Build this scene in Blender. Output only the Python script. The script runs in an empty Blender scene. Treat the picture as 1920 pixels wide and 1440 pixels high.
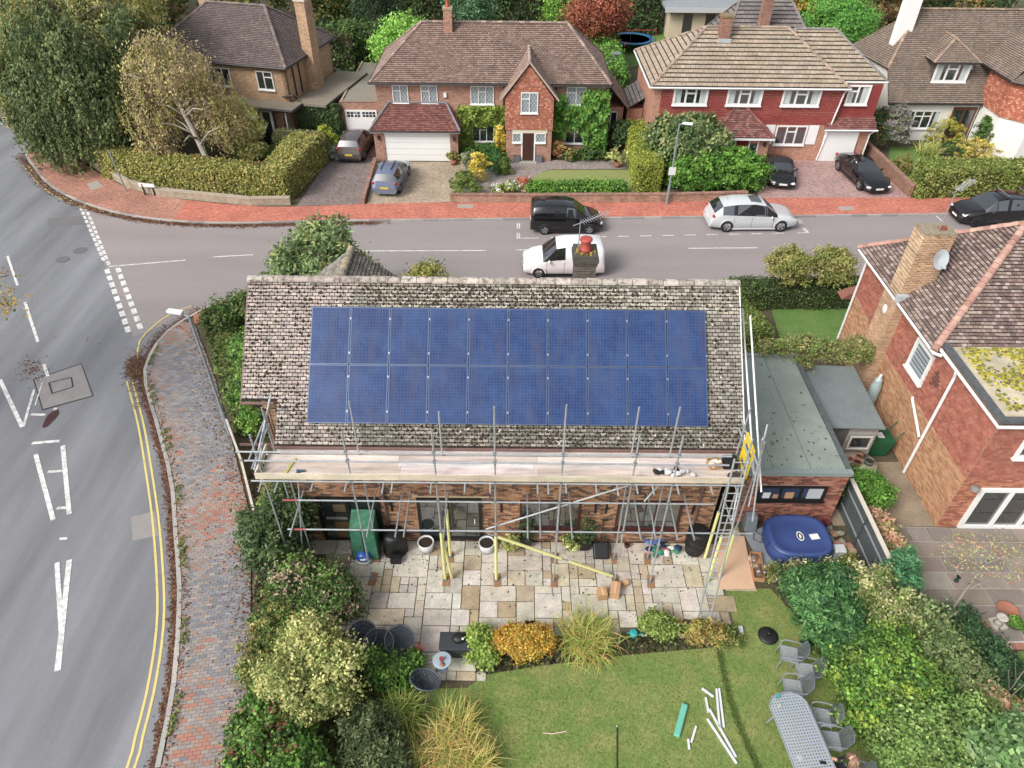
import bpy, math, random
import numpy as np
from mathutils import Matrix, Vector
random.seed(7); RNG = np.random.default_rng(7)
SC = bpy.context.scene
COL = SC.collection
rad = math.radians
# -- camera
CAM_H, PITCH, ROLL, FPX = 20.0, rad(40.5), rad(0.55), 1331.0
cam = bpy.data.cameras.new('camera'); cam_o = bpy.data.objects.new('camera', cam); COL.objects.link(cam_o)
cam.sensor_width = 36.0; cam.lens = FPX / 1920 * 36.0; cam.clip_start = 0.1; cam.clip_end = 1000
_up = Vector((0, math.sin(PITCH), math.cos(PITCH))); _r = Vector((1, 0, 0)); _f = Vector((0, math.cos(PITCH), -math.sin(PITCH)))
_r2 = _r * math.cos(ROLL) + _up * math.sin(ROLL); _u2 = -_r * math.sin(ROLL) + _up * math.cos(ROLL)
_m = Matrix((_r2, _u2, -_f)).transposed().to_4x4(); _m.translation = (0, 0, CAM_H)
cam_o.matrix_world = _m
SC.camera = cam_o
# -- light: bright overcast, sun veiled, behind the camera to the left
SUN_EL, SUN_AZ = rad(42), rad(232)      # azimuth clockwise from +Y
world = bpy.data.worlds.new('World'); SC.world = world; world.use_nodes = True
wn = world.node_tree.nodes; bg = wn['Background']
sky = wn.new('ShaderNodeTexSky'); sky.sky_type = 'NISHITA'; sky.sun_disc = False
sky.sun_elevation = SUN_EL; sky.sun_rotation = SUN_AZ; sky.air_density = 1.0; sky.dust_density = 4.0; sky.ozone_density = 0.6
hsv = wn.new('ShaderNodeHueSaturation'); hsv.inputs['Saturation'].default_value = 0.35
world.node_tree.links.new(sky.outputs[0], hsv.inputs['Color'])
world.node_tree.links.new(hsv.outputs[0], bg.inputs['Color']); bg.inputs['Strength'].default_value = 0.15
sl = bpy.data.lights.new('sun', 'SUN'); sl.energy = 1.5; sl.angle = rad(20); sl.color = (1, .96, .9)
so = bpy.data.objects.new('sun', sl); COL.objects.link(so)
so.location = (-10, -20, 40)
_sd = Vector((math.sin(SUN_AZ) * math.cos(SUN_EL), math.cos(SUN_AZ) * math.cos(SUN_EL), math.sin(SUN_EL)))
so.rotation_euler = _sd.to_track_quat('Z', 'Y').to_euler()
vs_ = SC.view_settings; vs_.view_transform = 'Standard'; vs_.look = 'None'; vs_.exposure = 0.68; vs_.gamma = 1
SC.cycles.max_bounces = 6; SC.cycles.transparent_max_bounces = 8
# -- survey helpers: sight lines of the drone meeting real planes
def ray(x, y):
    u = x - 960; v = y - 720
    a = u * math.cos(ROLL) + v * math.sin(ROLL); b = -u * math.sin(ROLL) + v * math.cos(ROLL)
    c, s = math.cos(PITCH), math.sin(PITCH)
    return (a, FPX * c - b * s, -FPX * s - b * c)
def G(x, y, z=0.0):
    d = ray(x, y); t = (z - CAM_H) / d[2]; return (d[0] * t, d[1] * t)
def G3(x, y, z=0.0):
    return G(x, y, z) + (z,)
def V(x, y, Y):
    d = ray(x, y); t = Y / d[1]; return (d[0] * t, CAM_H + d[2] * t)
# -- colours and materials
ALB = 0.78
def lin(v):
    v /= 255.0
    return v / 12.92 if v <= .04045 else ((v + .055) / 1.055) ** 2.4
def c(r, g, b, k=ALB):
    L = .3 * r + .59 * g + .11 * b; r, g, b = (.9 * v + .1 * L for v in (r, g, b))
    return (lin(r) * k, lin(g) * k, lin(b) * k, 1)
def jit(col, a=.12, h=.03):
    f = 1 + random.uniform(-a, a)
    return tuple(max(0, col[i] * f * (1 + random.uniform(-h, h))) for i in range(3)) + (1,)
MATS = {}
def M(name, col=None, rough=.8, n1=(0, 0), n2=(0, 0), bump=(0, 0), metal=0.0, coat=0.0, spec=.4, trans=0.0, tint=None, stretch=None, ramp=(.3, .7)):
    """Principled surface; col None -> per-piece colour attribute. n=(scale, amount) world-space variation, tint = colour the big noise leans to"""
    if name in MATS: return MATS[name]
    m = bpy.data.materials.new(name); m.use_nodes = True; MATS[name] = m
    nt = m.node_tree; N = nt.nodes; L = nt.links; b = N['Principled BSDF']
    b.inputs['Roughness'].default_value = rough; b.inputs['Metallic'].default_value = metal
    b.inputs['Coat Weight'].default_value = coat; b.inputs['Specular IOR Level'].default_value = spec
    if col is None:
        a = N.new('ShaderNodeAttribute'); a.attribute_name = 'Col'; cur = a.outputs['Color']
    else:
        r = N.new('ShaderNodeRGB'); r.outputs[0].default_value = col; cur = r.outputs[0]
    geo = N.new('ShaderNodeNewGeometry'); pos = geo.outputs['Position']
    if stretch:
        mp = N.new('ShaderNodeMapping'); mp.inputs['Scale'].default_value = stretch; L.new(pos, mp.inputs['Vector']); pos2 = mp.outputs[0]
    else: pos2 = pos
    for i, (s, amt) in enumerate((n1, n2)):
        if not amt: continue
        t = N.new('ShaderNodeTexNoise'); t.inputs['Scale'].default_value = s; t.inputs['Detail'].default_value = 5; t.inputs['Roughness'].default_value = .6
        L.new(pos2 if i == 0 else pos, t.inputs['Vector'])
        if tint is not None and i == 0:
            mr = N.new('ShaderNodeMapRange'); mr.inputs[1].default_value = ramp[0]; mr.inputs[2].default_value = ramp[1]; mr.inputs[3].default_value = 0; mr.inputs[4].default_value = amt
            L.new(t.outputs['Fac'], mr.inputs[0])
            mx = N.new('ShaderNodeMix'); mx.data_type = 'RGBA'
            L.new(mr.outputs[0], mx.inputs[0]); L.new(cur, mx.inputs[6]); mx.inputs[7].default_value = tint; cur = mx.outputs[2]
        else:
            mr = N.new('ShaderNodeMapRange'); mr.inputs[1].default_value = .25; mr.inputs[2].default_value = .75; mr.inputs[3].default_value = 1 - amt; mr.inputs[4].default_value = 1 + amt
            L.new(t.outputs['Fac'], mr.inputs[0])
            mx = N.new('ShaderNodeVectorMath'); mx.operation = 'SCALE'
            L.new(cur, mx.inputs[0]); L.new(mr.outputs[0], mx.inputs['Scale']); cur = mx.outputs[0]
    L.new(cur, b.inputs['Base Color'])
    if bump[1]:
        t = N.new('ShaderNodeTexNoise'); t.inputs['Scale'].default_value = bump[0]; t.inputs['Detail'].default_value = 4; L.new(pos, t.inputs['Vector'])
        bp = N.new('ShaderNodeBump'); bp.inputs['Strength'].default_value = bump[1]; bp.inputs['Distance'].default_value = .02
        L.new(t.outputs['Fac'], bp.inputs['Height']); L.new(bp.outputs[0], b.inputs['Normal'])
    if trans:
        tr = N.new('ShaderNodeBsdfTranslucent'); L.new(cur, tr.inputs['Color'])
        ms = N.new('ShaderNodeMixShader'); ms.inputs[0].default_value = trans
        L.new(b.outputs[0], ms.inputs[1]); L.new(tr.outputs[0], ms.inputs[2]); L.new(ms.outputs[0], N['Material Output'].inputs[0])
    return m
def brick_mat(name, cols, mortar, w=.225, h=.075, axis='x', msize=.01, rot=0.0, vary=.5, n=(1.2, .2)):
    """coursed brickwork for walls or paving too far off to pick bricks apart; axis x: wall along X, y: wall along Y, g: ground"""
    if name in MATS: return MATS[name]
    m = bpy.data.materials.new(name); m.use_nodes = True; MATS[name] = m
    nt = m.node_tree; N = nt.nodes; L = nt.links; b = N['Principled BSDF']; b.inputs['Roughness'].default_value = .9
    geo = N.new('ShaderNodeNewGeometry'); sp = N.new('ShaderNodeSeparateXYZ'); cb = N.new('ShaderNodeCombineXYZ')
    L.new(geo.outputs['Position'], sp.inputs[0])
    o = {'x': (0, 2), 'y': (1, 2), 'g': (0, 1)}[axis]
    L.new(sp.outputs[o[0]], cb.inputs[0]); L.new(sp.outputs[o[1]], cb.inputs[1])
    mp = N.new('ShaderNodeMapping'); mp.inputs['Rotation'].default_value = (0, 0, rot); L.new(cb.outputs[0], mp.inputs['Vector'])
    t = N.new('ShaderNodeTexBrick'); L.new(mp.outputs[0], t.inputs['Vector'])
    t.inputs['Scale'].default_value = 1; t.inputs['Brick Width'].default_value = w; t.inputs['Row Height'].default_value = h
    t.inputs['Mortar Size'].default_value = msize * 1.3; t.inputs['Color1'].default_value = cols[0]; t.inputs['Color2'].default_value = cols[1]; t.inputs['Mortar'].default_value = mortar
    t.inputs['Bias'].default_value = 0
    no = N.new('ShaderNodeTexNoise'); no.inputs['Scale'].default_value = n[0]; no.inputs['Detail'].default_value = 6; L.new(geo.outputs['Position'], no.inputs['Vector'])
    mr = N.new('ShaderNodeMapRange'); mr.inputs[1].default_value = .3; mr.inputs[2].default_value = .7; mr.inputs[3].default_value = 1 - n[1]; mr.inputs[4].default_value = 1 + n[1]
    L.new(no.outputs['Fac'], mr.inputs[0])
    mx = N.new('ShaderNodeVectorMath'); mx.operation = 'SCALE'; L.new(t.outputs['Color'], mx.inputs[0]); L.new(mr.outputs[0], mx.inputs['Scale'])
    mp2 = N.new('ShaderNodeMapping'); mp2.inputs['Scale'].default_value = (4.4, 4.4, 13) if axis != 'g' else (5, 5, 5); L.new(geo.outputs['Position'], mp2.inputs['Vector'])
    vo = N.new('ShaderNodeTexNoise'); vo.inputs['Scale'].default_value = 1; vo.inputs['Detail'].default_value = 2; L.new(mp2.outputs[0], vo.inputs['Vector'])
    m3 = N.new('ShaderNodeMapRange'); m3.inputs[1].default_value = .3; m3.inputs[2].default_value = .7; m3.inputs[3].default_value = .74; m3.inputs[4].default_value = 1.26; L.new(vo.outputs['Fac'], m3.inputs[0])
    mx3 = N.new('ShaderNodeVectorMath'); mx3.operation = 'SCALE'; L.new(mx.outputs[0], mx3.inputs[0]); L.new(m3.outputs[0], mx3.inputs['Scale'])
    L.new(mx3.outputs[0], b.inputs['Base Color'])
    bp = N.new('ShaderNodeBump'); bp.inputs['Strength'].default_value = .5; bp.inputs['Distance'].default_value = .01; bp.invert = True
    L.new(t.outputs['Fac'], bp.inputs['Height']); L.new(bp.outputs[0], b.inputs['Normal'])
    return m
# -- objects
def wloc(o):
    v = Vector((0, 0, 0))
    while o is not None: v += o.location; o = o.parent
    return v
def tag(o, label=None, cat=None, group=None, kind=None):
    for k, v in (('label', label), ('category', cat), ('group', group), ('kind', kind)):
        if v: o[k] = v
    return o
def T(name, label, cat, loc, group=None, rz=0.0):
    o = bpy.data.objects.new(name, None); COL.objects.link(o); o.location = loc; o.rotation_euler = (0, 0, rz); o.empty_display_size = .2
    return tag(o, label, cat, group)
def copy_tree(o, parent=None):
    k = o.copy(); COL.objects.link(k); k.parent = parent
    for ch in o.children: copy_tree(ch, k)
    return k
def ortho(n):
    n = Vector(n).normalized(); a = Vector((0, 0, 1)) if abs(n.z) < .9 else Vector((1, 0, 0))
    u = a.cross(n).normalized(); return u, n.cross(u)
class MB:
    def __init__(s): s.v = []; s.f = []; s.c = []; s.col = (1, 1, 1, 1)
    def poly(s, pts, col=None):
        i = len(s.v); s.v += [tuple(p) for p in pts]; s.f.append(tuple(range(i, i + len(pts)))); s.c.append(col or s.col); return s
    def hexa(s, p, col=None, skip=()):
        i = len(s.v); s.v += [tuple(q) for q in p]
        for k, f in enumerate(((0, 3, 2, 1), (4, 5, 6, 7), (0, 1, 5, 4), (1, 2, 6, 5), (2, 3, 7, 6), (3, 0, 4, 7))):
            if k in skip: continue
            s.f.append(tuple(i + q for q in f)); s.c.append(col or s.col)
        return s
    def bx(s, x0, x1, y0, y1, z0, z1, col=None, skip=()):
        return s.hexa([(x0, y0, z0), (x1, y0, z0), (x1, y1, z0), (x0, y1, z0), (x0, y0, z1), (x1, y0, z1), (x1, y1, z1), (x0, y1, z1)], col, skip)
    def box(s, ctr, size, rz=0.0, col=None, rx=0.0, ry=0.0):
        R = Matrix.Rotation(rz, 3, 'Z') @ Matrix.Rotation(ry, 3, 'Y') @ Matrix.Rotation(rx, 3, 'X'); q = []
        for z in (-.5, .5):
            for x, y in ((-.5, -.5), (.5, -.5), (.5, .5), (-.5, .5)):
                q.append(Vector(ctr) + R @ Vector((x * size[0], y * size[1], z * size[2])))
        return s.hexa(q, col)
    def obox(s, O, U, Vv, N, u0, u1, v0, v1, n0, n1, col=None, skip=()):
        P = lambda a, b, d: Vector(O) + Vector(U) * a + Vector(Vv) * b + Vector(N) * d
        return s.hexa([P(u0, v0, n0), P(u1, v0, n0), P(u1, v1, n0), P(u0, v1, n0), P(u0, v0, n1), P(u1, v0, n1), P(u1, v1, n1), P(u0, v1, n1)], col, skip)
    def prism(s, pts, z0, z1, col=None, bottom=False):
        n = len(pts); i = len(s.v); cl = col or s.col
        s.v += [(p[0], p[1], z0) for p in pts] + [(p[0], p[1], z1) for p in pts]
        s.f.append(tuple(range(i + n, i + 2 * n))); s.c.append(cl)
        if bottom: s.f.append(tuple(range(i + n - 1, i - 1, -1))); s.c.append(cl)
        for k in range(n):
            j = (k + 1) % n; s.f.append((i + k, i + j, i + n + j, i + n + k)); s.c.append(cl)
        return s
    def tube(s, p, q, r, r1=None, n=8, col=None, caps=True):
        p = Vector(p); q = Vector(q); d = q - p
        if d.length < 1e-6: return s
        u, w = ortho(d); r1 = r if r1 is None else r1; i = len(s.v); cl = col or s.col
        for c_, rr in ((p, r), (q, r1)):
            for k in range(n):
                a = 2 * math.pi * k / n; s.v.append(tuple(c_ + (u * math.cos(a) + w * math.sin(a)) * rr))
        for k in range(n):
            j = (k + 1) % n; s.f.append((i + k, i + j, i + n + j, i + n + k)); s.c.append(cl)
        if caps:
            s.f.append(tuple(range(i + n - 1, i - 1, -1))); s.c.append(cl); s.f.append(tuple(range(i + n, i + 2 * n))); s.c.append(cl)
        return s
    def path(s, pts, r, r1=None, n=6, col=None):
        r1 = r if r1 is None else r1; m = len(pts); pts = [Vector(p) for p in pts]; i = len(s.v); cl = col or s.col
        for a, p in enumerate(pts):
            d = (pts[min(a + 1, m - 1)] - pts[max(a - 1, 0)]); u, w = ortho(d); rr = r + (r1 - r) * a / max(1, m - 1)
            if a: # keep frames aligned
                u = (pu - d.normalized() * pu.dot(d.normalized())).normalized(); w = d.normalized().cross(u)
            pu = u
            for k in range(n):
                g = 2 * math.pi * k / n; s.v.append(tuple(p + (u * math.cos(g) + w * math.sin(g)) * rr))
        for a in range(m - 1):
            for k in range(n):
                j = (k + 1) % n; s.f.append((i + a * n + k, i + a * n + j, i + (a + 1) * n + j, i + (a + 1) * n + k)); s.c.append(cl)
        s.f.append(tuple(range(i + n - 1, i - 1, -1))); s.c.append(cl); s.f.append(tuple(range(i + (m - 1) * n, i + m * n))); s.c.append(cl)
        return s
    def lathe(s, prof, ctr=(0, 0, 0), n=16, col=None, sx=1.0, sy=1.0, rz=0.0):
        i = len(s.v); cl = col or s.col; m = len(prof)
        for r, z in prof:
            for k in range(n):
                a = 2 * math.pi * k / n; x = r * math.cos(a) * sx; y = r * math.sin(a) * sy
                s.v.append((ctr[0] + x * math.cos(rz) - y * math.sin(rz), ctr[1] + x * math.sin(rz) + y * math.cos(rz), ctr[2] + z))
        for a in range(m - 1):
            for k in range(n):
                j = (k + 1) % n; s.f.append((i + a * n + k, i + a * n + j, i + (a + 1) * n + j, i + (a + 1) * n + k)); s.c.append(cl)
        if prof[0][0] > 1e-4: s.f.append(tuple(range(i + n - 1, i - 1, -1))); s.c.append(cl)
        if prof[-1][0] > 1e-4: s.f.append(tuple(range(i + (m - 1) * n, i + m * n))); s.c.append(cl)
        return s
    def ball(s, ctr, r, n=12, m=8, col=None, rough=0.0):
        rx, ry, rz = r if isinstance(r, (tuple, list)) else (r, r, r)
        prof = [(max(1e-5, math.sin(math.pi * a / m)), -math.cos(math.pi * a / m)) for a in range(m + 1)]; i = len(s.v)
        s.lathe([(p[0], p[1] * rz) for p in prof], ctr, n, col, rx, ry)
        if rough:
            for k in range(i, len(s.v)):
                f = 1 + random.uniform(-rough, rough); p = s.v[k]; s.v[k] = tuple(ctr[q] + (p[q] - ctr[q]) * f for q in range(3))
        return s
    def build(s, name, mat, parent=None, smooth=False, local=False, origin=None, bevel=0.0):
        off = Vector((0, 0, 0)); vv = np.array(s.v, dtype=np.float32).reshape(-1, 3)
        if not local:
            if parent is not None: off = wloc(parent)
            elif origin is not None: off = Vector(origin)
            else: off = Vector(((vv[:, 0].min() + vv[:, 0].max()) / 2, (vv[:, 1].min() + vv[:, 1].max()) / 2, vv[:, 2].min()))
        me = bpy.data.meshes.new(name); me.from_pydata((vv - np.array(off)).tolist(), [], s.f)
        at = me.attributes.new('Col', 'FLOAT_COLOR', 'FACE'); at.data.foreach_set('color', np.array(s.c, dtype=np.float32).ravel())
        if smooth: me.polygons.foreach_set('use_smooth', [True] * len(me.polygons))
        if mat is not None: me.materials.append(mat)
        o = bpy.data.objects.new(name, me); COL.objects.link(o)
        if parent is not None: o.parent = parent
        else: o.location = off
        if bevel:
            b = o.modifiers.new('bevel', 'BEVEL'); b.width = bevel; b.segments = 2; b.limit_method = 'ANGLE'
        return o
def fast(name, verts, cols, mat, parent=None, nper=4):
    """verts (n*nper,3) world, one face per nper verts, cols (n,4)"""
    n = len(verts) // nper
    off = np.array(wloc(parent)) if parent is not None else np.array([(verts[:, 0].min() + verts[:, 0].max()) / 2, (verts[:, 1].min() + verts[:, 1].max()) / 2, verts[:, 2].min()])
    me = bpy.data.meshes.new(name); me.vertices.add(n * nper); me.vertices.foreach_set('co', (verts - off).astype(np.float32).ravel())
    me.loops.add(n * nper); me.loops.foreach_set('vertex_index', np.arange(n * nper, dtype=np.int32))
    me.polygons.add(n); me.polygons.foreach_set('loop_start', np.arange(0, n * nper, nper, dtype=np.int32))
    at = me.attributes.new('Col', 'FLOAT_COLOR', 'FACE'); at.data.foreach_set('color', cols.astype(np.float32).ravel())
    me.update(calc_edges=True); me.materials.append(mat)
    o = bpy.data.objects.new(name, me); COL.objects.link(o)
    if parent is not None: o.parent = parent
    else: o.location = Vector(off)
    return o
def struct(o): o['kind'] = 'structure'; return o
def stuff(o): o['kind'] = 'stuff'; return o
def sheet(name, pts, z, mat, parent=None):
    mb = MB(); mb.poly([(p[0], p[1], z) for p in pts])
    o = mb.build(name, mat, parent)
    return o if parent is not None else struct(o)
# -- fields of bricks / tiles on a plane
CAMP = Vector((0, 0, CAM_H))
def spans(poly, v):
    xs = []
    n = len(poly)
    for i in range(n):
        (a, b), (d, e) = poly[i], poly[(i + 1) % n]
        if (b <= v < e) or (e <= v < b): xs.append(a + (v - b) / (e - b) * (d - a))
    xs.sort(); return [(xs[i], xs[i + 1]) for i in range(0, len(xs) - 1, 2)]
def field(parent, piece, O, U, Vv, poly, w, h, pal, mat, t=.02, kind='tile', holes=(), indiv=0, gap=.02, jitter=.3, bond=.5, rest_name=None, vis=None, pick=None):
    """running-bond pieces over poly (u,v). kind tile: lower edge raised; brick: flat. The `indiv` nearest become objects, the rest one mesh"""
    O = Vector(O); U = Vector(U).normalized(); Vv = Vector(Vv).normalized(); N = U.cross(Vv)
    v0 = min(p[1] for p in poly); v1 = max(p[1] for p in poly); rows = int(math.ceil((v1 - v0) / h - 1e-6)); out = []
    for r in range(rows):
        a = v0 + r * h; b = min(a + h, v1); mid = (a + b) / 2
        if b - a < h * .2: continue
        iv = spans(poly, mid)
        for (hu0, hu1, hv0, hv1) in holes:
            if hv0 < mid < hv1:
                nv = []
                for (p, q) in iv:
                    if hu1 <= p or hu0 >= q: nv.append((p, q)); continue
                    if hu0 > p: nv.append((p, hu0))
                    if hu1 < q: nv.append((hu1, q))
                iv = nv
        off = (r % 2) * w * bond
        for (p, q) in iv:
            k = math.floor((p - off) / w)
            while True:
                s0 = max(p, off + k * w); s1 = min(q, off + (k + 1) * w); k += 1
                if s0 >= q - 1e-6: break
                if s1 - s0 < .2 * w: continue
                out.append((s0 + gap / 2, s1 - gap / 2, a + (gap / 2 if kind == 'brick' else 0), b - (gap / 2 if kind == 'brick' else 0)))
    def shape(u0, u1, a, b, lift):
        if kind == 'tile':
            lo, hi = t * (1 + lift), t * .25
            a = a + (b - a) * .22
            return [(u0, a, 0), (u1, a, 0), (u1, b, 0), (u0, b, 0), (u0, a, lo), (u1, a, lo), (u1, b, hi), (u0, b, hi)]
        hh = t * (1 + lift * .6)
        return [(u0, a, 0), (u1, a, 0), (u1, b, 0), (u0, b, 0), (u0, a, hh), (u1, a, hh), (u1, b, hh), (u0, b, hh)]
    P = lambda q: O + U * q[0] + Vv * q[1] + N * q[2]
    pickc = pick or (lambda p: random.choice(pal))
    chosen = set()
    if indiv:
        cand = [(i, (P(((o[0] + o[1]) / 2, (o[2] + o[3]) / 2, 0)) - CAMP).length) for i, o in enumerate(out) if vis is None or vis(P(((o[0] + o[1]) / 2, (o[2] + o[3]) / 2, 0)))]
        cand.sort(key=lambda q: q[1]); chosen = set(i for i, _ in cand[:indiv])
    mb = MB(); variants = []; wl = wloc(parent) if parent is not None else Vector()
    if chosen:
        for k in range(2 * len(pal)):
            u = MB(); u.hexa(shape(0, 1, 0, 1, random.uniform(-jitter, jitter)), jit(pal[k % len(pal)], .05), skip=(0,)); 
            me = bpy.data.meshes.new(piece); me.from_pydata(u.v, [], u.f)
            at = me.attributes.new('Col', 'FLOAT_COLOR', 'FACE'); at.data.foreach_set('color', np.array(u.c, dtype=np.float32).ravel()); me.materials.append(mat)
            variants.append(me)
    sk = (0, 4) if kind == 'tile' else (0,)
    for i, o in enumerate(out):
        if i in chosen:
            pc = pickc(P(((o[0] + o[1]) / 2, (o[2] + o[3]) / 2, 0))); vi = pal.index(pc) if pc in pal else random.randrange(len(pal))
            ob = bpy.data.objects.new(piece, variants[vi + random.choice((0, len(pal)))]); COL.objects.link(ob); ob.parent = parent
            m = Matrix((U * (o[1] - o[0]), Vv * (o[3] - o[2]), N)).transposed().to_4x4(); m.translation = P((o[0], o[2], 0)) - wl
            ob.matrix_local = m
        else:
            p0 = P(((o[0] + o[1]) / 2, (o[2] + o[3]) / 2, 0))
            cc = jit(pickc(p0), .05 if kind == 'tile' else .09)
            mb.hexa([P(q) for q in shape(o[0], o[1], o[2], o[3], random.uniform(-jitter, jitter))], cc, skip=sk)
    r = None
    if mb.f:
        r = mb.build(rest_name or (piece + '_courses'), mat, parent); stuff(r)
    return r
def roof_slope(parent, name, p0, p1, p2, p3, pal, mat, base_mat, w=.165, h=.105, t=.02, indiv=0, holes=(), piece='roof_tile', pick=None, jitter=.4, poly=None, vis=None):
    """p0-p1 eave left to right seen from outside, p2-p3 ridge right to left; returns the slope slab part with its tiles under it"""
    p0, p1, p2, p3 = map(Vector, (p0, p1, p2, p3)); U = (p1 - p0).normalized(); n = (p1 - p0).cross(p3 - p0 if (p3 - p0).length > .01 else p2 - p0).normalized(); Vv = n.cross(U)
    f = lambda p: ((p - p0).dot(U), (p - p0).dot(Vv))
    pl = poly or [f(p0), f(p1), f(p2)] + ([f(p3)] if (p3 - p2).length > .02 else [])
    mb = MB(); P = lambda q, d: p0 + U * q[0] + Vv * q[1] + n * d
    mb.v = [tuple(P(q, -.06)) for q in pl] + [tuple(P(q, 0)) for q in pl]; k = len(pl)
    mb.f = [tuple(range(k - 1, -1, -1)), tuple(range(k, 2 * k))] + [(i, (i + 1) % k, k + (i + 1) % k, k + i) for i in range(k)]; mb.c = [(1, 1, 1, 1)] * len(mb.f)
    s = mb.build(name, base_mat, parent)
    field(s, piece, p0, U, Vv, pl, w, h, pal, mat, t=t, indiv=indiv, holes=holes, pick=pick, jitter=jitter, vis=vis)
    return s
def ridge_tiles(parent, a, b, mat, cols, r=.12, L=.32, name='ridge_tile', indiv=True):
    """half-round tiles laid end to end from a to b"""
    a = Vector(a); b = Vector(b); d = (b - a); n = max(1, int(round(d.length / L))); d = d / n
    u = d.normalized().cross(Vector((0, 0, 1))).normalized(); w = u.cross(d.normalized())
    allm = MB()
    for i in range(n):
        mb = MB() if indiv else allm; p = a + d * i + d * .02; q = a + d * (i + .985) ; cc = jit(random.choice(cols), .12); k = len(mb.v); m = 6
        rr = r * random.uniform(.95, 1.06); dz = random.uniform(-.008, .008)
        for e, fr in ((p, 1.06), (q, .96)):
            for g in range(m + 1):
                an = math.pi * g / m; mb.v.append(tuple(e + u * math.cos(an) * rr * fr + w * (math.sin(an) * rr * fr * .8 - .02 + dz)))
        for g in range(m): mb.f.append((k + g, k + m + 1 + g, k + m + 2 + g, k + g + 1)); mb.c.append(cc)
        mb.f.append(tuple(range(k, k + m + 1))); mb.c.append(cc); mb.f.append(tuple(range(k + 2 * m + 1, k + m, -1))); mb.c.append(cc)
        if indiv: mb.build(name, mat, parent)
    if not indiv: return allm.build(name + '_run', mat, parent)
# -- foliage
LEAF = M('leaf', None, rough=.6, trans=.3, spec=.25)
def leaf_quads(P, Nn, size, aspect=1.6, jitter=.35, droop=None):
    """numpy leaf diamonds: P centres, Nn normals, size array"""
    n = len(P); r = RNG.normal(size=(n, 3))
    if droop is not None: r = r * .4 + droop
    a = r - (r * Nn).sum(1)[:, None] * Nn; a /= np.linalg.norm(a, axis=1)[:, None] + 1e-9
    b = np.cross(Nn, a); s = size[:, None]
    a = a * s * .5 * aspect; b = b * s * .5
    k = Nn * s * .12
    return np.stack([P - a, P + b + k, P + a, P - b + k], 1).reshape(-1, 3)
def pal_cols(pal, n, k=None, var=.22):
    idx = RNG.integers(0, len(pal), n) if k is None else k
    base = np.array([q[:3] for q in pal])[idx]
    f = RNG.uniform(1 - var, 1 + var, (n, 1)) * RNG.uniform(.94, 1.06, (n, 3))
    return np.concatenate([np.clip(base * f, 0, 1), np.ones((n, 1))], 1)
def unit(n):
    d = RNG.normal(size=(n, 3)); return d / np.linalg.norm(d, axis=1)[:, None]
def crown(name, lobes, n, size, pal, parent=None, clump=.28, per=45, low=-.5, inner=.3, aspect=1.6, droop=None, thin=0.0, up=.35, mat=None):
    size *= .76; n = int(n * 1.3); clump = clump * .82
    lb = np.array(lobes, float); C_ = lb[:, :3]; Rr = lb[:, 3:6]
    wgt = (Rr[:, 0] * Rr[:, 1] + Rr[:, 0] * Rr[:, 2] + Rr[:, 1] * Rr[:, 2]); wgt /= wgt.sum()
    nc = max(4, int(n / per)); cs = []; ds = []
    while len(cs) < nc:
        m = nc * 2; li = RNG.choice(len(lb), m, p=wgt); d = unit(m); f = np.where(RNG.random(m) < inner, RNG.uniform(.4, .8, m), RNG.uniform(.78, 1.06, m) + (RNG.random(m) < .12) * RNG.uniform(.05, .22, m))
        f = f * (1 + .17 * np.sin(d[:, 0] * 5.3 + li * 1.7) * np.sin(d[:, 1] * 4.9 + li) + .08 * np.sin(d[:, 2] * 9 + d[:, 0] * 7))
        p = C_[li] + d * Rr[li] * f[:, None]; ok = d[:, 2] > low
        dist = (((p[:, None, :] - C_[None]) / Rr[None]) ** 2).sum(2) ** .5
        dist[np.arange(m), li] = 9; ok &= dist.min(1) > .72
        for q in np.nonzero(ok)[0]:
            cs.append(p[q]); ds.append(d[q])
    cs = np.array(cs[:nc]); ds = np.array(ds[:nc]); k = RNG.integers(0, nc, n)
    sp = clump * RNG.uniform(.45, 1.25, (nc, 1))
    P = cs[k] + RNG.normal(size=(n, 3)) * sp[k] * (1, 1, .7)
    Nn = ds[k] * .55 + unit(n) * .75 + np.array([0, 0, up]); Nn /= np.linalg.norm(Nn, axis=1)[:, None]
    sz = size * RNG.uniform(.6, 1.35, n)
    ci = RNG.integers(0, len(pal), nc)[k]; sw = RNG.random(n) < .3; ci[sw] = RNG.integers(0, len(pal), sw.sum())
    cl = pal_cols(pal, n, ci); cl[:, :3] *= RNG.uniform(.72, 1.25, (nc, 1))[k]
    if droop is not None:
        P[:, 2] -= RNG.random(n) ** 2 * droop
    keep = P[:, 2] > .03
    P, Nn, sz, cl = P[keep], Nn[keep], sz[keep], cl[keep]
    return fast(name, leaf_quads(P, Nn, sz, aspect, droop=None if droop is None else np.array([0, 0, -1.0])), cl, mat or LEAF, parent)
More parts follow.
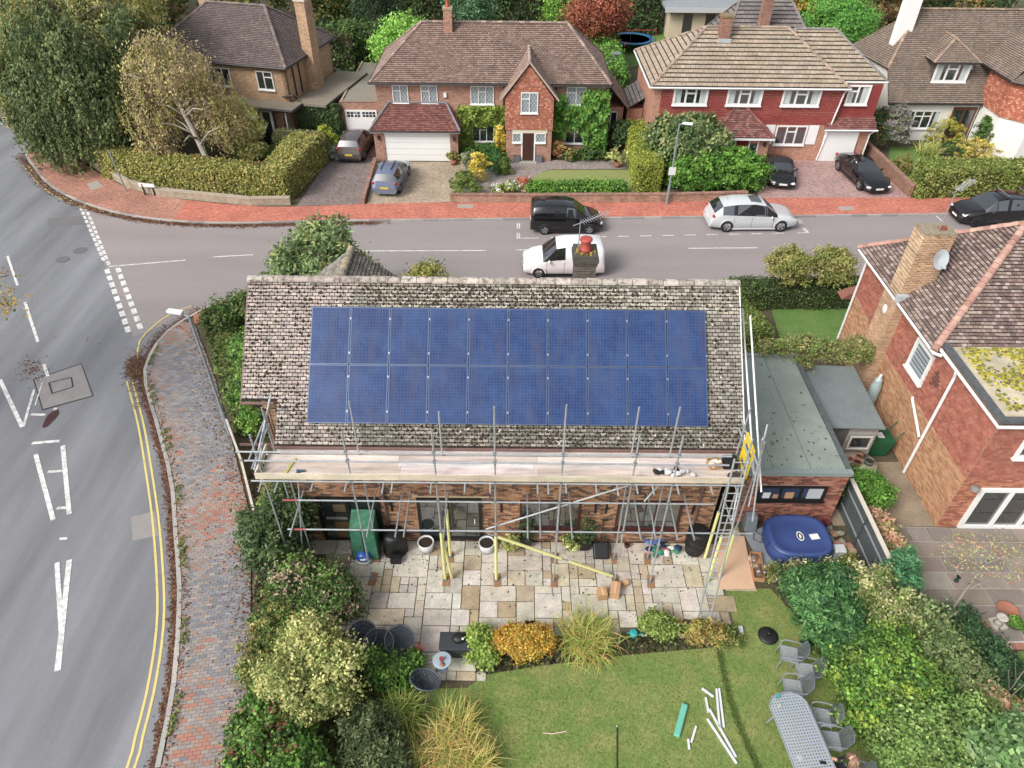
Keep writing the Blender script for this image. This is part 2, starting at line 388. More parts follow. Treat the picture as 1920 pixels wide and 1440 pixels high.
def strands(name, lobes, ns, length, size, pal, parent, per=26):
    """hanging leafy strands from the surface of lobes"""
    lb = np.array(lobes, float); li = RNG.integers(0, len(lb), ns); d = unit(ns); d[:, 2] = np.abs(d[:, 2]) * .9 - .25
    p = lb[li, :3] + d * lb[li, 3:6] * RNG.uniform(.95, 1.12, (ns, 1)); L = length * RNG.uniform(.4, 1.2, ns)
    k = np.repeat(np.arange(ns), per); f = np.tile(np.linspace(0, 1, per), ns) + RNG.normal(size=ns * per) * .02
    sway = unit(ns)[k] * (f * .25)[:, None] * np.array([1, 1, 0])
    P = p[k] + sway + np.array([0, 0, -1]) * (f * L[k])[:, None] + RNG.normal(size=(ns * per, 3)) * .05
    Nn = d[k] * .6 + unit(ns * per) * .7 + np.array([0, 0, .2]); Nn /= np.linalg.norm(Nn, axis=1)[:, None]
    cl = pal_cols(pal, ns * per, RNG.integers(0, len(pal), ns)[k]); ok = P[:, 2] > .1
    return fast(name, leaf_quads(P[ok], Nn[ok], (size * RNG.uniform(.6, 1.3, ns * per))[ok], 1.8, droop=np.array([0, 0, -1.0])), cl[ok], LEAF, parent)
def limbs(name, base, top, r, parent, mat, n=7, spread=1.0, seed=1, lean=(0, 0)):
    rd = random.Random(seed); mb = MB(); b = Vector(base); t = Vector(top); pts = [b]
    for i in range(1, 5):
        f = i / 4; pts.append(b.lerp(t, f) + Vector((rd.uniform(-.1, .1), rd.uniform(-.1, .1), 0)) * r * 4)
    mb.path(pts, r, r * .45, 8)
    for i in range(n):
        f = rd.uniform(.35, .95); p = b.lerp(t, f); a = 2 * math.pi * (i / n + rd.uniform(0, .1)); L = spread * rd.uniform(.6, 1.1)
        q = p + Vector((math.cos(a) * L, math.sin(a) * L, L * rd.uniform(.2, .7))); m = p.lerp(q, .5) + Vector((0, 0, L * .12))
        mb.path([p, m, q], r * .38, r * .1, 6)
    return mb.build(name, mat, parent, smooth=True)
BARK = M('bark', c(112, 98, 82), .9, n1=(6, .3), bump=(20, .4))
SOIL = M('soil', c(78, 62, 50), .95, n1=(3, .35), bump=(12, .6))
def plant(name, label, cat, loc, lobes, n, size, pal, group=None, stem=True, **kw):
    """shrub: lobes relative to loc"""
    t = T(name, label, cat, loc, group)
    L = [(loc[0] + a, loc[1] + b, loc[2] + d, e, f, g) for a, b, d, e, f, g in lobes]
    crown('foliage', L, n, size, pal, t, **kw)
    if stem:
        mb = MB(); rd = random.Random(int(abs(loc[0] * 37 + loc[1] * 11)))
        for l in L[:6]:
            p = Vector((loc[0] + rd.uniform(-.1, .1), loc[1] + rd.uniform(-.1, .1), loc[2] - .02)); q = Vector(l[:3])
            mb.path([p, p.lerp(q, .5) + Vector((rd.uniform(-.1, .1), rd.uniform(-.1, .1), .05)), q], .03, .012, 5)
        mb.build('stem', BARK, t)
    return t
def hedge(name, label, pts, z0, z1, n, size, pal, group=None, rough=.07, core=None, parent=None, cat='hedge'):
    """clipped hedge: leaves over the faces of a prism, twiggy core inside"""
    size *= .8; n = int(n * 1.4)
    cx = sum(p[0] for p in pts) / len(pts); cy = sum(p[1] for p in pts) / len(pts)
    t = parent or T(name, label, cat, (cx, cy, z0), group)
    pts = [(p[0], p[1]) for p in pts]; m = len(pts)
    area = sum(pts[i][0] * pts[(i + 1) % m][1] - pts[(i + 1) % m][0] * pts[i][1] for i in range(m)) / 2
    if area < 0: pts = pts[::-1]; area = -area
    ed = [(pts[i], pts[(i + 1) % m], math.dist(pts[i], pts[(i + 1) % m])) for i in range(m)]
    tot = area + sum(e[2] for e in ed) * (z1 - z0); Ps = []; Ns = []
    xs = [p[0] for p in pts]; ys = [p[1] for p in pts]; need = int(n * area / tot); got = []
    while len(got) < need:
        x, y = random.uniform(min(xs), max(xs)), random.uniform(min(ys), max(ys)); ins = False
        for (a, b, _) in ed:
            if (a[1] > y) != (b[1] > y) and x < a[0] + (y - a[1]) / (b[1] - a[1]) * (b[0] - a[0]): ins = not ins
        if ins: got.append((x, y, z1))
    Ps += got; Ns += [(0, 0, 1)] * len(got)
    for (a, b, L) in ed:
        k = int(n * L * (z1 - z0) / tot)
        for _ in range(k):
            f = random.random(); Ps.append((a[0] + (b[0] - a[0]) * f, a[1] + (b[1] - a[1]) * f, random.uniform(z0, z1))); Ns.append(((b[1] - a[1]) / L, -(b[0] - a[0]) / L, 0))
    P = np.array(Ps); Nn = np.array(Ns, float); k = len(P)
    wob = np.sin(P[:, 0] * 2.1 + P[:, 1] * 1.3) * .5 + np.sin(P[:, 0] * 4.7 - P[:, 2] * 3.9 + 1) * .5
    P = P + Nn * (wob * rough * .7 + RNG.normal(size=k) * rough)[:, None] + RNG.normal(size=(k, 3)) * .03
    Nn = Nn * .8 + unit(k) * .8 + np.array([0, 0, .25]); Nn /= np.linalg.norm(Nn, axis=1)[:, None]
    ci = ((np.sin(P[:, 0] * 1.7 + P[:, 2] * 2.2) + np.sin(P[:, 1] * 2.3 + P[:, 0] * .6 + 2) + RNG.normal(size=k) * .9 + 3) / 6 * len(pal)).astype(int).clip(0, len(pal) - 1)
    fast('foliage', leaf_quads(P, Nn, size * RNG.uniform(.6, 1.3, k)), pal_cols(pal, k, ci), LEAF, t)
    mb = MB(); ctr = np.array([cx, cy]); sh = []
    for i in range(m):
        p = np.array(pts[i]); d = ctr - p; sh.append(tuple(p + d / (np.linalg.norm(d) + 1e-6) * min(.14, np.linalg.norm(d) * .3)))
    mb.prism(sh, z0, z1 - .1); mb.build('twig_core', core or M('twigs', c(70, 62, 38), .95, n1=(9, .4), bump=(25, .8)), t)
    return t
def blades(name, base, n, L, pal, parent=None, spread=.5, width=.03, arch=.6, rbase=.2, seg=4):
    """arching strap leaves from a tuft"""
    b = np.array(base, float); az = RNG.uniform(0, 2 * np.pi, n); ln = L * RNG.uniform(.55, 1.1, n); tilt = RNG.uniform(.1, 1, n) * spread
    org = b + np.stack([RNG.normal(size=n) * rbase, RNG.normal(size=n) * rbase, np.zeros(n)], 1)
    dirh = np.stack([np.cos(az), np.sin(az), np.zeros(n)], 1); side = np.stack([-np.sin(az), np.cos(az), np.zeros(n)], 1)
    V4 = []; prev = org; cols = []; base_c = pal_cols(pal, n)
    ang = np.pi / 2 - tilt
    for s in range(seg):
        w0 = width * (1 - s / seg) ** .7; w1 = width * (1 - (s + 1) / seg) ** .7
        step = ln / seg; nx = prev + dirh * (np.cos(ang) * step)[:, None] + np.array([0, 0, 1]) * (np.sin(ang) * step)[:, None]
        nx[:, 2] = np.maximum(nx[:, 2], b[2] + .02)
        V4.append(np.stack([prev - side * w0 / 2, prev + side * w0 / 2, nx + side * w1 / 2, nx - side * w1 / 2], 1)); cols.append(base_c)
        prev = nx; ang = ang - arch * RNG.uniform(.6, 1.3, n)
    return fast(name, np.concatenate(V4).reshape(-1, 3), np.concatenate(cols), LEAF, parent)
# == SETTING
RZ = -0.10
def smooth_path(pts, step=.45):
    out = []; P = [Vector((p[0], p[1], 0)) for p in pts]; n = len(P)
    for i in range(n - 1):
        p0, p1, p2, p3 = P[max(0, i - 1)], P[i], P[i + 1], P[min(n - 1, i + 2)]; k = max(2, int((p2 - p1).length / step))
        for j in range(k):
            t = j / k
            q = .5 * ((2 * p1) + (p2 - p0) * t + (2 * p0 - 5 * p1 + 4 * p2 - p3) * t * t + (3 * p1 - p0 - 3 * p2 + p3) * t ** 3)
            out.append((q.x, q.y))
    out.append((P[-1].x, P[-1].y)); return out
def offset(path, d):
    out = []; n = len(path)
    for i, p in enumerate(path):
        a, b = path[max(0, i - 1)], path[min(n - 1, i + 1)]; L = math.dist(a, b) or 1
        out.append((p[0] - (b[1] - a[1]) / L * d, p[1] + (b[0] - a[0]) / L * d))
    return out
FK = smooth_path([(-38, 75), (-36.6, 60), (-35, 52)] + [G(*p) for p in [(48, 285), (60, 310), (90, 345), (150, 378), (250, 405), (400, 418), (640, 414), (1000, 410), (1315, 407), (1920, 400)]] + [(60, 41.2)])
NK = smooth_path([(60, 34.0), (30, 32.75)] + [G(*p) for p in [(1610, 520), (1140, 525), (900, 528), (470, 553), (400, 570), (340, 600), (300, 632), (272, 680), (270, 720), (292, 800), (317, 900), (325, 1000), (332, 1100), (325, 1250), (305, 1370), (290, 1440)]] + [(-9.4, 5), (-9.6, 1)])
GROUND = M('earth', c(84, 88, 60), .95, n1=(.4, .4), n2=(6, .3))
sheet('ground', [(-200, -60), (200, -60), (200, 320), (-200, 320)], -.16, GROUND)
ASPH = M('asphalt_main', c(126, 128, 133), .72, n1=(.6, .36), n2=(28, .16), bump=(160, .25), stretch=(1, .12, 1), spec=.5)
ASPH2 = M('asphalt_street', c(152, 143, 142), .8, n1=(.35, .12), n2=(24, .14), bump=(160, .2), stretch=(.15, 1, 1))
road = sheet('main_road', [(-60, -5)] + [(-9.4, -5)] + [(p[0], p[1]) for p in reversed(NK) if p[0] < -14.9 or p[1] < 29] + [G(250, 632, RZ), G(202, 508, RZ), G(150, 385, RZ)] + [p for p in reversed(FK) if p[0] < -26.9] + [(-60, 80)], RZ, ASPH)
street = sheet('side_street', [p for p in FK if p[0] > -27.6] + [p for p in NK if p[0] > -15.5 and p[1] > 28.2] + [G(250, 632, RZ), G(202, 508, RZ), G(150, 385, RZ)], RZ + .004, ASPH2)
# ---- painted markings
WHITE = M('road_paint', c(238, 238, 235), .7, n1=(7, .55), n2=(30, .1), tint=c(140, 140, 140), ramp=(.42, .62))
YEL = M('yellow_paint', c(226, 205, 120), .7, n1=(7, .5), n2=(30, .12), tint=c(140, 138, 125), ramp=(.52, .75))
ZC = [0]
def stripe(a, b, w, mat=WHITE, name='painted_line', parent=road, z=RZ + .008, w2=None, px=True):
    ZC[0] += 1; z += (ZC[0] % 7) * .0006
    if px: a = G(*a, RZ); b = G(*b, RZ)
    L = math.dist(a, b); nx, ny = -(b[1] - a[1]) / L, (b[0] - a[0]) / L; w2 = w2 or w
    mb = MB(); mb.poly([(a[0] - nx * w / 2, a[1] - ny * w / 2, z), (b[0] - nx * w2 / 2, b[1] - ny * w2 / 2, z), (b[0] + nx * w2 / 2, b[1] + ny * w2 / 2, z), (a[0] + nx * w / 2, a[1] + ny * w / 2, z)])
    return mb.build(name, mat, parent)
for a, b, w in [((14, 480), (33, 535), .12), ((47, 567), (71, 641), .13), ((82, 683), (90, 706), .13), ((103, 765), (107, 776), .13), ((0, 712), (42, 801), .15), ((44, 800), (64, 731), .1),
                ((58, 777), (85, 778), .12), ((60, 831), (112, 827), .14), ((67, 852), (100, 975), .16), ((118, 836), (130, 964), .16), ((90, 885), (119, 883), .12), ((107, 953), (125, 952), .12),
                ((107, 1055), (116, 1195), .15), ((130, 1050), (108, 1258), .17), ((112, 1010), (126, 1010), .1), ((-40, 231), (50, 197), .12), ((-30, 247), (58, 210), .12), ((66, 760), (79, 718), .05)]:
    stripe(a, b, w)
def dashes(a, b, n, fill, w, parent, mat=WHITE, z=RZ + .008, name='painted_dash'):
    a = G(*a, RZ); b = G(*b, RZ)
    for i in range(n):
        f0 = i / n; f1 = (i + fill) / n
        stripe((a[0] + (b[0] - a[0]) * f0, a[1] + (b[1] - a[1]) * f0), (a[0] + (b[0] - a[0]) * f1, a[1] + (b[1] - a[1]) * f1), w, mat, name, parent, z, px=False)
dashes((148, 382), (196, 492), 13, .7, .16, road); dashes((158, 382), (206, 500), 13, .7, .16, street, z=RZ + .012)
dashes((200, 505), (243, 628), 9, .68, .24, road, z=RZ + .012); dashes((221, 503), (266, 622), 9, .68, .24, street, z=RZ + .014)
for a, b in [((205, 500), (348, 488)), ((400, 482), (474, 478)), ((665, 471), (912, 470)), ((968, 469), (1075, 468)), ((1290, 466), (1420, 465))]: stripe(a, b, .09, WHITE, 'painted_line', street, RZ + .014)
dashes((990, 447), (1490, 437), 12, .5, .08, street, z=RZ + .014)
dashes((1790, 432), (1990, 428), 5, .5, .08, street, z=RZ + .014)
for a, b in [((970, 419), (970, 429)), ((974, 419), (974, 429)), ((970, 437), (970, 448)), ((974, 437), (974, 447)), ((970, 447), (990, 447)), ((1494, 412), (1501, 420)), ((1498, 411), (1505, 419)), ((1505, 428), (1513, 437)), ((1509, 428), (1516, 437)), ((1494, 437), (1514, 437)), ((1755, 405), (1766, 415)), ((1774, 424), (1786, 432)), ((1786, 432), (1800, 432))]: stripe(a, b, .07, WHITE, 'painted_line', street, RZ + .014)
def ribbon(path, w, z, mat, name, parent):
    a = offset(path, w / 2); b = offset(path, -w / 2); mb = MB()
    for i in range(len(path) - 1): mb.poly([(b[i][0], b[i][1], z), (b[i + 1][0], b[i + 1][1], z), (a[i + 1][0], a[i + 1][1], z), (a[i][0], a[i][1], z)])
    return mb.build(name, mat, parent)
yl = smooth_path([G(*p, RZ) for p in [(247, 712), (268, 790), (284, 880), (297, 970), (305, 1060), (308, 1140), (303, 1210), (288, 1300), (268, 1380), (252, 1440)]] + [(-10.2, 6.3), (-10.4, 4)])
ribbon(yl, .075, RZ + .008, YEL, 'yellow_line', road); ribbon(offset(yl, -.2), .075, RZ + .008, YEL, 'yellow_line', road)
yl2 = smooth_path([G(*p, RZ) for p in [(50, 308), (80, 343), (110, 365), (150, 383), (200, 395), (252, 403)]])
ribbon(yl2, .08, RZ + .018, YEL, 'yellow_line', road); ribbon(offset(yl2, -.22), .08, RZ + .018, YEL, 'yellow_line', road)
yl3 = smooth_path([G(*p, RZ) for p in [(258, 672), (262, 640), (290, 610), (322, 588), (360, 574)]]); ribbon(yl3, .08, RZ + .018, YEL, 'yellow_line', street)
# ---- repairs, covers, stains
PATCH = M('asphalt_patch', c(150, 146, 145), .85, n2=(30, .15), n1=(2, .1)); TAR = M('tar_seam', c(60, 58, 58), .8)
def flat(name, pxs, z, mat, parent, rel=RZ):
    return sheet(name, [G(p[0], p[1], rel) for p in pxs], z, mat, parent)
flat('tar_edge', [(62, 711), (153, 681), (176, 743), (79, 770)], RZ + .004, TAR, road); flat('asphalt_patch', [(65, 712), (152, 683), (173, 742), (81, 767)], RZ + .007, PATCH, road)
for a, b in [((92, 718), (134, 708)), ((134, 708), (137, 726)), ((137, 726), (98, 738)), ((98, 738), (92, 718))]: stripe(a, b, .06, TAR, 'tar_seam', road, RZ + .011)
flat('asphalt_patch', [(246, 970), (291, 958), (297, 1004), (249, 1014)], RZ + .004, PATCH, road)
flat('asphalt_patch', [(90, 410), (163, 404), (168, 421), (88, 425)], RZ + .0055, M('dark_patch', c(116, 115, 116), .8, n2=(20, .2)), road)
IRON = M('cast_iron', c(112, 110, 110), .6, n2=(40, .3), bump=(60, .5))
def cover(px, rx, ry, parent):
    x, y = G(*px, RZ); mb = MB(); mb.lathe([(1, 0), (1, .012), (.86, .012), (.86, .008), (1e-4, .008)], (x, y, RZ + .004), 24, None, rx, ry); mb.build('manhole_cover', IRON, parent)
cover((150, 470), .36, .36, road); cover((118, 487), .34, .34, road); cover((35, 257), .4, .4, road)
mb = MB(); x, y = G(95, 785, RZ); mb.poly([(x + math.cos(a) * .2 * (1 + .15 * math.sin(3 * a)), y + math.sin(a) * .55, RZ + .013) for a in [k * math.pi / 10 for k in range(20)]]); mb.build('rust_stain', M('rust_stain', c(72, 38, 34), .6, n2=(12, .3)), road)
# ---- kerbs
KERB = M('kerb_stone', None, .85, n2=(14, .2), bump=(40, .3))
def kerbs(path, side, name, L=.9, w=.14, z1=.012, colr=((168, 166, 160), (150, 148, 145), (178, 172, 164))):
    acc = 0; cur = [path[0]]; segs = []
    for i in range(1, len(path)):
        acc += math.dist(path[i - 1], path[i]); cur.append(path[i])
        if acc >= L: segs.append((cur[0], cur[-1])); cur = [path[i]]; acc = 0
    root = bpy.data.objects.new(name, None); COL.objects.link(root); struct(root); root.location = (path[0][0], path[0][1], RZ)
    for a, b in segs:
        d = math.dist(a, b); ang = math.atan2(b[1] - a[1], b[0] - a[0]); cx, cy = (a[0] + b[0]) / 2 - math.sin(ang) * side * w / 2, (a[1] + b[1]) / 2 + math.cos(ang) * side * w / 2
        m = MB(); m.box((cx, cy, (z1 + RZ - .04) / 2 + random.uniform(-.004, .004)), (d - .012, w, z1 - RZ + .04), ang, jit(c(*random.choice(colr)), .1)); m.build('kerb_stone', KERB, root)
    return root
kerbs([p for p in NK if p[0] < 24], 1, 'kerb_near'); kerbs([p for p in FK if -36 < p[0] < 36 and p[1] < 56], 1, 'kerb_far')
# ---- blocks of ground inside the kerbs
LOT = M('garden_soil', c(92, 84, 62), .95, n1=(.8, .3), n2=(9, .3), bump=(14, .5))
nk2 = offset(NK, .15); fk2 = offset(FK, .15)
sheet('near_plots', nk2 + [(-6, -4), (60, -4)], -.045, LOT)
sheet('far_plots', fk2 + [(60, 140), (-38, 140)], -.045, LOT)
# ---- pavements
inner_corner = [G(455, 572), G(365, 608), G(400, 700), G(432, 815), G(475, 990), (-8.5, 13.5), (-7.6, 10.5), (-7.0, 7.0), (-6.6, 3.5)]
nearp = [p for p in nk2 if p[1] < 28.1]
pv = sheet('pavement_near', nearp + inner_corner[::-1][:-1], -.012, M('pavement_joint', c(92, 86, 74), .95, n2=(20, .3)))
brick_pal = [c(*q) for q in [(154, 146, 142), (168, 136, 122), (178, 124, 108), (144, 142, 144), (130, 130, 136), (162, 152, 146), (154, 138, 128)]]
BRK = M('paving_brick', None, .88, n1=(1.1, .16), n2=(30, .2), bump=(50, .4))
def pave_pick(p):
    s = math.sin(p.x * 1.1 + 1.7 * math.sin(p.y * .55)) + math.sin(p.y * .8 + p.x * .5) * .8 + random.gauss(0, .8)
    return random.choice(brick_pal[3:5]) if s < -.3 else (random.choice(brick_pal[1:3]) if s > 1.35 else random.choice((brick_pal[0], brick_pal[5], brick_pal[6])))
an = rad(9); Ub = Vector((math.cos(an), math.sin(an), 0)); Vb = Vector((-math.sin(an), math.cos(an), 0)); Ob = Vector((-18, 3, -.012))
poly2 = [((Vector((p[0], p[1], -.012)) - Ob).dot(Ub), (Vector((p[0], p[1], -.012)) - Ob).dot(Vb)) for p in nearp + inner_corner[::-1][:-1]]
field(pv, 'paving_brick', Ob, Ub, Vb, poly2, .212, .105, brick_pal, BRK, t=.012, kind='brick', indiv=300, gap=.009, pick=pave_pick, vis=lambda p: p.y > 7.9 and p.x < -7.3)
redpave = lambda nm, k: brick_mat(nm, (c(*[q * k for q in (222, 130, 106)]), c(*[q * k for q in (204, 112, 92)])), c(150, 100, 84), .2, .1, 'g', .008, rad(2), n=(.7, .16))
sheet('pavement_street', [p for p in nk2 if p[1] >= 28.0 and p[0] < 59] [::-1] + [(59, 31.9), (18, 30.9), (-1.7, 30.1), (-10, 29.2), G(455, 572), G(365, 608)][::1], -.006, redpave('red_paving_near', .93))
FPB = [(-36.0, 60), (-34.2, 53), G(75, 255)] + [G(*p) for p in [(165, 312), (240, 352), (330, 372), (500, 387), (690, 382), (845, 379), (1200, 376), (1440, 371), (1920, 369)]] + [(60, 43.6)]
FPBs = smooth_path(FPB)
fp_l = [p for p in fk2 if -36.8 < p[0] < -20]; fp_r = [p for p in fk2 if p[0] >= -20.2]
sheet('pavement_corner', fp_l + [p for p in reversed(FPBs) if p[0] < -20], -.008, brick_mat('worn_paving', (c(198, 138, 116), c(176, 118, 100)), c(140, 108, 92), .2, .1, 'g', .008, rad(40), n=(.5, .2)))
sheet('pavement_far', fp_r + [p for p in reversed(FPBs) if p[0] >= -20.2], -.006, redpave('red_paving', 1.0))
GREY = M('grey_concrete', c(168, 160, 150), .9, n2=(12, .15))
for q in [[(858, 383), (888, 383), (887, 390), (858, 390)], [(1570, 387), (1600, 387), (1602, 394), (1574, 394)], [(162, 345), (182, 338), (194, 350), (172, 357)]]: sheet('service_cover', [G(*p) for p in q], .0, GREY)
# ---- drives and paths in front of the far houses
blk = lambda nm, a, b, m, rot, n=(.8, .16): brick_mat(nm, (a, b), m, .2, .1, 'g', .007, rot, n=n)
def gsheet(name, pxs, z, mat): return sheet(name, [G(*p) for p in pxs], z, mat)
gsheet('driveway_grey', [(556, 386), (683, 382), (706, 305), (706, 268), (612, 268), (612, 300), (585, 345)], -.02, blk('grey_blocks', c(150, 134, 128), c(128, 112, 110), c(100, 92, 84), rad(45)))
gsheet('driveway_tan', [(688, 382), (846, 378), (868, 340), (872, 303), (706, 303)], -.018, blk('tan_blocks', c(188, 170, 146), c(172, 152, 130), c(140, 126, 104), rad(45)))
gsheet('driveway_pink', [(1420, 373), (1708, 370), (1640, 310), (1600, 298), (1425, 298)], -.018, blk('pink_blocks', c(190, 156, 150), c(172, 136, 132), c(150, 120, 112), rad(0)))
gsheet('front_path', [(893, 366), (905, 350), (940, 322), (952, 300), (1190, 299), (1190, 316), (1030, 317), (1005, 328), (985, 347), (975, 362)], -.018, blk('path_blocks', c(168, 156, 148), c(150, 138, 132), c(120, 112, 104), rad(0)))
gsheet('gravel_bed', [(858, 366), (868, 310), (950, 302), (945, 322), (905, 350), (893, 366)], -.03, M('gravel', c(176, 166, 158), .9, n2=(45, .5), n1=(4, .2), bump=(60, .8)))
gsheet('porch_path', [(505, 268), (590, 262), (600, 240), (540, 232), (500, 250)], -.02, M('porch_slab', c(168, 160, 150), .9, n2=(8, .2)))
GRASS = M('turf', c(112, 140, 64), .9, n1=(1.1, .85), n2=(9, .25), bump=(60, .6), tint=c(160, 156, 92), ramp=(.42, .7))
GRASS2 = M('turf_lush', c(92, 132, 58), .9, n1=(1.0, .6), n2=(9, .25), bump=(60, .6), tint=c(128, 146, 78), ramp=(.4, .7))
gsheet('lawn_house_brown', [(988, 346), (1005, 328), (1030, 318), (1178, 318), (1205, 365), (985, 365)], -.012, M('turf_dry', c(138, 150, 84), .9, n1=(.9, .5), n2=(30, .2), tint=c(160, 150, 100), ramp=(.45, .75)))
gsheet('lawn_corner_house', [(440, 300), (520, 300), (548, 285), (540, 268), (450, 262)], -.02, GRASS2)
gsheet('lawn_back_left', [(560, 110), (690, 105), (720, 60), (580, 70)], -.015, GRASS2); gsheet('lawn_back_right', [(1170, 130), (1205, 120), (1270, 60), (1245, 40), (1180, 45)], -.015, GRASS2)
gsheet('lawn_white_house', [(1665, 330), (1715, 335), (1770, 300), (1740, 275), (1668, 275)], -.018, GRASS2)
gsheet('lawn_front_near', [(1445, 575), (1640, 575), (1640, 655), (1470, 660)], -.012, GRASS2); gsheet('lawn_side_near', [(400, 700), (402, 612), (470, 590), (480, 720)], -.012, GRASS)
LAWN = [(-6.5, 3.5), (13, 3.5), (13, 8), (9.6, 11), (8.5, 13.3), (6.95, 13.3), (6.9, 11.3), (3.5, 10.95), (1, 10.6), (-.7, 10.3), (-1.2, 9.9), (-6, 9.7)]
sheet('lawn', LAWN, -.02, GRASS)
sheet('lawn_neighbour', [(15.4, 11.2), (24, 11.4), (24, 6), (14.0, 6)], -.02, GRASS2)
def turf(name, x0, x1, y0, y1, n, pal, z, ok=lambda x, y: True, L=.05):
    x = RNG.uniform(x0, x1, n); y = RNG.uniform(y0, y1, n); k = np.array([ok(a, b) for a, b in zip(x, y)]); x, y = x[k], y[k]; n = len(x)
    d = unit(n) * np.array([.8, .8, 0]) + np.array([0, 0, .6]); w = np.stack([-d[:, 1], d[:, 0], np.zeros(n)], 1) * .012
    P = np.stack([x, y, np.full(n, z)], 1); Q = P + d * (L * RNG.uniform(.5, 1.4, n))[:, None]
    o = fast(name, np.stack([P - w, P + w, Q], 1).reshape(-1, 3), pal_cols(pal, n), LEAF, None, nper=3); return tag(o, 'short mown grass blades covering the back lawn', 'grass', kind='stuff')
turf('grass', -2.8, 9.8, 6.6, 13.3, 85000, [c(*q) for q in [(112, 142, 60), (130, 150, 74), (96, 128, 50), (158, 158, 96), (170, 164, 108), (104, 134, 58)]], -.02, lambda x, y: any(p < x < q for p, q in spans(LAWN, y)), .045)
# ---- patio of the house with the panels: random stone slabs on a bed
pt = sheet('patio', [(-7.1, 15.06), (7.0, 15.06), (7.0, 11.9), (-.7, 11.25), (-.7, 10.15), (-3.2, 10.2), (-4.9, 11.2)], -.016, M('patio_joint', c(98, 90, 74), .95, n2=(20, .3)))
SLAB = M('sandstone', None, .85, n1=(2.6, .26), n2=(16, .2), bump=(18, .25))
slab_pal = [c(*q) for q in [(208, 200, 184), (200, 192, 176), (214, 208, 196), (192, 186, 174), (204, 196, 178), (198, 184, 158), (180, 160, 130), (190, 172, 144), (174, 156, 140), (202, 195, 183)]]
U0 = .292; nx, ny = 49, 17; grid = [[0] * ny for _ in range(nx)]
def in_patio(x, y):
    if x > 6.95: return False
    if y > 11.15 + max(0, (x + .7)) * .09: return x > -7.05 - (15 - y) * -.52
    return -3.3 < x < -.75 and y > 10.1
rs = random.Random(12)
for j in range(ny):
    for i in range(nx):
        if grid[i][j]: continue
        opts = [(3, 2), (2, 3), (2, 2), (3, 3), (4, 3), (2, 1), (1, 2), (3, 2), (2, 3), (4, 2), (1, 1), (2, 2)]; rs.shuffle(opts)
        for (w, h) in opts + [(1, 1)]:
            if i + w <= nx and j + h <= ny and all(not grid[i + a][j + b] for a in range(w) for b in range(h)): break
        for a in range(w):
            for b in range(h): grid[i + a][j + b] = 1
        x0, x1 = -7.1 + i * U0, -7.1 + (i + w) * U0; y1, y0 = 15.06 - j * U0, 15.06 - (j + h) * U0
        if not in_patio((x0 + x1) / 2, (y0 + y1) / 2): continue
        g = .013; mb = MB(); z = .012 + rs.uniform(-.004, .004); q = [(x0 + g, y0 + g), (x1 - g, y0 + g), (x1 - g, y1 - g), (x0 + g, y1 - g)]
        q = [(a + rs.uniform(-.006, .006), b + rs.uniform(-.006, .006)) for a, b in q]
        col = rs.choice(slab_pal[:5] + slab_pal[:3] + slab_pal if w * h > 2 else slab_pal)
        mb.prism(q, -.016, z, jit(col, .08)); mb.build('paving_slab', SLAB, pt, bevel=.006)
# ---- neighbour's dark patio, pale mortar
pn = sheet('patio_neighbour', [(12.9, 15.9), (22, 15.75), (22, 11.3), (15.2, 11.25), (13.4, 11.6)], -.016, M('pale_mortar', c(196, 188, 176), .9, n2=(20, .15)))
npal = [c(*q) for q in [(146, 136, 126), (134, 126, 118), (156, 146, 134), (150, 136, 124), (138, 128, 118)]]
yy = 15.85; k = 0
while yy > 11.6:
    h = .62; x = 12.9 + (k % 2) * .5 - .45
    while x < 20.5:
        w = random.choice((.62, .92, .92, 1.2))
        if x + w > 13.35 + (15.9 - yy) * .0 and yy - h > 11.35:
            mb = MB(); mb.prism([(max(x, 12.95) + .02, yy - h + .02), (x + w - .02, yy - h + .02), (x + w - .02, yy - .02), (max(x, 12.95) + .02, yy - .02)], -.016, .01 + random.uniform(-.003, .003), jit(random.choice(npal), .1)); mb.build('paving_slab', M('dark_slab', None, .6, n1=(1.3, .2), n2=(16, .15), spec=.5), pn)
        x += w
    yy -= h; k += 1
EDGE = M('edging_brick', None, .88, n2=(25, .2))
eb = T('brick_edging', 'red brick edging course along the neighbouring patio and lawn', 'edging', (15.2, 11.3, -.016))
for (a, b, y) in [(15.3, 20.5, 11.35), (13.7, 15.0, 12.1)]:
    x = a
    while x < b:
        mb = MB(); mb.bx(x, x + .095, y - .11, y + .1, -.016, .016, jit(random.choice([c(178, 120, 96), c(164, 110, 90), c(190, 136, 108)]), .1)); mb.build('brick', EDGE, eb); x += .106
# ---- fallen leaves
def litter(name, label, P, size, pal, z):
    n = len(P); Nn = unit(n) * .5 + np.array([0, 0, 1]); Nn /= np.linalg.norm(Nn, axis=1)[:, None]
    o = fast(name, leaf_quads(P, Nn, size * RNG.uniform(.5, 1.3, n), 1.5), pal_cols(pal, n, var=.35), LEAF); tag(o, label, 'leaves', kind='stuff')
brown = [c(*q) for q in [(140, 98, 76), (118, 82, 64), (166, 120, 90), (150, 110, 90), (104, 76, 60)]]
P = []
kp = [p for p in NK if p[1] < 29.3 and p[1] > 6]
for _ in range(7000):
    i = random.randrange(len(kp) - 1); p = kp[i]; a = kp[i + 1]; L = math.dist(p, a); nx_, ny_ = (a[1] - p[1]) / L, -(a[0] - p[0]) / L
    f = random.random(); d = abs(random.gauss(0, .1)) + .02
    if p[1] > 22 and random.random() < .5: d = abs(random.gauss(0, .28))
    P.append((p[0] + (a[0] - p[0]) * f + nx_ * d, p[1] + (a[1] - p[1]) * f + ny_ * d, RZ + .012 + random.random() * .04))
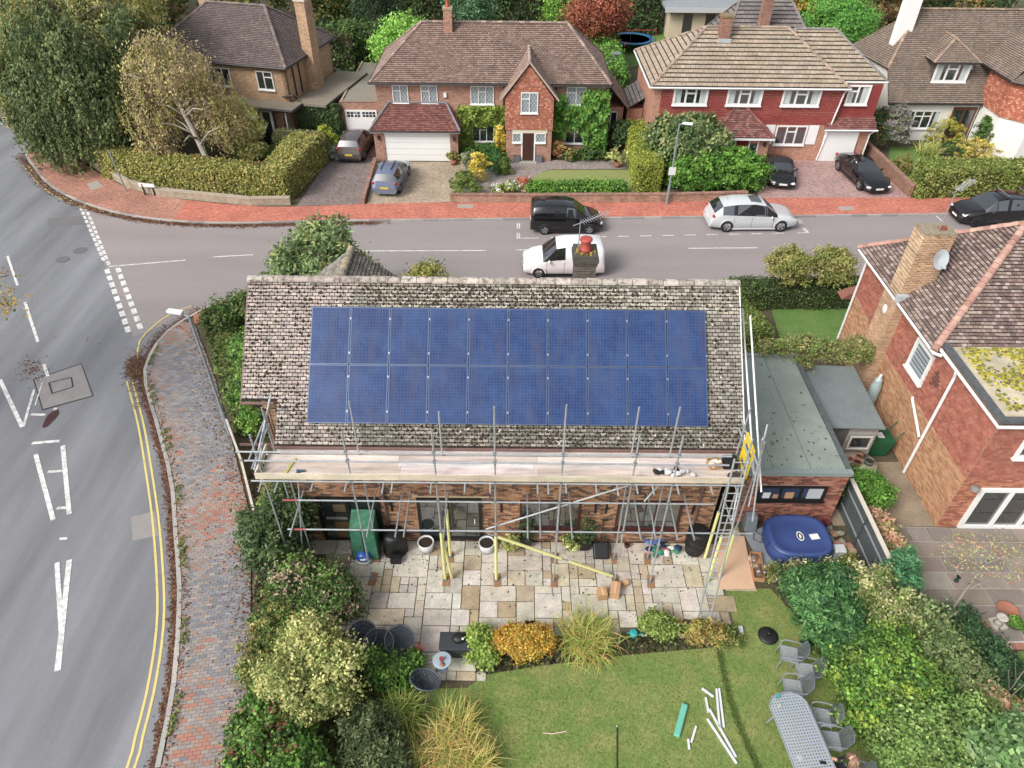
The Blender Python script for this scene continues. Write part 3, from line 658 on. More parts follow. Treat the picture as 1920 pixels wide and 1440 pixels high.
for _ in range(1600):
    x, y = G(random.gauss(254, 9), random.gauss(692, 12), RZ); P.append((x, y, RZ + .01 + random.random() * .06))
litter('fallen_leaves', 'brown fallen leaves drifted in the gutter along the curved kerb', np.array(P), .055, brown, 0)
P = []
for _ in range(1500):
    i = random.randrange(len(inner_corner) - 3); p, a = inner_corner[i + 1], inner_corner[i + 2]; f = random.random(); d = abs(random.gauss(0, .3))
    P.append((p[0] + (a[0] - p[0]) * f - d, p[1] + (a[1] - p[1]) * f - d * .3, .012 + random.random() * .02))
for _ in range(900):
    p = random.choice([q for q in nk2 if 7 < q[1] < 28]); P.append((p[0] + abs(random.gauss(0, .12)), p[1] + random.uniform(-.3, .3), .012 + random.random() * .01))
for _ in range(500): P.append((random.uniform(-14, -9), 0, .012)); P[-1] = (P[-1][0], 14 + (-9 - P[-1][0]) * 2.2 + random.gauss(0, 2), .014)
litter('fallen_leaves', 'dry leaves scattered over the brick pavement beside the garden fence', np.array([p for p in P if p[0] > -16]), .05, brown + [c(190, 160, 130)], 0)
P = [];
fk3 = [p for p in FK if -34 < p[0] < -8]
for _ in range(5000):
    p = random.choice(fk3); P.append((p[0] + random.gauss(0, .3), p[1] - abs(random.gauss(0, .16)) - .05 , RZ + .03 + random.random() * .03))
litter('fallen_leaves', 'brown leaf drift in the gutter round the far street corner', np.array(P), .08, brown, 0)
P = [G(random.gauss(60, 14), random.gauss(692, 12), RZ) + (RZ + .015,) for _ in range(250)] + [G(random.uniform(0, 300), random.uniform(420, 760), RZ) + (RZ + .015,) for _ in range(160)]
litter('fallen_leaves', 'few loose reddish leaves lying on the main road by the patched square', np.array(P), .05, brown, 0)
weeds = [c(*q) for q in [(120, 140, 60), (104, 120, 52), (150, 150, 80)]]
P = np.array([(p[0] + abs(random.gauss(0, .1)) + .02, p[1] + random.uniform(-.2, .2), .02 + random.random() * .05) for p in [random.choice([q for q in nk2 if 6.5 < q[1] < 27]) for _ in range(1500)] if math.sin(p[1] * 2.3) > .1])
litter('weeds', 'small green weeds growing behind the kerb stones of the brick pavement', P, .06, weeds, 0)

def cover_patch(label, x0, x1, y0, y1, n, pal, ok, size=.07):
    x = RNG.uniform(x0, x1, n); y = RNG.uniform(y0, y1, n); k = np.array([ok(a, b) for a, b in zip(x, y)]); x, y = x[k], y[k]; n = len(x)
    P = np.stack([x, y, -.03 + np.abs(RNG.normal(size=n)) * .08], 1); Nn = unit(n) * .8 + np.array([0, 0, .8]); Nn /= np.linalg.norm(Nn, axis=1)[:, None]
    tag(fast('ground_cover', leaf_quads(P, Nn, size * RNG.uniform(.5, 1.4, n)), pal_cols(pal, n), LEAF), label, 'ground cover', kind='stuff')
GC = [c(*q) for q in [(96, 108, 62), (76, 90, 50), (120, 122, 76), (110, 92, 68), (86, 74, 56), (70, 84, 46)]]
cover_patch('low green weeds and dead leaves under the shrubs by the pavement', -9.2, -3, 5, 15.6, 16000, GC, lambda x, y: x > -8.85 - (15.5 - y) * -.22 and (x < -6.9 or y < 13.2 - (x + 6.9) * .9) and not (y < 9.5 and x > -2.8))
cover_patch('low weeds and dead leaves under the right-hand boundary shrubs', 8.6, 15.2, 5.5, 14.2, 16000, GC, lambda x, y: x > 8.7 + max(0, 11 - y) * .5 and not any(p < x < q for p, q in spans(LAWN, y)) and not (x > 13.3 and y > 11.3))
cover_patch('low planting and leaves in the bed between patio and lawn', -1.0, 7.0, 10.3, 12.1, 6000, GC, lambda x, y: y < 11.15 + max(0, x + .7) * .09 + .1 and not any(p < x < q for p, q in spans(LAWN, y)))

cover_patch('leafy ground cover in the side garden behind the lamp post', -15, -8, 20, 29, 12000, [c(*q) for q in [(104, 128, 62), (84, 108, 50), (124, 140, 76), (96, 96, 62)]], lambda x, y: x > -15.1 + (28 - y) * .52, .09)

tp__ = smooth_path([G(1350, 1225), G(1372, 1320), G(1425, 1445), (7.1, 7.0)], .1); n__ = 3600; ii = RNG.integers(0, len(tp__), n__); xy = np.array(tp__)[ii] + RNG.normal(size=(n__, 2)) * .05
d__ = unit(n__) * np.array([.7, .7, 0]) + np.array([0, 0, .6]); P__ = np.concatenate([xy, np.full((n__, 1), -.02)], 1); w__ = np.stack([-d__[:, 1], d__[:, 0], np.zeros(n__)], 1) * .016
tag(fast('long_grass', np.stack([P__ - w__, P__ + w__, P__ + d__ * .08], 1).reshape(-1, 3), pal_cols([c(104, 130, 58), c(96, 122, 54), c(116, 138, 68)], n__), LEAF, None, nper=3), 'darker line of longer grass curving across the lawn beside the table', 'grass', kind='stuff')

P = np.array([(random.uniform(-5.8, 6.8), 15.0 - abs(random.gauss(0, 1.3)) % 3.6, .022) for _ in range(420)])
litter('dead_leaves', 'small dark dead leaves scattered over the patio slabs', P, .045, [c(52, 42, 38), c(70, 54, 46), c(40, 34, 32)], 0)
# == windows and doors (planes: O corner, U along wall, Z up, N outward)
GLASS = M('window_glass', c(46, 54, 58), .05, spec=.6); GLASS.node_tree.nodes['Principled BSDF'].inputs['IOR'].default_value = 2.4
WFRAME = M('white_frame', c(244, 244, 242), .45, n2=(8, .04)); DFRAME = M('dark_frame', c(36, 34, 34), .45); BFRAME = M('brown_frame', c(84, 42, 38), .5)
CURT = M('curtain', c(196, 204, 202), .9, n1=(9, .2), stretch=(1, 1, .05))
def leaded():
    if 'leaded_glass' in MATS: return MATS['leaded_glass']
    m = M('leaded_glass', c(150, 164, 172), .15, spec=.6); N = m.node_tree.nodes; L = m.node_tree.links
    g = N.new('ShaderNodeNewGeometry'); mp = N.new('ShaderNodeMapping'); mp.inputs['Scale'].default_value = (1, 0, .62); mp.inputs['Rotation'].default_value = (0, rad(45), 0)
    L.new(g.outputs['Position'], mp.inputs['Vector'])
    ck = N.new('ShaderNodeSeparateXYZ'); L.new(mp.outputs[0], ck.inputs[0]); outs = []
    for k in (0, 2):
        a = N.new('ShaderNodeMath'); a.operation = 'PINGPONG'; a.inputs[1].default_value = .075; L.new(ck.outputs[k], a.inputs[0])
        b = N.new('ShaderNodeMath'); b.operation = 'LESS_THAN'; b.inputs[1].default_value = .011; L.new(a.outputs[0], b.inputs[0]); outs.append(b)
    mx = N.new('ShaderNodeMath'); mx.operation = 'MAXIMUM'; L.new(outs[0].outputs[0], mx.inputs[0]); L.new(outs[1].outputs[0], mx.inputs[1])
    cm = N.new('ShaderNodeMix'); cm.data_type = 'RGBA'; L.new(mx.outputs[0], cm.inputs[0]); cm.inputs[6].default_value = c(168, 180, 186); cm.inputs[7].default_value = c(84, 88, 92)
    L.new(cm.outputs[2], N['Principled BSDF'].inputs['Base Color']); return m
def window(parent, O, U, Nn, u0, u1, z0, z1, cols=(1,), trans=(), frame=WFRAME, fw=.06, glass=None, sill=True, curtains=False, name='window', depth=.07, sillmat=None):
    """framed window standing proud in its opening; cols = widths of lights, trans = lights with a top vent"""
    O = Vector((O[0], O[1], 0)); U = Vector(U).normalized(); Nn = Vector(Nn).normalized(); Z = Vector((0, 0, 1)); mb = MB()
    B = lambda m, a, b, p, q, n0, n1: m.obox(O, U, Z, Nn, a, b, p, q, n0, n1)
    B(mb, u0, u1, z0, z0 + fw, 0, depth); B(mb, u0, u1, z1 - fw, z1, 0, depth)
    B(mb, u0, u0 + fw, z0 + fw, z1 - fw, 0, depth); B(mb, u1 - fw, u1, z0 + fw, z1 - fw, 0, depth)
    tot = sum(cols); x = u0 + fw; W = (u1 - u0 - 2 * fw); panes = []
    for i, cw in enumerate(cols):
        x2 = x + W * cw / tot
        if i < len(cols) - 1: B(mb, x2 - fw * .45, x2 + fw * .45, z0 + fw, z1 - fw, 0, depth * .95)
        a = x + (fw * .45 if i else 0); b = x2 - (fw * .45 if i < len(cols) - 1 else 0)
        if i in trans:
            zt = z0 + (z1 - z0) * .68; B(mb, a, b, zt - fw * .4, zt + fw * .4, 0, depth * .9); panes += [(a, b, z0 + fw, zt - fw * .4), (a, b, zt + fw * .4, z1 - fw)]
        else: panes.append((a, b, z0 + fw, z1 - fw))
        x = x2
    f = mb.build(name, frame, parent)
    for i, (a, b, p, q) in enumerate(panes):
        g = MB(); B(g, a, b, p, q, .012, .02); g.build('pane', glass or GLASS, f)
        if curtains and (i == 0 or i == len(panes) - 1):
            g = MB(); w = (b - a) * .62; s0 = a if i == 0 else b - w; B(g, s0, s0 + w, p + .02, q - .01, .0205, .024); g.build('curtain', CURT, f)
    if sill:
        g = MB(); B(g, u0 - .04, u1 + .04, z0 - .07, z0 - .002, 0, depth + .05); g.build('sill', sillmat or frame, f)
    return f
# == THE HOUSE WITH THE SOLAR PANELS
EY, EZ, TANR = 14.65, 5.05, .9
RY, RZH = 18.36, EZ + TANR * (18.36 - EY)
XL, XR, XS = -8.02, 6.86, -6.95
house = T('brick_house', 'brown brick house with dark tiled roof carrying twenty blue solar panels', 'house', (0, 18.4, -.02))
TILE = M('clay_tile', None, .92, n1=(5, .22), n2=(45, .22), bump=(60, .5))
ROOFBASE = M('roof_underlay', c(48, 43, 38), .95, n2=(8, .3))
roof_pal = [c(*q) for q in [(186, 170, 160), (176, 160, 152), (196, 182, 170), (160, 150, 142), (168, 160, 146), (150, 144, 132), (140, 134, 122), (128, 124, 112), (182, 174, 158), (118, 114, 104)]]
def roof_pick(p):
    if p.z > 7.75 and p.x > -4.2: return random.choice(roof_pal[4:9] + roof_pal[8:9] * 3)
    if p.x < -4.6 + math.sin(p.z * 3) * .3: return random.choice(roof_pal[:4] + roof_pal[:2]) if p.z > 5.8 else random.choice(roof_pal[1:5] + roof_pal[5:7])
    return random.choice(roof_pal[4:8] + (roof_pal[9:10] if p.z < 5.6 else roof_pal[3:4]))
cosr = math.cos(math.atan(TANR)); vr = (RY - EY) / cosr; vstep = 1.30
P0 = (XL, EY, EZ)
rear = roof_slope(house, 'rear_roof_slope', P0, (XR, EY, EZ), (XR, RY, RZH), (XL, RY, RZH), roof_pal, TILE, ROOFBASE, .165, .112, .024, indiv=300, pick=roof_pick, jitter=.5,
                  poly=[(XS - XL, 0), (XR - XL, 0), (XR - XL, vr), (0, vr), (0, vstep), (XS - XL, vstep)], vis=lambda p: True)
FYE = 2 * RY - EY
front = roof_slope(house, 'front_roof_slope', (XR, FYE, EZ), (XL, FYE, EZ), (XL, RY, RZH), (XR, RY, RZH), roof_pal, TILE, ROOFBASE, .33, .22, .03)
ridge_tiles(house, (XL, RY, RZH + .03), (XR, RY, RZH + .03), M('ridge_tile', None, .92, n1=(6, .8), n2=(30, .3), bump=(40, .6), tint=c(76, 68, 54), ramp=(.46, .66)), [c(*q) for q in [(196, 184, 172), (184, 172, 160), (204, 192, 180), (176, 166, 156)]], r=.14, L=.46)
# moss lumps lodged in the tile joints
MOSS = M('moss', None, .98, n2=(60, .3)); mb = MB(); Uu, Vu = Vector((1, 0, 0)), Vector((0, cosr, math.sin(math.atan(TANR)))); Nu = Uu.cross(Vu)
for _ in range(15000):
    x = random.uniform(XL + .05, XR - .05); v = random.uniform(.05, vr - .1)
    if x < XS and v < vstep: continue
    d = .08
    if v > 4.2 and -4.3 < x < 3.2: d = 1.0
    elif v > 4.2: d = .28
    elif x < -5.8 and v > .8: d = .42 if math.sin(x * 3 + v * 2) > -.2 else .15
    elif v < .85: d = .75 if x > -3.5 else .22
    elif x > 5.9: d = .12
    if -5.75 < x < 5.75 and .72 < v < 4.15: continue
    if random.random() > d: continue
    row = math.floor(v / .112); v = row * .112 + random.uniform(-.01, .03); off = (row % 2) * .0825; x = XL + (round((x - XL - off) / .165) * .165 + off) + random.gauss(0, .012)
    b = Vector((XL, EY, EZ)) + Uu * (x - XL) + Vu * v + Nu * .012; r = random.uniform(.025, .066); n = 6; k = len(mb.v); cl = jit(random.choice([c(62, 54, 42), c(52, 46, 38), c(74, 66, 46), c(58, 52, 44)]), .2)
    for q in range(n): a = q * 2 * math.pi / n + random.random() * .4; mb.v.append(tuple(b + Uu * math.cos(a) * r * random.uniform(.7, 1.3) + Vu * math.sin(a) * r * random.uniform(.7, 1.3)))
    mb.v.append(tuple(b + Nu * random.uniform(.015, .035)))
    for q in range(n): mb.f.append((k + q, k + (q + 1) % n, k + n)); mb.c.append(cl)
stuff(mb.build('moss', MOSS, rear))
# pale lichen spots and slipped tiles
mb = MB()
for _ in range(300):
    x = random.uniform(XL + .1, XR - .1); v = random.uniform(.1, vr - .2)
    if (-5.75 < x < 5.75 and .72 < v < 4.15) or (x < XS and v < vstep): continue
    b = Vector((XL, EY, EZ)) + Uu * (x - XL) + Vu * v + Nu * .030; r = random.uniform(.012, .04)
    mb.poly([b + (Uu * math.cos(a) + Vu * math.sin(a)) * r * random.uniform(.6, 1.2) for a in [q * math.pi / 3 for q in range(6)]], jit(random.choice([c(214, 206, 196), c(200, 190, 180), c(206, 198, 186)]), .1))
stuff(mb.build('lichen', MOSS, rear))
# walls
bpal = [c(*q) for q in [(182, 134, 100), (170, 120, 88), (190, 144, 110), (158, 110, 82), (112, 88, 76), (98, 80, 72), (198, 156, 120), (126, 98, 82), (176, 128, 94)]]
BRICK = M('facing_brick', None, .9, n1=(1.5, .15), n2=(40, .2), bump=(60, .4))
MORT = M('mortar', c(176, 158, 132), .95, n2=(10, .15))
WY = 15.1
mb = MB(); mb.bx(XS, 6.7, WY, WY + .25, -.02, 5.2); rw = mb.build('rear_wall', MORT, house)
openings = [(-6.36, -4.3, .05, 2.25), (-3.08, -.96, .1, 2.24), (.3, 2.3, .74, 2.17), (3.5, 5.62, .76, 2.2)]
field(rw, 'brick', (XS, WY, 0), (1, 0, 0), (0, 0, 1), [(0, -.02), (6.7 - XS, -.02), (6.7 - XS, 4.95), (0, 4.95)], .225, .075, bpal, BRICK, t=.01, kind='brick', holes=[(a - XS, b - XS, p, q) for a, b, p, q in openings], indiv=300, gap=.011, vis=lambda p: p.z < 2.9)
BR_DARK_X = brick_mat('brick_brown_x', (bpal[0], bpal[5]), MATS['mortar'].node_tree.nodes['RGB'].outputs[0].default_value[:], axis='x'); BR_DARK_Y = brick_mat('brick_brown_y', (bpal[0], bpal[7]), c(176, 158, 132), axis='y')
mb = MB(); zt = lambda y: EZ - .1 + TANR * (y - EY) if y <= RY else EZ - .1 + TANR * (FYE - y)
for x, nm in ((6.45, 'gable_wall'), (-7.75, 'gable_wall')):
    m = MB(); y0 = WY + .26 if x > 0 else 16.3; ys = [y0, RY, FYE - .5]
    a = [(x, y0, -.02), (x, ys[2], -.02), (x, ys[2], zt(ys[2])), (x, RY, zt(RY)), (x, y0, zt(y0))]; b = [(x + .24, q[1], q[2]) for q in a]
    m.poly(a[::-1] if x > 0 else a[::-1]); m.poly(b)
    for i in range(5): j = (i + 1) % 5; m.poly([a[i], a[j], b[j], b[i]])
    m.build(nm, BR_DARK_Y, house)
MB().bx(-7.75, 6.68, FYE - .5, FYE - .25, -.02, 5.1).build('front_wall', BR_DARK_X, house)
MB().bx(-7.5, XS - .01, 16.05, 16.29, -.02, 6.2).build('rear_wall_return', BR_DARK_X, house); MB().bx(XS, XS + .2, WY + .26, 16.04, -.02, 5.2).build('side_wall_return', BR_DARK_Y, house)
FASC = M('brown_fascia', c(122, 92, 86), .5, n2=(6, .15))
m = MB(); m.bx(XL, XR, EY + .06, EY + .09, EZ - .11, EZ - .03); m.build('fascia', FASC, house)
m = MB(); m.path([(XS - .1, EY - .05, EZ - .05), (0, EY - .05, EZ - .06), (XR + .03, EY - .05, EZ - .05)], .045, n=8); m.build('gutter', FASC, house)
m = MB(); m.path([(XL - .02, 15.57, 5.86), (XS - .08, 15.57, 5.86)], .05, n=8); m.path([(XL + .25, 15.57, 5.85), (XL + .45, 16.0, 5.2), (-7.45, 16.0, .2)], .045, n=8); m.build('downpipe', FASC, house)
for x in (-4.12, 6.1):
    m = MB(); m.path([(x, EY, EZ - .1), (x, WY - .07, EZ - .5), (x, WY - .07, .05)], .045, n=8); m.build('downpipe', FASC, house)
for s in (XL - .01, XR - .02):
    m = MB(); m.hexa([(s, EY + (.97 if s < 0 else 0), EZ - .12 + (.87 if s < 0 else 0)), (s + .03, EY + (.97 if s < 0 else 0), EZ - .12 + (.87 if s < 0 else 0)), (s + .03, RY, RZH - .12), (s, RY, RZH - .12), (s, EY + (.97 if s < 0 else 0), EZ + .03 + (.87 if s < 0 else 0)), (s + .03, EY + (.97 if s < 0 else 0), EZ + .03 + (.87 if s < 0 else 0)), (s + .03, RY, RZH + .03), (s, RY, RZH + .03)]); m.build('bargeboard', WFRAME if s > 0 else FASC, house)
d1 = window(house, (0, WY), (1, 0, 0), (0, -1, 0), *openings[0], cols=(1, 1), frame=DFRAME, fw=.1, sill=False, name='patio_door')
d2 = window(house, (0, WY), (1, 0, 0), (0, -1, 0), *openings[1], cols=(1.0, 1.1), frame=DFRAME, fw=.1, sill=False, name='sliding_door')
m = MB(); m.box((-1.2, WY - .1, 1.15), (.03, .05, .2)); m.build('handle', WFRAME, d2)
for o in openings[2:]: window(house, (0, WY), (1, 0, 0), (0, -1, 0), *o, cols=(2, 1) if o[0] < 2 else (1.6, 1), frame=BFRAME, fw=.07, sillmat=BFRAME)
m = MB(); m.bx(-3.2, -.7, WY - .02, WY - .001, 2.25, 2.32); m.build('lintel', M('lintel', c(206, 186, 150), .9, n2=(10, .1)), house)
for x in (-3.95, -.35, 2.75, 3.1, 5.95):
    m = MB(); m.bx(x, x + .07, WY - .035, WY - .012, 1.55, 2.1); m.build('wall_tie_bar', DFRAME, house)
INNER = M('room_clutter', None, .8)
for nm, q, cl in (('interior_box', (-5.9, -5.35, .15, .95), (130, 100, 64)), ('interior_shelf', (-6.15, -5.45, 1.1, 1.22), (150, 148, 142)), ('interior_bag', (-5.85, -5.45, 1.5, 1.85), (112, 94, 66)), ('interior_case', (-5.3, -5.15, .15, .8), (150, 150, 148))):
    m = MB(); m.bx(q[0], q[1], WY - .03, WY - .021, q[2], q[3], c(*cl)); m.build(nm, INNER, d1)
# chimney on the street side, pot on top
chim = MB(); chim.bx(1.95, 2.6, 19.4, 20.1, 6.7, 8.35); ch = chim.build('chimney', M('chimney_brick', c(96, 90, 84), .95, n1=(5, .5), n2=(30, .3), bump=(30, .6), tint=c(60, 54, 46)), house)
for i, (z, e) in enumerate(((8.35, .05), (8.47, .08), (8.59, .05))): m = MB(); m.bx(1.95 - e, 2.6 + e, 19.4 - e, 20.1 + e, z, z + .118); m.build('corbel_course', MATS['chimney_brick'], ch)
for k in range(14):
    m = MB(); m.bx(1.93, 2.62, 19.385, 19.4, 6.95 + k * .1, 7.02 + k * .1); m.build('brick_course', M('chimney_course', c(120, 110, 102), .95, n1=(6, .5), n2=(30, .3)), ch)
m = MB(); m.bx(1.93, 2.62, 19.35, 19.39, 6.75, 6.93); m.build('lead_flashing', M('lead', c(186, 192, 196), .5, n2=(10, .2)), ch)
m = MB(); m.lathe([(.17, 0), (.2, .05), (.17, .1), (.15, .3), (.2, .36), (.2, .42), (.14, .44), (1e-4, .44)], (2.27, 19.75, 8.7), 18); m.build('chimney_pot', M('terracotta_red', c(190, 84, 74), .7, n2=(8, .2)), ch, smooth=True)
m = MB()
for _ in range(60): a = random.uniform(0, 6.28); m.ball((2.27 + math.cos(a) * random.uniform(.2, .33), 19.7 + math.sin(a) * random.uniform(.2, .36), 8.71), random.uniform(.03, .06), 5, 4, jit(random.choice([c(180, 140, 50), c(110, 96, 50), c(86, 76, 50)]), .2))
stuff(m.build('moss', MOSS, ch))
ALU = M('aerial_metal', c(200, 202, 204), .4, metal=.6)
def aerial(x, y, z0, z1, az, label, n=12, boom=1.3):
    t = T('tv_aerial', label, 'aerial', (x, y, z0)); m = MB(); m.tube((x, y, z0), (x, y, z1), .018, n=6); m.build('mast', ALU, t)
    d = Vector((math.cos(az), math.sin(az), .16)).normalized(); s = Vector((-math.sin(az), math.cos(az), 0)); p = Vector((x, y, z1 - .03)) - d * .25
    m = MB(); m.tube(p, p + d * boom, .013, n=6); m.build('boom', ALU, t)
    for k in range(n): q = p + d * boom * (.25 + .75 * k / n); m = MB(); m.tube(q - s * .14, q + s * .14, .006, n=5); m.build('element', ALU, t)
aerial(2.03, 19.6, 8.69, 9.75, rad(25), 'thin metal tv aerial on the mossy chimney with red pot')
# gabled wing towards the street
wx, wz = -5.85, 7.05
wing_pal = roof_pal[5:8] + [c(120, 108, 100)]
roof_slope(house, 'wing_roof_slope', (wx + 2.4, 19.6, 5.0), (wx + 2.4, 23.0, 5.0), (wx, 22.6, wz), (wx, 20.4, wz), wing_pal, TILE, ROOFBASE, .2, .14, .03)
roof_slope(house, 'wing_roof_slope', (wx - 2.4, 23.0, 5.0), (wx - 2.4, 19.6, 5.0), (wx, 20.4, wz), (wx, 22.6, wz), wing_pal, TILE, ROOFBASE, .2, .14, .03)
ridge_tiles(house, (wx, 20.3, wz + .02), (wx, 22.65, wz + .02), MATS['ridge_tile'], [c(190, 174, 140), c(160, 150, 130)], .13, .4)
MB().bx(wx - 2.2, wx + 2.2, 21.9, 22.7, -.02, 5.05).build('wing_wall', BR_DARK_X, house)
m = MB(); m.prism([(wx - 2.2, 22.3), (wx + 2.2, 22.3), (wx + 2.2, 22.35), (wx - 2.2, 22.35)], 5.05, 5.06); m.poly([(wx - 2.2, 22.5, 5.05), (wx + 2.2, 22.5, 5.05), (wx, 22.5, wz - .12)]); m.build('wing_gable', BR_DARK_X, house)
# == solar panels: two rows of ten, portrait
def pv_mat():
    m = bpy.data.materials.new('solar_glass'); m.use_nodes = True; N = m.node_tree.nodes; L = m.node_tree.links; b = N['Principled BSDF']
    tc = N.new('ShaderNodeTexCoord'); br = N.new('ShaderNodeTexBrick'); L.new(tc.outputs['Object'], br.inputs['Vector'])
    br.offset = 0; br.inputs['Scale'].default_value = 1; br.inputs['Brick Width'].default_value = .0935; br.inputs['Row Height'].default_value = .0935; br.inputs['Mortar Size'].default_value = .0035; br.inputs['Mortar Smooth'].default_value = .3
    br.inputs['Color1'].default_value = c(36, 58, 108); br.inputs['Color2'].default_value = c(44, 66, 113); br.inputs['Mortar'].default_value = c(74, 98, 146)
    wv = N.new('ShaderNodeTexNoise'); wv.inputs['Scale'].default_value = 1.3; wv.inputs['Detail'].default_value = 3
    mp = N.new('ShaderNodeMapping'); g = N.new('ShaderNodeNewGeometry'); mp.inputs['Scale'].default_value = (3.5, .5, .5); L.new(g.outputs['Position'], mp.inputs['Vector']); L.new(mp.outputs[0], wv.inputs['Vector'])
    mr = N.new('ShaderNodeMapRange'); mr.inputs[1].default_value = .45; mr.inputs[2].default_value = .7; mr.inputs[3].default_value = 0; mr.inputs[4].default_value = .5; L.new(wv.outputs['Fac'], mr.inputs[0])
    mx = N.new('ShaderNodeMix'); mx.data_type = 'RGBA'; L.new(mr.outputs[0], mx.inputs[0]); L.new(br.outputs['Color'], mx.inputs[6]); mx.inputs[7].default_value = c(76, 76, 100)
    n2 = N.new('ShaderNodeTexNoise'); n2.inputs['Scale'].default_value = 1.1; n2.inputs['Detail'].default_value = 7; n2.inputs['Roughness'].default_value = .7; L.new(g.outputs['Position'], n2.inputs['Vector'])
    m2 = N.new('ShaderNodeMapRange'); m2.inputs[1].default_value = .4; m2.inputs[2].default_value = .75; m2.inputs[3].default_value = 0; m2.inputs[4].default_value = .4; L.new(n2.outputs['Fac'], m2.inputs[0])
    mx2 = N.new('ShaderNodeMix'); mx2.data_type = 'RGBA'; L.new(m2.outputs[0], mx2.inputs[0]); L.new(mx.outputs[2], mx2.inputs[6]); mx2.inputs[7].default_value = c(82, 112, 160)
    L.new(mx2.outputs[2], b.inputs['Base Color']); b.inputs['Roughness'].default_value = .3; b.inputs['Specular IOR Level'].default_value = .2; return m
PV = pv_mat(); ALUF = M('panel_frame', c(92, 108, 140), .4, metal=.5); CLAMP = M('clamp', c(170, 172, 176), .4, metal=.6)
yt = 17.73; x0 = V(588, 579, yt)[0]; x1 = V(1320, 585, yt)[0]; pitch = (x1 - x0 + .02) / 10; pw = pitch - .022; pl = 1.735
vt = (17.73 - EY) / cosr
rotp = Matrix((Uu, Vu, Nu)).transposed().to_4x4()
fm = MB()
for a in (0, pw - .025): fm.bx(a, a + .025, 0, pl, 0, .036)
fm.bx(.026, pw - .026, 0, .025, 0, .036); fm.bx(.026, pw - .026, pl - .025, pl, 0, .036)
gm = MB(); gm.bx(.0255, pw - .0255, .0255, pl - .0255, .004, .033)
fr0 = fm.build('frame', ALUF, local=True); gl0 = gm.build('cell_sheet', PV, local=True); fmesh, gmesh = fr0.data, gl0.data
bpy.data.objects.remove(fr0); bpy.data.objects.remove(gl0)
for row in range(2):
    for i in range(10):
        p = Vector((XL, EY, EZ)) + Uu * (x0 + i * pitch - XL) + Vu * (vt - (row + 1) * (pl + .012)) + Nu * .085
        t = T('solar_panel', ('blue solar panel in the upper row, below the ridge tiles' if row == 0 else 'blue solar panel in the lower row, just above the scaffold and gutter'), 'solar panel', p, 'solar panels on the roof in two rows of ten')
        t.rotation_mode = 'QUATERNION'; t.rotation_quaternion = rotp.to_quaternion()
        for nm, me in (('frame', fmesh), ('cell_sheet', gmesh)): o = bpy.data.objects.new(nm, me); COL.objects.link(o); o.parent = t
        for vv in (.35, pl - .35):
            m = MB(); m.bx(pw - .01, pw + .032, vv - .03, vv + .03, .037, .046); m.build('clamp', CLAMP, t, local=True)
# mounting rails under the array
rt = T('mounting_rail_set', 'aluminium mounting rails running under the solar panels', 'rails', Vector((XL, EY, EZ)) + Uu * (x0 - XL) + Vu * .8)
for row in range(2):
    for vv in (.35, pl - .35):
        b = vt - (row + 1) * (pl + .012) + vv; o = Vector((XL, EY, EZ)); m = MB(); m.obox(o, Uu, Vu, Nu, x0 - XL - .06, x1 - XL + .06, b - .02, b + .02, .028, .083); m.build('rail', CLAMP, rt)
# == scaffold along the rear eaves
STEEL = M('galvanised_tube', c(186, 192, 196), .45, metal=.45, n1=(5, .2), n2=(30, .12)); FOAM = M('yellow_foam', c(232, 230, 150), .9, n2=(10, .06)); COUP = M('coupler', c(150, 152, 152), .5, metal=.6)
BOARD = M('scaffold_board', None, .9, n1=(2.5, .32), n2=(25, .15), stretch=(.35, 3, 1)); SOLE = M('sole_board', c(160, 120, 84), .9, n1=(5, .25))
sc = T('scaffold', 'galvanised tube scaffold with timber platform along the rear eaves', 'scaffold', (0, 13.5, 0))
YO, YI, PZ = 13.5, 14.42, 4.88; tr = .026
def st(a, b, name, mat=None, r=tr, parent=None): m = MB(); m.tube(a, b, r, n=8); return m.build(name, mat or STEEL, parent or sc, smooth=False)
ups = [(-4.52, 6.75), (-2.12, 6.78), (-.45, 7.69), (1.42, 6.75), (3.42, 6.74), (4.58, 6.72)]
for x, zt_ in ups:
    u = st((x, YO, .045), (x, YO, zt_), 'upright'); m = MB(); m.box((x + .03, YO, .0155), (.24, .5, .03), random.uniform(-.15, .15)); m.build('sole_board', SOLE, sc)
    m = MB(); m.box((x, YO, .036), (.15, .15, .008)); m.build('base_plate', COUP, sc)
    for z in (2.65, 4.0, 4.82, 5.65, 6.0): m = MB(); m.box((x, YO - .02, z), (.085, .11, .075)); m.build('coupler', COUP, sc)
for x, zt_ in [(-4.45, 7.0), (-2.02, 6.65), (1.5, 6.95), (3.5, 6.9), (4.62, 6.9)]:
    st((x, YI, .045), (x, YI, zt_), 'upright'); m = MB(); m.box((x, YI - .03, .0155), (.22, .45, .03), random.uniform(-.2, .2)); m.build('sole_board', SOLE, sc); m = MB(); m.box((x, YI, .036), (.15, .15, .008)); m.build('base_plate', COUP, sc)
for x, y, z0, z1 in [(-7.0, YO, 0, 6.6), (-6.9, YI, 0, 6.75), (-6.45, YO + .4, 0, 4.8), (6.45, YO, 0, 6.6), (6.55, YI, 0, 6.9), (6.9, YO + .2, 0, 6.3)]: st((x, y, z0 + .01), (x, y, z1), 'upright')
led = [(2.65, YO - .055, -6.75, 7.3), (4.0, YO - .055, -6.6, 5.9), (4.82, YO - .055, -7.35, 6.6), (5.65, YO - .055, -7.35, 6.0), (6.0, YO - .055, -7.5, 6.0)]
for z, y, a, b in led: st((a, y, z), (b, y, z), 'ledger')
RED = M('red_tube_end', c(176, 84, 84), .6)
for z in (2.65, 4.0): st((-6.62, YO - .055, z), (-6.2, YO - .055, z), 'painted_end', RED, tr + .002)
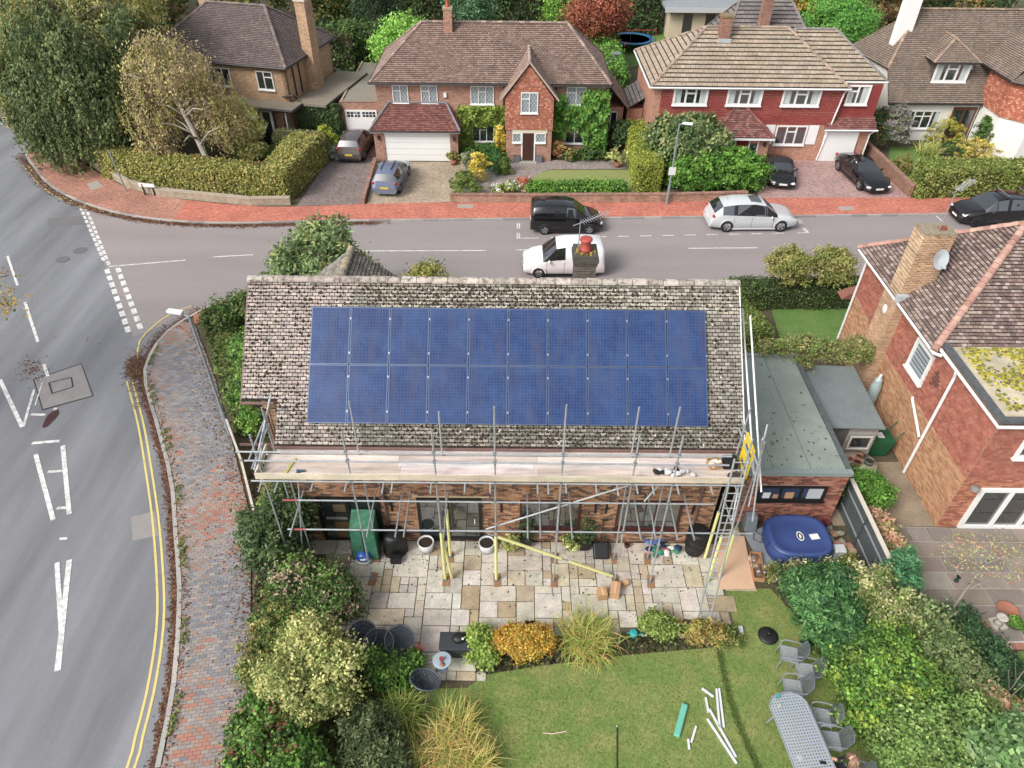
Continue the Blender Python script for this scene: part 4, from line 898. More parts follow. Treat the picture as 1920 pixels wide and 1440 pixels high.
st((-7.2, YI + .06, 4.82), (6.8, YI + .06, 4.82), 'ledger')
for x in (-7.05, -6.6, -5.6, -4.65, -3.6, -3.35, -2.25, -1.3, -.58, .75, 1.05, 1.55, 2.4, 3.0, 3.55, 4.0, 4.7, 5.65, 6.35): st((x, YO - .42 + random.uniform(-.05, .05), PZ - .09 + .005), (x, YI + .12, PZ - .09 + .005), 'transom')
for x in (-6.6, -4.3, -3.45, -3.2, -2.0, .52, .9, 1.85, 3.9, 4.35, 5.0, 5.5, 6.75): st((x, YO - .35, 2.705), (x, 14.95, 2.705), 'transom')
st((-.75, YO + .055, 2.6), (3.35, YO + .055, 4.65), 'brace'); st((.2 + 3.3, YO + .06, 4.6), (1.9 + 3.3, YO + .9, 4.75), 'brace')
st((3.9, YO + .1, 3.9), (4.95, YI, 4.75), 'brace'); st((6.6, YO, 3.2), (6.95, YI + .3, 4.7), 'brace')
b0, b1 = Vector((-.7, YO - .1, 2.6)), Vector((3.42, YO + .12, .1)); st(b0, b1, 'brace')
def sleeve(a, b): st(a, b, 'foam_sleeve', FOAM, .05)
sleeve(b0.lerp(b1, .08), b0.lerp(b1, .56)); sleeve(b0.lerp(b1, .62), b0.lerp(b1, .985))
for x, y in ((-2.12, YO), (-2.02, YI), (-.45, YO), (6.55, YI), (6.45, YO), (6.9, YO + .2)): sleeve((x, y, .08), (x, y, 2.45))
st((-2.12, YO + .05, 2.4), (-1.9, YO + .03, .06), 'upright'); sleeve((-2.11, YO + .05, 2.2), (-1.91, YO + .03, .1))
# end guard rails, tubes racked up the right verge
for z in (5.65, 6.0): st((-7.06, YO - .35, z), (-7.06, YI + .5, z), 'ledger'); st((6.62, YO - .4, z), (6.62, YI + .5, z), 'ledger')
st((-7.3, YO + .2, 5.0), (-6.7, YI + .35, 6.9), 'brace'); st((-7.15, YO + .1, 5.1), (-6.85, YI + .5, 6.6), 'brace'); st((-6.75, YO, .1), (-6.3, YI, 4.7), 'brace')
st((6.98, 13.7, 4.7), (7.08, 18.2, 7.6), 'raking_tube', M('white_tube', c(228, 230, 230), .4, metal=.2), .03); st((7.12, 13.4, 4.6), (7.26, 17.9, 7.55), 'raking_tube', MATS['white_tube'], .03)
for a, b in [((6.8, 13.2, 4.2), (7.05, 14.2, 6.5)), ((6.95, 13.0, 3.8), (6.9, 13.9, 6.3)), ((6.7, 13.5, 6.6), (7.3, 14.3, 4.4))]: st(a, b, 'brace')
# platform boards and toe boards
bp = [c(*q) for q in [(236, 222, 212), (230, 214, 206), (240, 232, 224), (218, 198, 186), (234, 216, 204)]]
rnd = random.Random(5)
for r in range(4):
    y = 13.47 + r * .232; x = -7.1 + (0 if r % 2 == 0 else 0)
    cuts = [-7.1, -3.2 + rnd.uniform(-.1, .1) + .3 * (r == 0), .7 + rnd.uniform(-.1, .1), 3.95 + rnd.uniform(-.3, .3), 6.55]
    for i in range(4):
        m = MB(); m.bx(cuts[i] + .004, cuts[i + 1] - .004, y, y + .226, PZ, PZ + .038, jit(rnd.choice(bp), .1)); m.build('platform_board', BOARD, sc)
m = MB(); m.bx(-6.9, 6.5, 14.46, 14.72, PZ - .02, PZ + .018, c(226, 210, 200)); m.build('platform_board', BOARD, sc)
for y, xr in ((YO - .028 - .06, 0), ):
    cuts = [-7.2, -3.15, .95, 3.3, 6.55]
    for i in range(4): m = MB(); m.bx(cuts[i] + .003, cuts[i + 1] - .003, 13.425, 13.463, PZ + .04, PZ + .262, jit(c(214, 200, 176), .06)); m.build('toe_board', BOARD, sc)
m = MB(); m.bx(-7.2, -7.162, 13.47, 14.6, PZ + .04, PZ + .262, c(222, 210, 192)); m.build('toe_board', BOARD, sc)
# yellow ladder gate
YG = M('yellow_plastic', c(240, 205, 30), .5); g = T('ladder_gate', 'bright yellow ladder safety gate standing at the scaffold end', 'gate', (6.6, 13.9, PZ + .04))
gx = 6.63; gy0, gy1, gz = 13.55, 14.3, PZ + .06
for (a, b, p, q) in [(gy0, gy0 + .06, gz, gz + 1.15), (gy1 - .06, gy1, gz, gz + 1.15)]: m = MB(); m.bx(gx - .03, gx + .02, a, b, p, q); m.build('stile', YG, g)
for z in (0, .32, .9, 1.08): m = MB(); m.bx(gx - .025, gx + .015, gy0 + .061, gy1 - .061, gz + z, gz + z + (.26 if z == .32 else .07)); m.build('rail', YG, g)
# ladder
lad = T('ladder', 'long aluminium ladder leaning from the lawn edge up to the scaffold', 'ladder', (6.05, 12.0, 0)); A = Vector((6.0, 11.95, .01)); Bt = Vector((6.2, 13.25, 6.1)); s = Vector((.19, 0, 0))
LAL = M('ladder_aluminium', c(196, 200, 202), .35, metal=.5)
for sg in (-1, 1): m = MB(); m.path([A + s * sg, Bt + s * sg], .03, n=4); m.build('stile', LAL, lad)
nr = 24
for k in range(nr): q = A.lerp(Bt, (k + .6) / nr); m = MB(); m.tube(q - s, q + s, .016, n=6); m.build('rung', LAL, lad)
# things left on the platform
CARD = M('cardboard', None, .9, n1=(3, .12))
def carton(ctr, size, rz, label, colr=(196, 150, 108), openb=False, name='cardboard_box'):
    t = T(name, label, 'box', ctr); w, d, h = size; m = MB(); R = Matrix.Rotation(rz, 3, 'Z'); cl = jit(c(*colr), .05); th = .008
    Z = Vector((0, 0, 1)); Ux, Uy = R @ Vector((1, 0, 0)), R @ Vector((0, 1, 0)); O = Vector(ctr)
    m.obox(O, Ux, Uy, Z, -w / 2, w / 2, -d / 2, d / 2, 0, th, cl)
    for a, b, p, q in [(-w / 2, w / 2, -d / 2, -d / 2 + th), (-w / 2, w / 2, d / 2 - th, d / 2), (-w / 2, -w / 2 + th, -d / 2 + th, d / 2 - th), (w / 2 - th, w / 2, -d / 2 + th, d / 2 - th)]: m.obox(O, Ux, Uy, Z, a, b, p, q, th, h, cl)
    m.build('tray', CARD, t)
    if not openb:
        for sg in (0, 1): m = MB(); m.obox(O, Ux, Uy, Z, -w / 2 if sg == 0 else .003, -.003 if sg == 0 else w / 2, -d / 2, d / 2, h + .001, h + .007, jit(cl, .06)); m.build('flap', CARD, t)
        m = MB(); m.obox(O, Ux, Uy, Z, -.03, .03, -d / 2 - .002, d / 2 + .002, h + .008, h + .009, c(214, 180, 140)); m.build('packing_tape', CARD, t)
    return t
def lumps(name, label, cat, ctr, n, r, cols, spread, mat=None):
    m = MB()
    for _ in range(n): m.ball((ctr[0] + random.gauss(0, spread[0]), ctr[1] + random.gauss(0, spread[1]), ctr[2] + r * .55 + random.random() * spread[2]), (r * random.uniform(.6, 1.4), r * random.uniform(.6, 1.3), r * random.uniform(.4, .8)), 8, 6, jit(c(*random.choice(cols)), .1), .12)
    mn = min(v[2] for v in m.v); m.v = [(v[0], v[1], v[2] - mn + ctr[2]) for v in m.v]
    return tag(m.build(name, mat or M('crumpled_plastic', None, .4), None), label, cat)
carton((5.85, 14.1, PZ + .04), (.36, .3, .2), .2, 'open cardboard box of wrapping at the scaffold end', openb=True)
lumps('packing_paper', 'crumpled pale paper in the open box on the platform', 'paper', (5.85, 14.1, PZ + .05), 9, .08, [(226, 206, 176), (236, 224, 206)], (.08, .06, .12), CARD)
lumps('rubbish_bag', 'black and white plastic sheeting crumpled on the scaffold platform', 'plastic bag', (4.62, 13.75, PZ + .04), 22, .09, [(40, 40, 42), (214, 214, 214), (60, 60, 62), (236, 236, 236)], (.26, .06, .05))
lumps('tool_bag', 'dark brown tool bag beside the yellow gate', 'bag', (6.3, 13.68, PZ + .04), 10, .1, [(86, 70, 60), (110, 92, 80), (66, 56, 50)], (.1, .06, .06))
m = MB(); m.bx(6.1, 6.5, 13.95, 14.3, PZ + .039, PZ + .3, (.01, .01, .011, 1)); tag(m.build('tool_crate', M('black_plastic', c(34, 34, 36), .5), bevel=.02), 'black plastic crate between the open box and yellow gate', 'crate')
m = MB(); m.box((-6.35, 13.85, PZ + .055), (.07, .75, .03), -.25); m.box((-6.35, 13.85, PZ + .073), (.05, .7, .006), -.25); tag(m.build('spirit_level', M('level_yellow', c(214, 214, 96), .5)), 'yellow green spirit level lying on the platform boards', 'tool')
m = MB(); m.tube((-6.1, 13.72, PZ + .08), (-5.88, 13.72, PZ + .08), .045, .035, 10); m.tube((-6.03, 13.72, PZ + .08), (-6.06, 13.62, PZ + .065), .03, n=8); m.box((-6.06, 13.6, PZ + .07), (.1, .06, .06)); tag(m.build('cordless_drill', M('drill', c(60, 90, 108), .5)), 'blue black cordless drill beside the spirit level', 'drill')
# == HOUSES ACROSS THE STREET
def yplane(px, py, ey, ez, tanp):
    """where the sight line through px meets a slope rising along +Y from an eave at (ey, ez)"""
    d = ray(px, py); t = (ez - tanp * ey - CAM_H) / (d[2] - tanp * d[1]); return (d[0] * t, d[1] * t, CAM_H + d[2] * t)
FTILE = M('far_tile', None, .92, n1=(1.2, .2), n2=(12, .25)); HUNG = M('hung_tile', None, .85, n1=(1.4, .15), n2=(20, .15))
GUT = M('dark_gutter', c(52, 50, 50), .5); WGUT = M('white_gutter', c(238, 238, 236), .45)
RIDGEF = M('far_ridge', None, .9, n2=(12, .25))
def hip_roof(house, x0, x1, y0, y1, ez, rx0, rx1, ry, rz, pal, w=.2, h=.14, t=.03, rcol=None, gut=GUT, mat=None, piece='roof_tile', back=True, hips=True):
    """hipped roof over a rectangle, eaves at ez, ridge from rx0 to rx1"""
    A, B, C_, D = (x0, y0, ez), (x1, y0, ez), (x1, y1, ez), (x0, y1, ez); R0, R1 = (rx0, ry, rz), (rx1, ry, rz); mt = mat or FTILE
    roof_slope(house, 'roof_slope', A, B, R1, R0, pal, mt, ROOFBASE, w, h, t, piece=piece)
    roof_slope(house, 'roof_slope', B, C_, R1, R1, pal, mt, ROOFBASE, w, h, t, piece=piece); roof_slope(house, 'roof_slope', D, A, R0, R0, pal, mt, ROOFBASE, w, h, t, piece=piece)
    roof_slope(house, 'roof_slope', C_, D, R0, R1, pal, mt, ROOFBASE, w * 2, h * 2, t, piece=piece)
    rc = rcol or [c(150, 128, 116), c(170, 146, 130), c(132, 114, 106)]
    up = lambda p, d=.03: (p[0], p[1], p[2] + d)
    ridge_tiles(house, up(R0), up(R1), RIDGEF, rc, .12, .36, indiv=False)
    for e, r in ((A, R0), (B, R1), (C_, R1), (D, R0)): ridge_tiles(house, up(e, .02), up(r), RIDGEF, rc, .11, .3, name='hip_tile', indiv=False)
    m = MB(); m.path([(x0 - .03, y0 - .06, ez - .05), (x1 + .03, y0 - .06, ez - .05)], .06, n=6); m.build('gutter', gut, house)
    m = MB(); m.path([(x0 - .06, y0, ez - .05), (x0 - .06, y1, ez - .05)], .06, n=6); m.build('gutter', gut, house); m = MB(); m.path([(x1 + .06, y0, ez - .05), (x1 + .06, y1, ez - .05)], .06, n=6); m.build('gutter', gut, house)
    m = MB(); m.bx(x0 + .05, x1 - .05, y0 + .04, y1 - .04, ez - .16, ez - .1); m.build('soffit', WGUT, house)
def calm(p, f=.5):
    m_ = [sum(q[i] for q in p) / len(p) for i in range(3)]; return [tuple(q[i] * (1 - f) + m_[i] * f for i in range(3)) + (1,) for q in p]
def chimney(house, x0, x1, y0, y1, z0, z1, mat, pot=(190, 100, 70), cap=True, capcol=(170, 150, 120)):
    m = MB(); m.bx(x0, x1, y0, y1, z0, z1); ch = m.build('chimney', mat, house)
    if cap: m = MB(); m.bx(x0 - .05, x1 + .05, y0 - .05, y1 + .05, z1 + .001, z1 + .14); m.build('chimney_cap', M('chimney_cap_%d' % capcol[0], c(*capcol), .95, n2=(12, .35)), ch)
    if pot: m = MB(); m.lathe([(.14, 0), (.15, .05), (.12, .1), (.11, .38), (.14, .42), (.1, .44), (.1, .3), (1e-4, .3)], ((x0 + x1) / 2, (y0 + y1) / 2, z1 + (.141 if cap else .001)), 14); m.build('chimney_pot', M('pot_%d' % pot[0], c(*pot), .8, n2=(8, .2)), ch, smooth=True)
    return ch
# --- centre: brown roofed red brick house with gabled porch bay
B = T('brick_house', 'red brick house with gabled tile-hung porch bay, ivy and double garage', 'house', (-1.7, 50, -.02))
RB = (c(184, 106, 80), c(140, 82, 66)); RBM = c(190, 168, 148)
RBX = brick_mat('red_brick_x', RB, RBM, axis='x', n=(.9, .15)); RBY = brick_mat('red_brick_y', RB, RBM, axis='y', n=(.9, .15))
brp = [c(*q) for q in [(150, 122, 110), (134, 108, 98), (164, 136, 122), (122, 98, 92), (142, 118, 106), (176, 150, 134)]]; brp = calm(brp)
bx0, bx1, by0, by1, bez = -9.55, 6.35, 48.1, 55.4, 4.75
r0 = yplane(790, 41, by0, bez, .74); r1 = yplane(1065, 43, by0, bez, .74)
hip_roof(B, bx0, bx1, by0, by1, bez, r0[0], r1[0], (r0[1] + r1[1]) / 2, (r0[2] + r1[2]) / 2, brp, .2, .15, .035, gut=GUT)
WB = 48.5; X0, X1 = bx0 + .3, bx1 - .3
MB().bx(X0, X1, WB, WB + .3, -.02, bez - .17).build('front_wall', RBX, B)
for x in (X0, X1 - .3): MB().bx(x, x + .3, WB + .301, by1 - .6, -.02, bez - .17).build('side_wall', RBY, B)
MB().bx(X0, X1, by1 - .6, by1 - .3, -.02, bez - .17).build('back_wall', RBX, B)
m = MB(); m.bx(X0, X1, WB - .03, WB - .001, bez - .2, bez - .08); m.build('fascia', WGUT, B)
LG = leaded(); O = (0, WB); U = (1, 0, 0); Nn = (0, -1, 0)
for (a, b, p, q, cl, tr_) in [(-8.15, -7.1, 3.33, 4.5, (1, 1), (0,)), (-6.25, -5.15, 3.33, 4.5, (1, 1), (0,)), (-2.95, -1.4, 3.3, 4.48, (1, 1, 1), (1,)), (3.45, 4.75, 3.3, 4.48, (1, 1), (0,))]: window(B, O, U, Nn, a, b, p, q, cl, tr_, glass=LG, fw=.05)
for (a, b, p, q, cl, tr_) in [(-2.9, -1.4, .75, 1.95, (1, 1, 1), (1,)), (3.5, 4.8, .68, 1.85, (1, 1), ())]: window(B, O, U, Nn, a, b, p, q, cl, tr_, fw=.05)
m = MB(); m.bx(-4.75, -4.55, WB - .1, WB - .001, 3.75, 4.05); m.build('alarm_box', WFRAME, B)
# chimney
q = yplane(840, 60, by0, bez, .74); chimney(B, q[0] - .25, q[0] + .3, q[1] - .1, q[1] + .5, q[2] - .3, q[2] + 1.35, RBX, (190, 92, 66))
# gabled porch bay
gx0, gx1, gy, gz, ga = -.62, 2.55, 46.95, 4.2, 6.45; gm_ = (gx0 + gx1) / 2 - .05
MB().bx(gx0 + .06, gx1 - .06, gy + .06, WB - .001, -.02, 2.15).build('porch_wall', RBX, B)
m = MB(); m.prism([(gx0, gy), (gx1, gy), (gx1, WB - .001), (gx0, WB - .001)], 2.151, gz); bay = m.build('bay_wall', RBX, B)
m = MB(); m.v = [(gx0, gy, gz), (gx1, gy, gz), (gm_, gy, ga - .15), (gx0, gy + .3, gz), (gx1, gy + .3, gz), (gm_, gy + .3, ga - .15)]; m.f = [(0, 1, 2), (5, 4, 3), (0, 2, 5, 3), (1, 4, 5, 2)]; m.c = [(1, 1, 1, 1)] * 4; m.build('gable', RBX, B)
hp = [c(*q) for q in [(180, 104, 80), (168, 94, 72), (194, 122, 96), (186, 112, 88), (174, 100, 78), (208, 146, 118)]]
hpoly = [(0, 2.16), (gx1 - gx0, 2.16), (gx1 - gx0, gz), (gm_ - gx0, ga - .18), (0, gz)]
field(bay, 'hung_tile', (gx0, gy - .002, 0), (1, 0, 0), (0, 0, 1), hpoly, .165, .13, hp, HUNG, t=.025, holes=[(.4 - gx0 - .05, 1.52 - gx0 + .05, 3.28, 4.65)])
window(B, (0, gy - .02), U, Nn, .4, 1.52, 3.3, 4.62, (1, 1), (0,), glass=LG, fw=.06)
gp = brp; e = .32
roof_slope(B, 'gable_roof_slope', (gx0 - e, WB + 1.8, gz - .12), (gx0 - e, gy - .15, gz - .12), (gm_, gy - .15, ga), (gm_, WB + 2.6, ga), gp, FTILE, ROOFBASE, .2, .14, .03)
roof_slope(B, 'gable_roof_slope', (gx1 + e, gy - .15, gz - .12), (gx1 + e, WB + 1.8, gz - .12), (gm_, WB + 2.6, ga), (gm_, gy - .15, ga), gp, FTILE, ROOFBASE, .2, .14, .03)
ridge_tiles(B, (gm_, gy - .17, ga + .02), (gm_, WB + 2.6, ga + .02), RIDGEF, [c(160, 140, 126), c(184, 164, 148)], .1, .3, indiv=False)
for s in (-1, 1):
    m = MB(); a = Vector((gx0 - e if s < 0 else gx1 + e, gy - .16, gz - .16)); b = Vector((gm_, gy - .16, ga - .04)); dz = Vector((0, 0, .16)); m.hexa([a, b, b + Vector((0, .04, 0)), a + Vector((0, .04, 0)), a + dz, b + dz, b + Vector((0, .04, 0)) + dz, a + Vector((0, .04, 0)) + dz]); m.build('bargeboard', M('worn_barge', c(190, 170, 150), .8), B)
CREAM = M('cream_paint', c(222, 214, 190), .6)
m = MB(); m.bx(.0 - .15, 2.2, gy + .0, gy + .058, 1.95, 2.14); m.build('porch_fascia', CREAM, B)
window(B, (0, gy + .06), U, Nn, -.12, .46, 1.3, 1.95, (1,), (), glass=LG, fw=.05); window(B, (0, gy + .06), U, Nn, 1.42, 2.1, 1.3, 1.95, (1,), (), glass=LG, fw=.05)
m = MB(); m.bx(.56, 1.32, gy + .0, gy + .04, .06, 1.92); dr = m.build('front_door', M('dark_wood', c(76, 46, 36), .5, n1=(6, .2), stretch=(4, 1, .3)), B)
m = MB(); m.bx(.85, 1.05, gy - .02, gy - .001, .95, 1.0); m.build('letter_slot', GUT, dr)
for a, b in ((.47, .555), (1.325, 1.41)): m = MB(); m.bx(a, b, gy - .005, gy + .05, .05, 1.95); m.build('door_post', WFRAME, B)
m = MB(); m.bx(.35, 1.55, gy - .5, gy - .01, -.02, .05); m.build('door_step', GREY, B)
# double garage with lean-to hip
qx0, qx1, qy = -9.6, -3.6, 46.55
MB().bx(-9.4, -8.72, 46.8, WB - .001, -.02, 2.1).build('garage_pier', RBX, B); MB().bx(-4.32, -3.8, 46.8, WB - .001, -.02, 2.1).build('garage_pier', RBX, B)
m = MB(); m.bx(-8.71, -4.33, 46.86, 46.92, -.0, 2.08); gd = m.build('garage_door', WFRAME, B)
for k in range(1, 5): m = MB(); m.bx(-8.7, -4.34, 46.853, 46.859, k * .42, k * .42 + .012); m.build('panel_groove', GREY, gd)
rp_ = [c(*q) for q in [(146, 92, 84), (134, 82, 76), (158, 102, 92), (126, 76, 72)]]
T1, T2 = (-8.45, WB, 3.35), (-4.6, WB, 3.35); E0, E1 = (qx0, qy, 2.15), (qx1, qy, 2.15)
roof_slope(B, 'garage_roof_slope', E0, E1, T2, T1, rp_, FTILE, ROOFBASE, .2, .14, .03); roof_slope(B, 'garage_roof_slope', (qx0, WB, 2.15), E0, T1, T1, rp_, FTILE, ROOFBASE, .2, .14, .03); roof_slope(B, 'garage_roof_slope', E1, (qx1, WB, 2.15), T2, T2, rp_, FTILE, ROOFBASE, .2, .14, .03)
LEADM = M('lead_grey', c(128, 130, 134), .5, n2=(8, .15))
for a, b in ((E0, T1), (E1, T2), (T1, T2)): m = MB(); m.path([(a[0], a[1] - .01, a[2] + .05), (b[0], b[1] - .03, b[2] + .04)], .075, n=6); m.build('lead_roll', LEADM, B)
m = MB(); m.bx(qx0, qx1, qy - .03, qy + .02, 2.02, 2.13); m.build('garage_fascia', WFRAME, B); m = MB(); m.path([(qx0, qy - .07, 2.13), (qx1, qy - .07, 2.13)], .05, n=6); m.build('gutter', GUT, B)
for x in (-9.08, -4.05):
    m = MB(); m.box((x, 46.72, 1.62), (.16, .12, .24)); m.build('wall_lantern', GUT, B)
for x in (-.75, 2.75): m = MB(); m.path([(x, WB - .06, bez - .1), (x, WB - .06, .05)], .04, n=6); m.build('downpipe', GUT, B)
# side wing to the right with catslide roof and small window
MB().bx(6.06, 7.6, 50.2, 54.5, -.02, 2.6).build('side_wing', RBX, B); window(B, (0, 50.2), U, Nn, 6.3, 7.2, .9, 2.3, (1, 1), (0,), fw=.05)
roof_slope(B, 'side_wing_roof', (7.9, 49.9, 2.55), (7.9, 54.8, 2.55), (6.0, 54.8, 4.6), (6.0, 49.9, 4.6), brp, FTILE, ROOFBASE, .2, .15, .03)
m = MB(); s_ = yplane(1123, 90, by0, bez, .74); m.lathe([(.02, 0), (.2, .05), (.34, .14), (.35, .15)], (6.9, 51.6, 5.6), 16); m.tube((6.9, 51.6, 5.6), (6.35, 52, 5.0), .025); m.build('satellite_dish', M('dish_grey', c(120, 126, 130), .5), B)
# --- flat garage between the two houses
FG = T('flat_garage', 'flat felt-roofed garage with white panelled door beside the parked brown hatchback', 'garage', (-11.0, 52, -.02))
MB().bx(-12.3, -9.62, 50.6, 50.85, -.02, 2.62).build('front_wall', RBX, FG)
m = MB(); m.bx(-12.3, -9.6, 50.86, 60.2, 2.3, 2.48); m.build('flat_roof', M('felt_roof', c(150, 142, 130), .95, n1=(.5, .3), n2=(9, .25), tint=c(116, 118, 92)), FG)
for x in (-12.35, -9.7): MB().bx(x, x + .12, 50.86, 60.2, -.02, 2.56).build('side_wall', RBY, FG)
m = MB(); m.bx(-12.3, -9.6, 50.57, 50.88, 2.621, 2.68); m.build('coping', M('coping', c(150, 132, 116), .95, n2=(10, .3)), FG)
m = MB(); m.bx(-12.0, -9.75, 50.53, 50.595, .0, 2.1); gd = m.build('garage_door', WFRAME, FG)
for i in range(8):
    for j in range(2):
        x = -11.85 + i * .24 + (.12 if i > 3 else 0); m = MB(); m.bx(x, x + .19, 50.518, 50.529, 1.62 + j * .2, 1.78 + j * .2); m.build('pane', GLASS, gd)
# --- left: corner house, turned a little
A = T('brick_house', 'corner house with grey-brown hipped roof, two tall chimneys and flat porch', 'house', (-20, 54, -.02))
ua = Vector((math.cos(rad(-13)), math.sin(rad(-13)), 0)); va = Vector((-ua.y, ua.x, 0)); oa = Vector((-15.75, 50.6, 0))
def LA(u, v, z=0.0): p = oa + ua * u + va * v; return (p.x, p.y, z)
YB = (c(196, 150, 108), c(168, 120, 84)); AX = brick_mat('buff_brick_x', YB, c(200, 180, 150), axis='x', n=(.8, .15)); AY = brick_mat('buff_brick_y', YB, c(200, 180, 150), axis='y', n=(.8, .15))
W_, D_ = 10.2, 7.4
def wallA(u0, v0, u1, v1, z0, z1, mat, name, th=.25, parent=None, thing=None):
    p, q = Vector(LA(u0, v0)), Vector(LA(u1, v1)); d = (q - p).normalized(); n = Vector((-d.y, d.x, 0)) * th; m = MB(); m.prism([p[:2], q[:2], (q + n)[:2], (p + n)[:2]], z0, z1); return m.build(name, mat, thing or A)
wallA(-W_, 0, 0, 0, -.02, 4.9, AX, 'front_wall'); wallA(0, .0, 0, D_, -.02, 4.9, AY, 'side_wall'); wallA(-W_, D_, -W_, .26, -.02, 4.9, AY, 'side_wall'); wallA(0, D_, -W_, D_, -.02, 4.9, AX, 'back_wall')
ap = [c(*q) for q in [(128, 112, 108), (114, 100, 98), (142, 126, 120), (120, 108, 106), (106, 94, 94)]]; ap = calm(ap)
e = .35; z_ = 4.95; rz_ = 7.75
PA = [LA(-W_ - e, -e, z_), LA(e, -e, z_), LA(e, D_ + e, z_), LA(-W_ - e, D_ + e, z_)]; RA = [LA(-W_ + 3.0, D_ / 2, rz_), LA(-2.7, D_ / 2, rz_)]
for q in ((PA[0], PA[1], RA[1], RA[0]), (PA[1], PA[2], RA[1], RA[1]), (PA[3], PA[0], RA[0], RA[0]), (PA[2], PA[3], RA[0], RA[1])): roof_slope(A, 'roof_slope', *q, ap, FTILE, ROOFBASE, .2, .14, .03)
up = lambda p: (p[0], p[1], p[2] + .03)
for a, b in ((RA[0], RA[1]), (PA[0], RA[0]), (PA[1], RA[1]), (PA[2], RA[1])): ridge_tiles(A, up(a), up(b), RIDGEF, [c(124, 108, 104), c(140, 124, 116)], .11, .32, indiv=False)
for a, b in ((PA[0], PA[1]), (PA[1], PA[2])): m = MB(); m.path([(a[0], a[1], a[2] - .05), (b[0], b[1], b[2] - .05)], .07, n=6); m.build('gutter', GUT, A)
window(A, LA(0, 0)[:2], ua, -va, -2.2, -.95, 3.3, 4.55, (1, 1.2), (1,), fw=.07); window(A, LA(0, 0)[:2], ua, -va, -6, -4.2, 3.3, 4.55, (1, 1, 1), (1,), fw=.07)
for (u, v, w, d, z0, z1) in ((.02, 2.9, .75, 1.1, 0, 8.35), (-W_ + 1.0, 5.6, .9, .8, 5, 8.9)):
    m = MB(); m.prism([LA(u, v)[:2], LA(u + w, v)[:2], LA(u + w, v + d)[:2], LA(u, v + d)[:2]], z0, z1); ch = m.build('chimney', AX, A)
    m = MB(); m.prism([LA(u - .05, v - .05)[:2], LA(u + w + .05, v - .05)[:2], LA(u + w + .05, v + d + .05)[:2], LA(u - .05, v + d + .05)[:2]], z1 + .001, z1 + .12); m.build('chimney_cap', M('pale_cap', c(206, 196, 180), .9), ch)
    m = MB(); m.lathe([(.12, 0), (.1, .3), (.13, .34), (1e-4, .34)], LA(u + w / 2, v + d / 2, z1 + .121), 12); m.build('chimney_pot', M('pale_pot', c(214, 200, 180), .8), ch)
for v in (1.0, 1.9): m = MB(); m.path([LA(.08, v, 4.8), LA(.08, v, 2.7)], .05, n=6); m.build('downpipe', GUT, A)
m = MB(); m.path([LA(-.45, -.12, 2.95), LA(.35, -.05, 3.1), LA(.4, .3, 2.75)], .06, n=6); m.build('waste_pipe', GUT, A)
fl = M('porch_felt', c(150, 140, 124), .95, n1=(.8, .35), n2=(10, .25), tint=c(112, 108, 78))
m = MB(); m.prism([LA(-5.2, -1.5)[:2], LA(.9, -1.5)[:2], LA(.9, -.02)[:2], LA(-5.2, -.02)[:2]], 2.42, 2.6); m.build('porch_roof', fl, A); m = MB(); m.prism([LA(.27, -.01)[:2], LA(2.7, -.01)[:2], LA(2.7, D_)[:2], LA(.27, D_)[:2]], 2.42, 2.6); m.build('annexe_roof', fl, A)
for a, b in ((LA(-5.2, -1.52, 2.5), LA(.92, -1.52, 2.5)), (LA(.92, -1.52, 2.5), LA(.92, -.0, 2.5)), (LA(2.72, 0, 2.5), LA(2.72, D_, 2.5))): m = MB(); m.path([a, b], .09, n=6); m.build('roof_edge', GUT, A)
wallA(2.5, 2.6, 2.5, D_, -.02, 2.4, RBY, 'annexe_wall'); wallA(.3, .5, 2.5, .5, -.02, 2.4, AX, 'annexe_wall')
for v in (3.2, 5.0):
    m = MB(); m.hexa([LA(2.51, v, 0), LA(2.56, v, 0), LA(2.56, v + .85, 0), LA(2.51, v + .85, 0), LA(2.51, v, 2.05), LA(2.56, v, 2.05), LA(2.56, v + .85, 2.05), LA(2.51, v + .85, 2.05)]); m.build('annexe_door', WFRAME, A)
# porch front: glazing, door, white post
for a, b in ((-4.8, -3.6), (-3.3, -2.2)): window(A, LA(0, -.9)[:2], ua, -va, a, b, .1, 2.35, (1, 1), (), fw=.09, sill=False, name='porch_window')
dd = window(A, LA(0, -1.0)[:2], ua, -va, -1.9, -1.0, .05, 2.3, (1,), (), fw=.16, sill=False, name='porch_door')
wallA(-.95, -.7, -.4, -.7, -.02, 2.4, RBX, 'porch_wall', .2); m = MB(); m.tube(LA(.2, -1.3, 0), LA(.2, -1.3, 2.42), .05); m.build('porch_post', WFRAME, A)
# --- right of centre: red tile-hung house
C = T('tile_hung_house', 'red tile-hung house with interlocking concrete roof and white framed windows', 'house', (16, 51, -.02))
cp = [c(*q) for q in [(176, 158, 136), (166, 148, 128), (184, 168, 146), (158, 142, 122), (172, 152, 132)]]; cp = calm(cp)
cx0, cx1, cy0, cy1, cez = 8.75, 21.6, 47.2, 55.3, 4.95
q0 = yplane(1325, 50, cy0, cez, .66); q1 = yplane(1478, 52, cy0, cez, .66)
hip_roof(C, cx0, cx1, cy0, cy1, cez, q0[0], q1[0], (q0[1] + q1[1]) / 2, (q0[2] + q1[2]) / 2, cp, .33, .34, .045, [c(176, 152, 132), c(150, 130, 118)], WGUT)
q2 = yplane(1568, 55, 47.9, 5.2, .66); 
hip_roof(C, 18.0, 24.15, 47.9, 54.6, 5.2, 18.6, q2[0], q2[1], q2[2], cp, .33, .34, .045, [c(130, 124, 122), c(146, 138, 132)], WGUT)
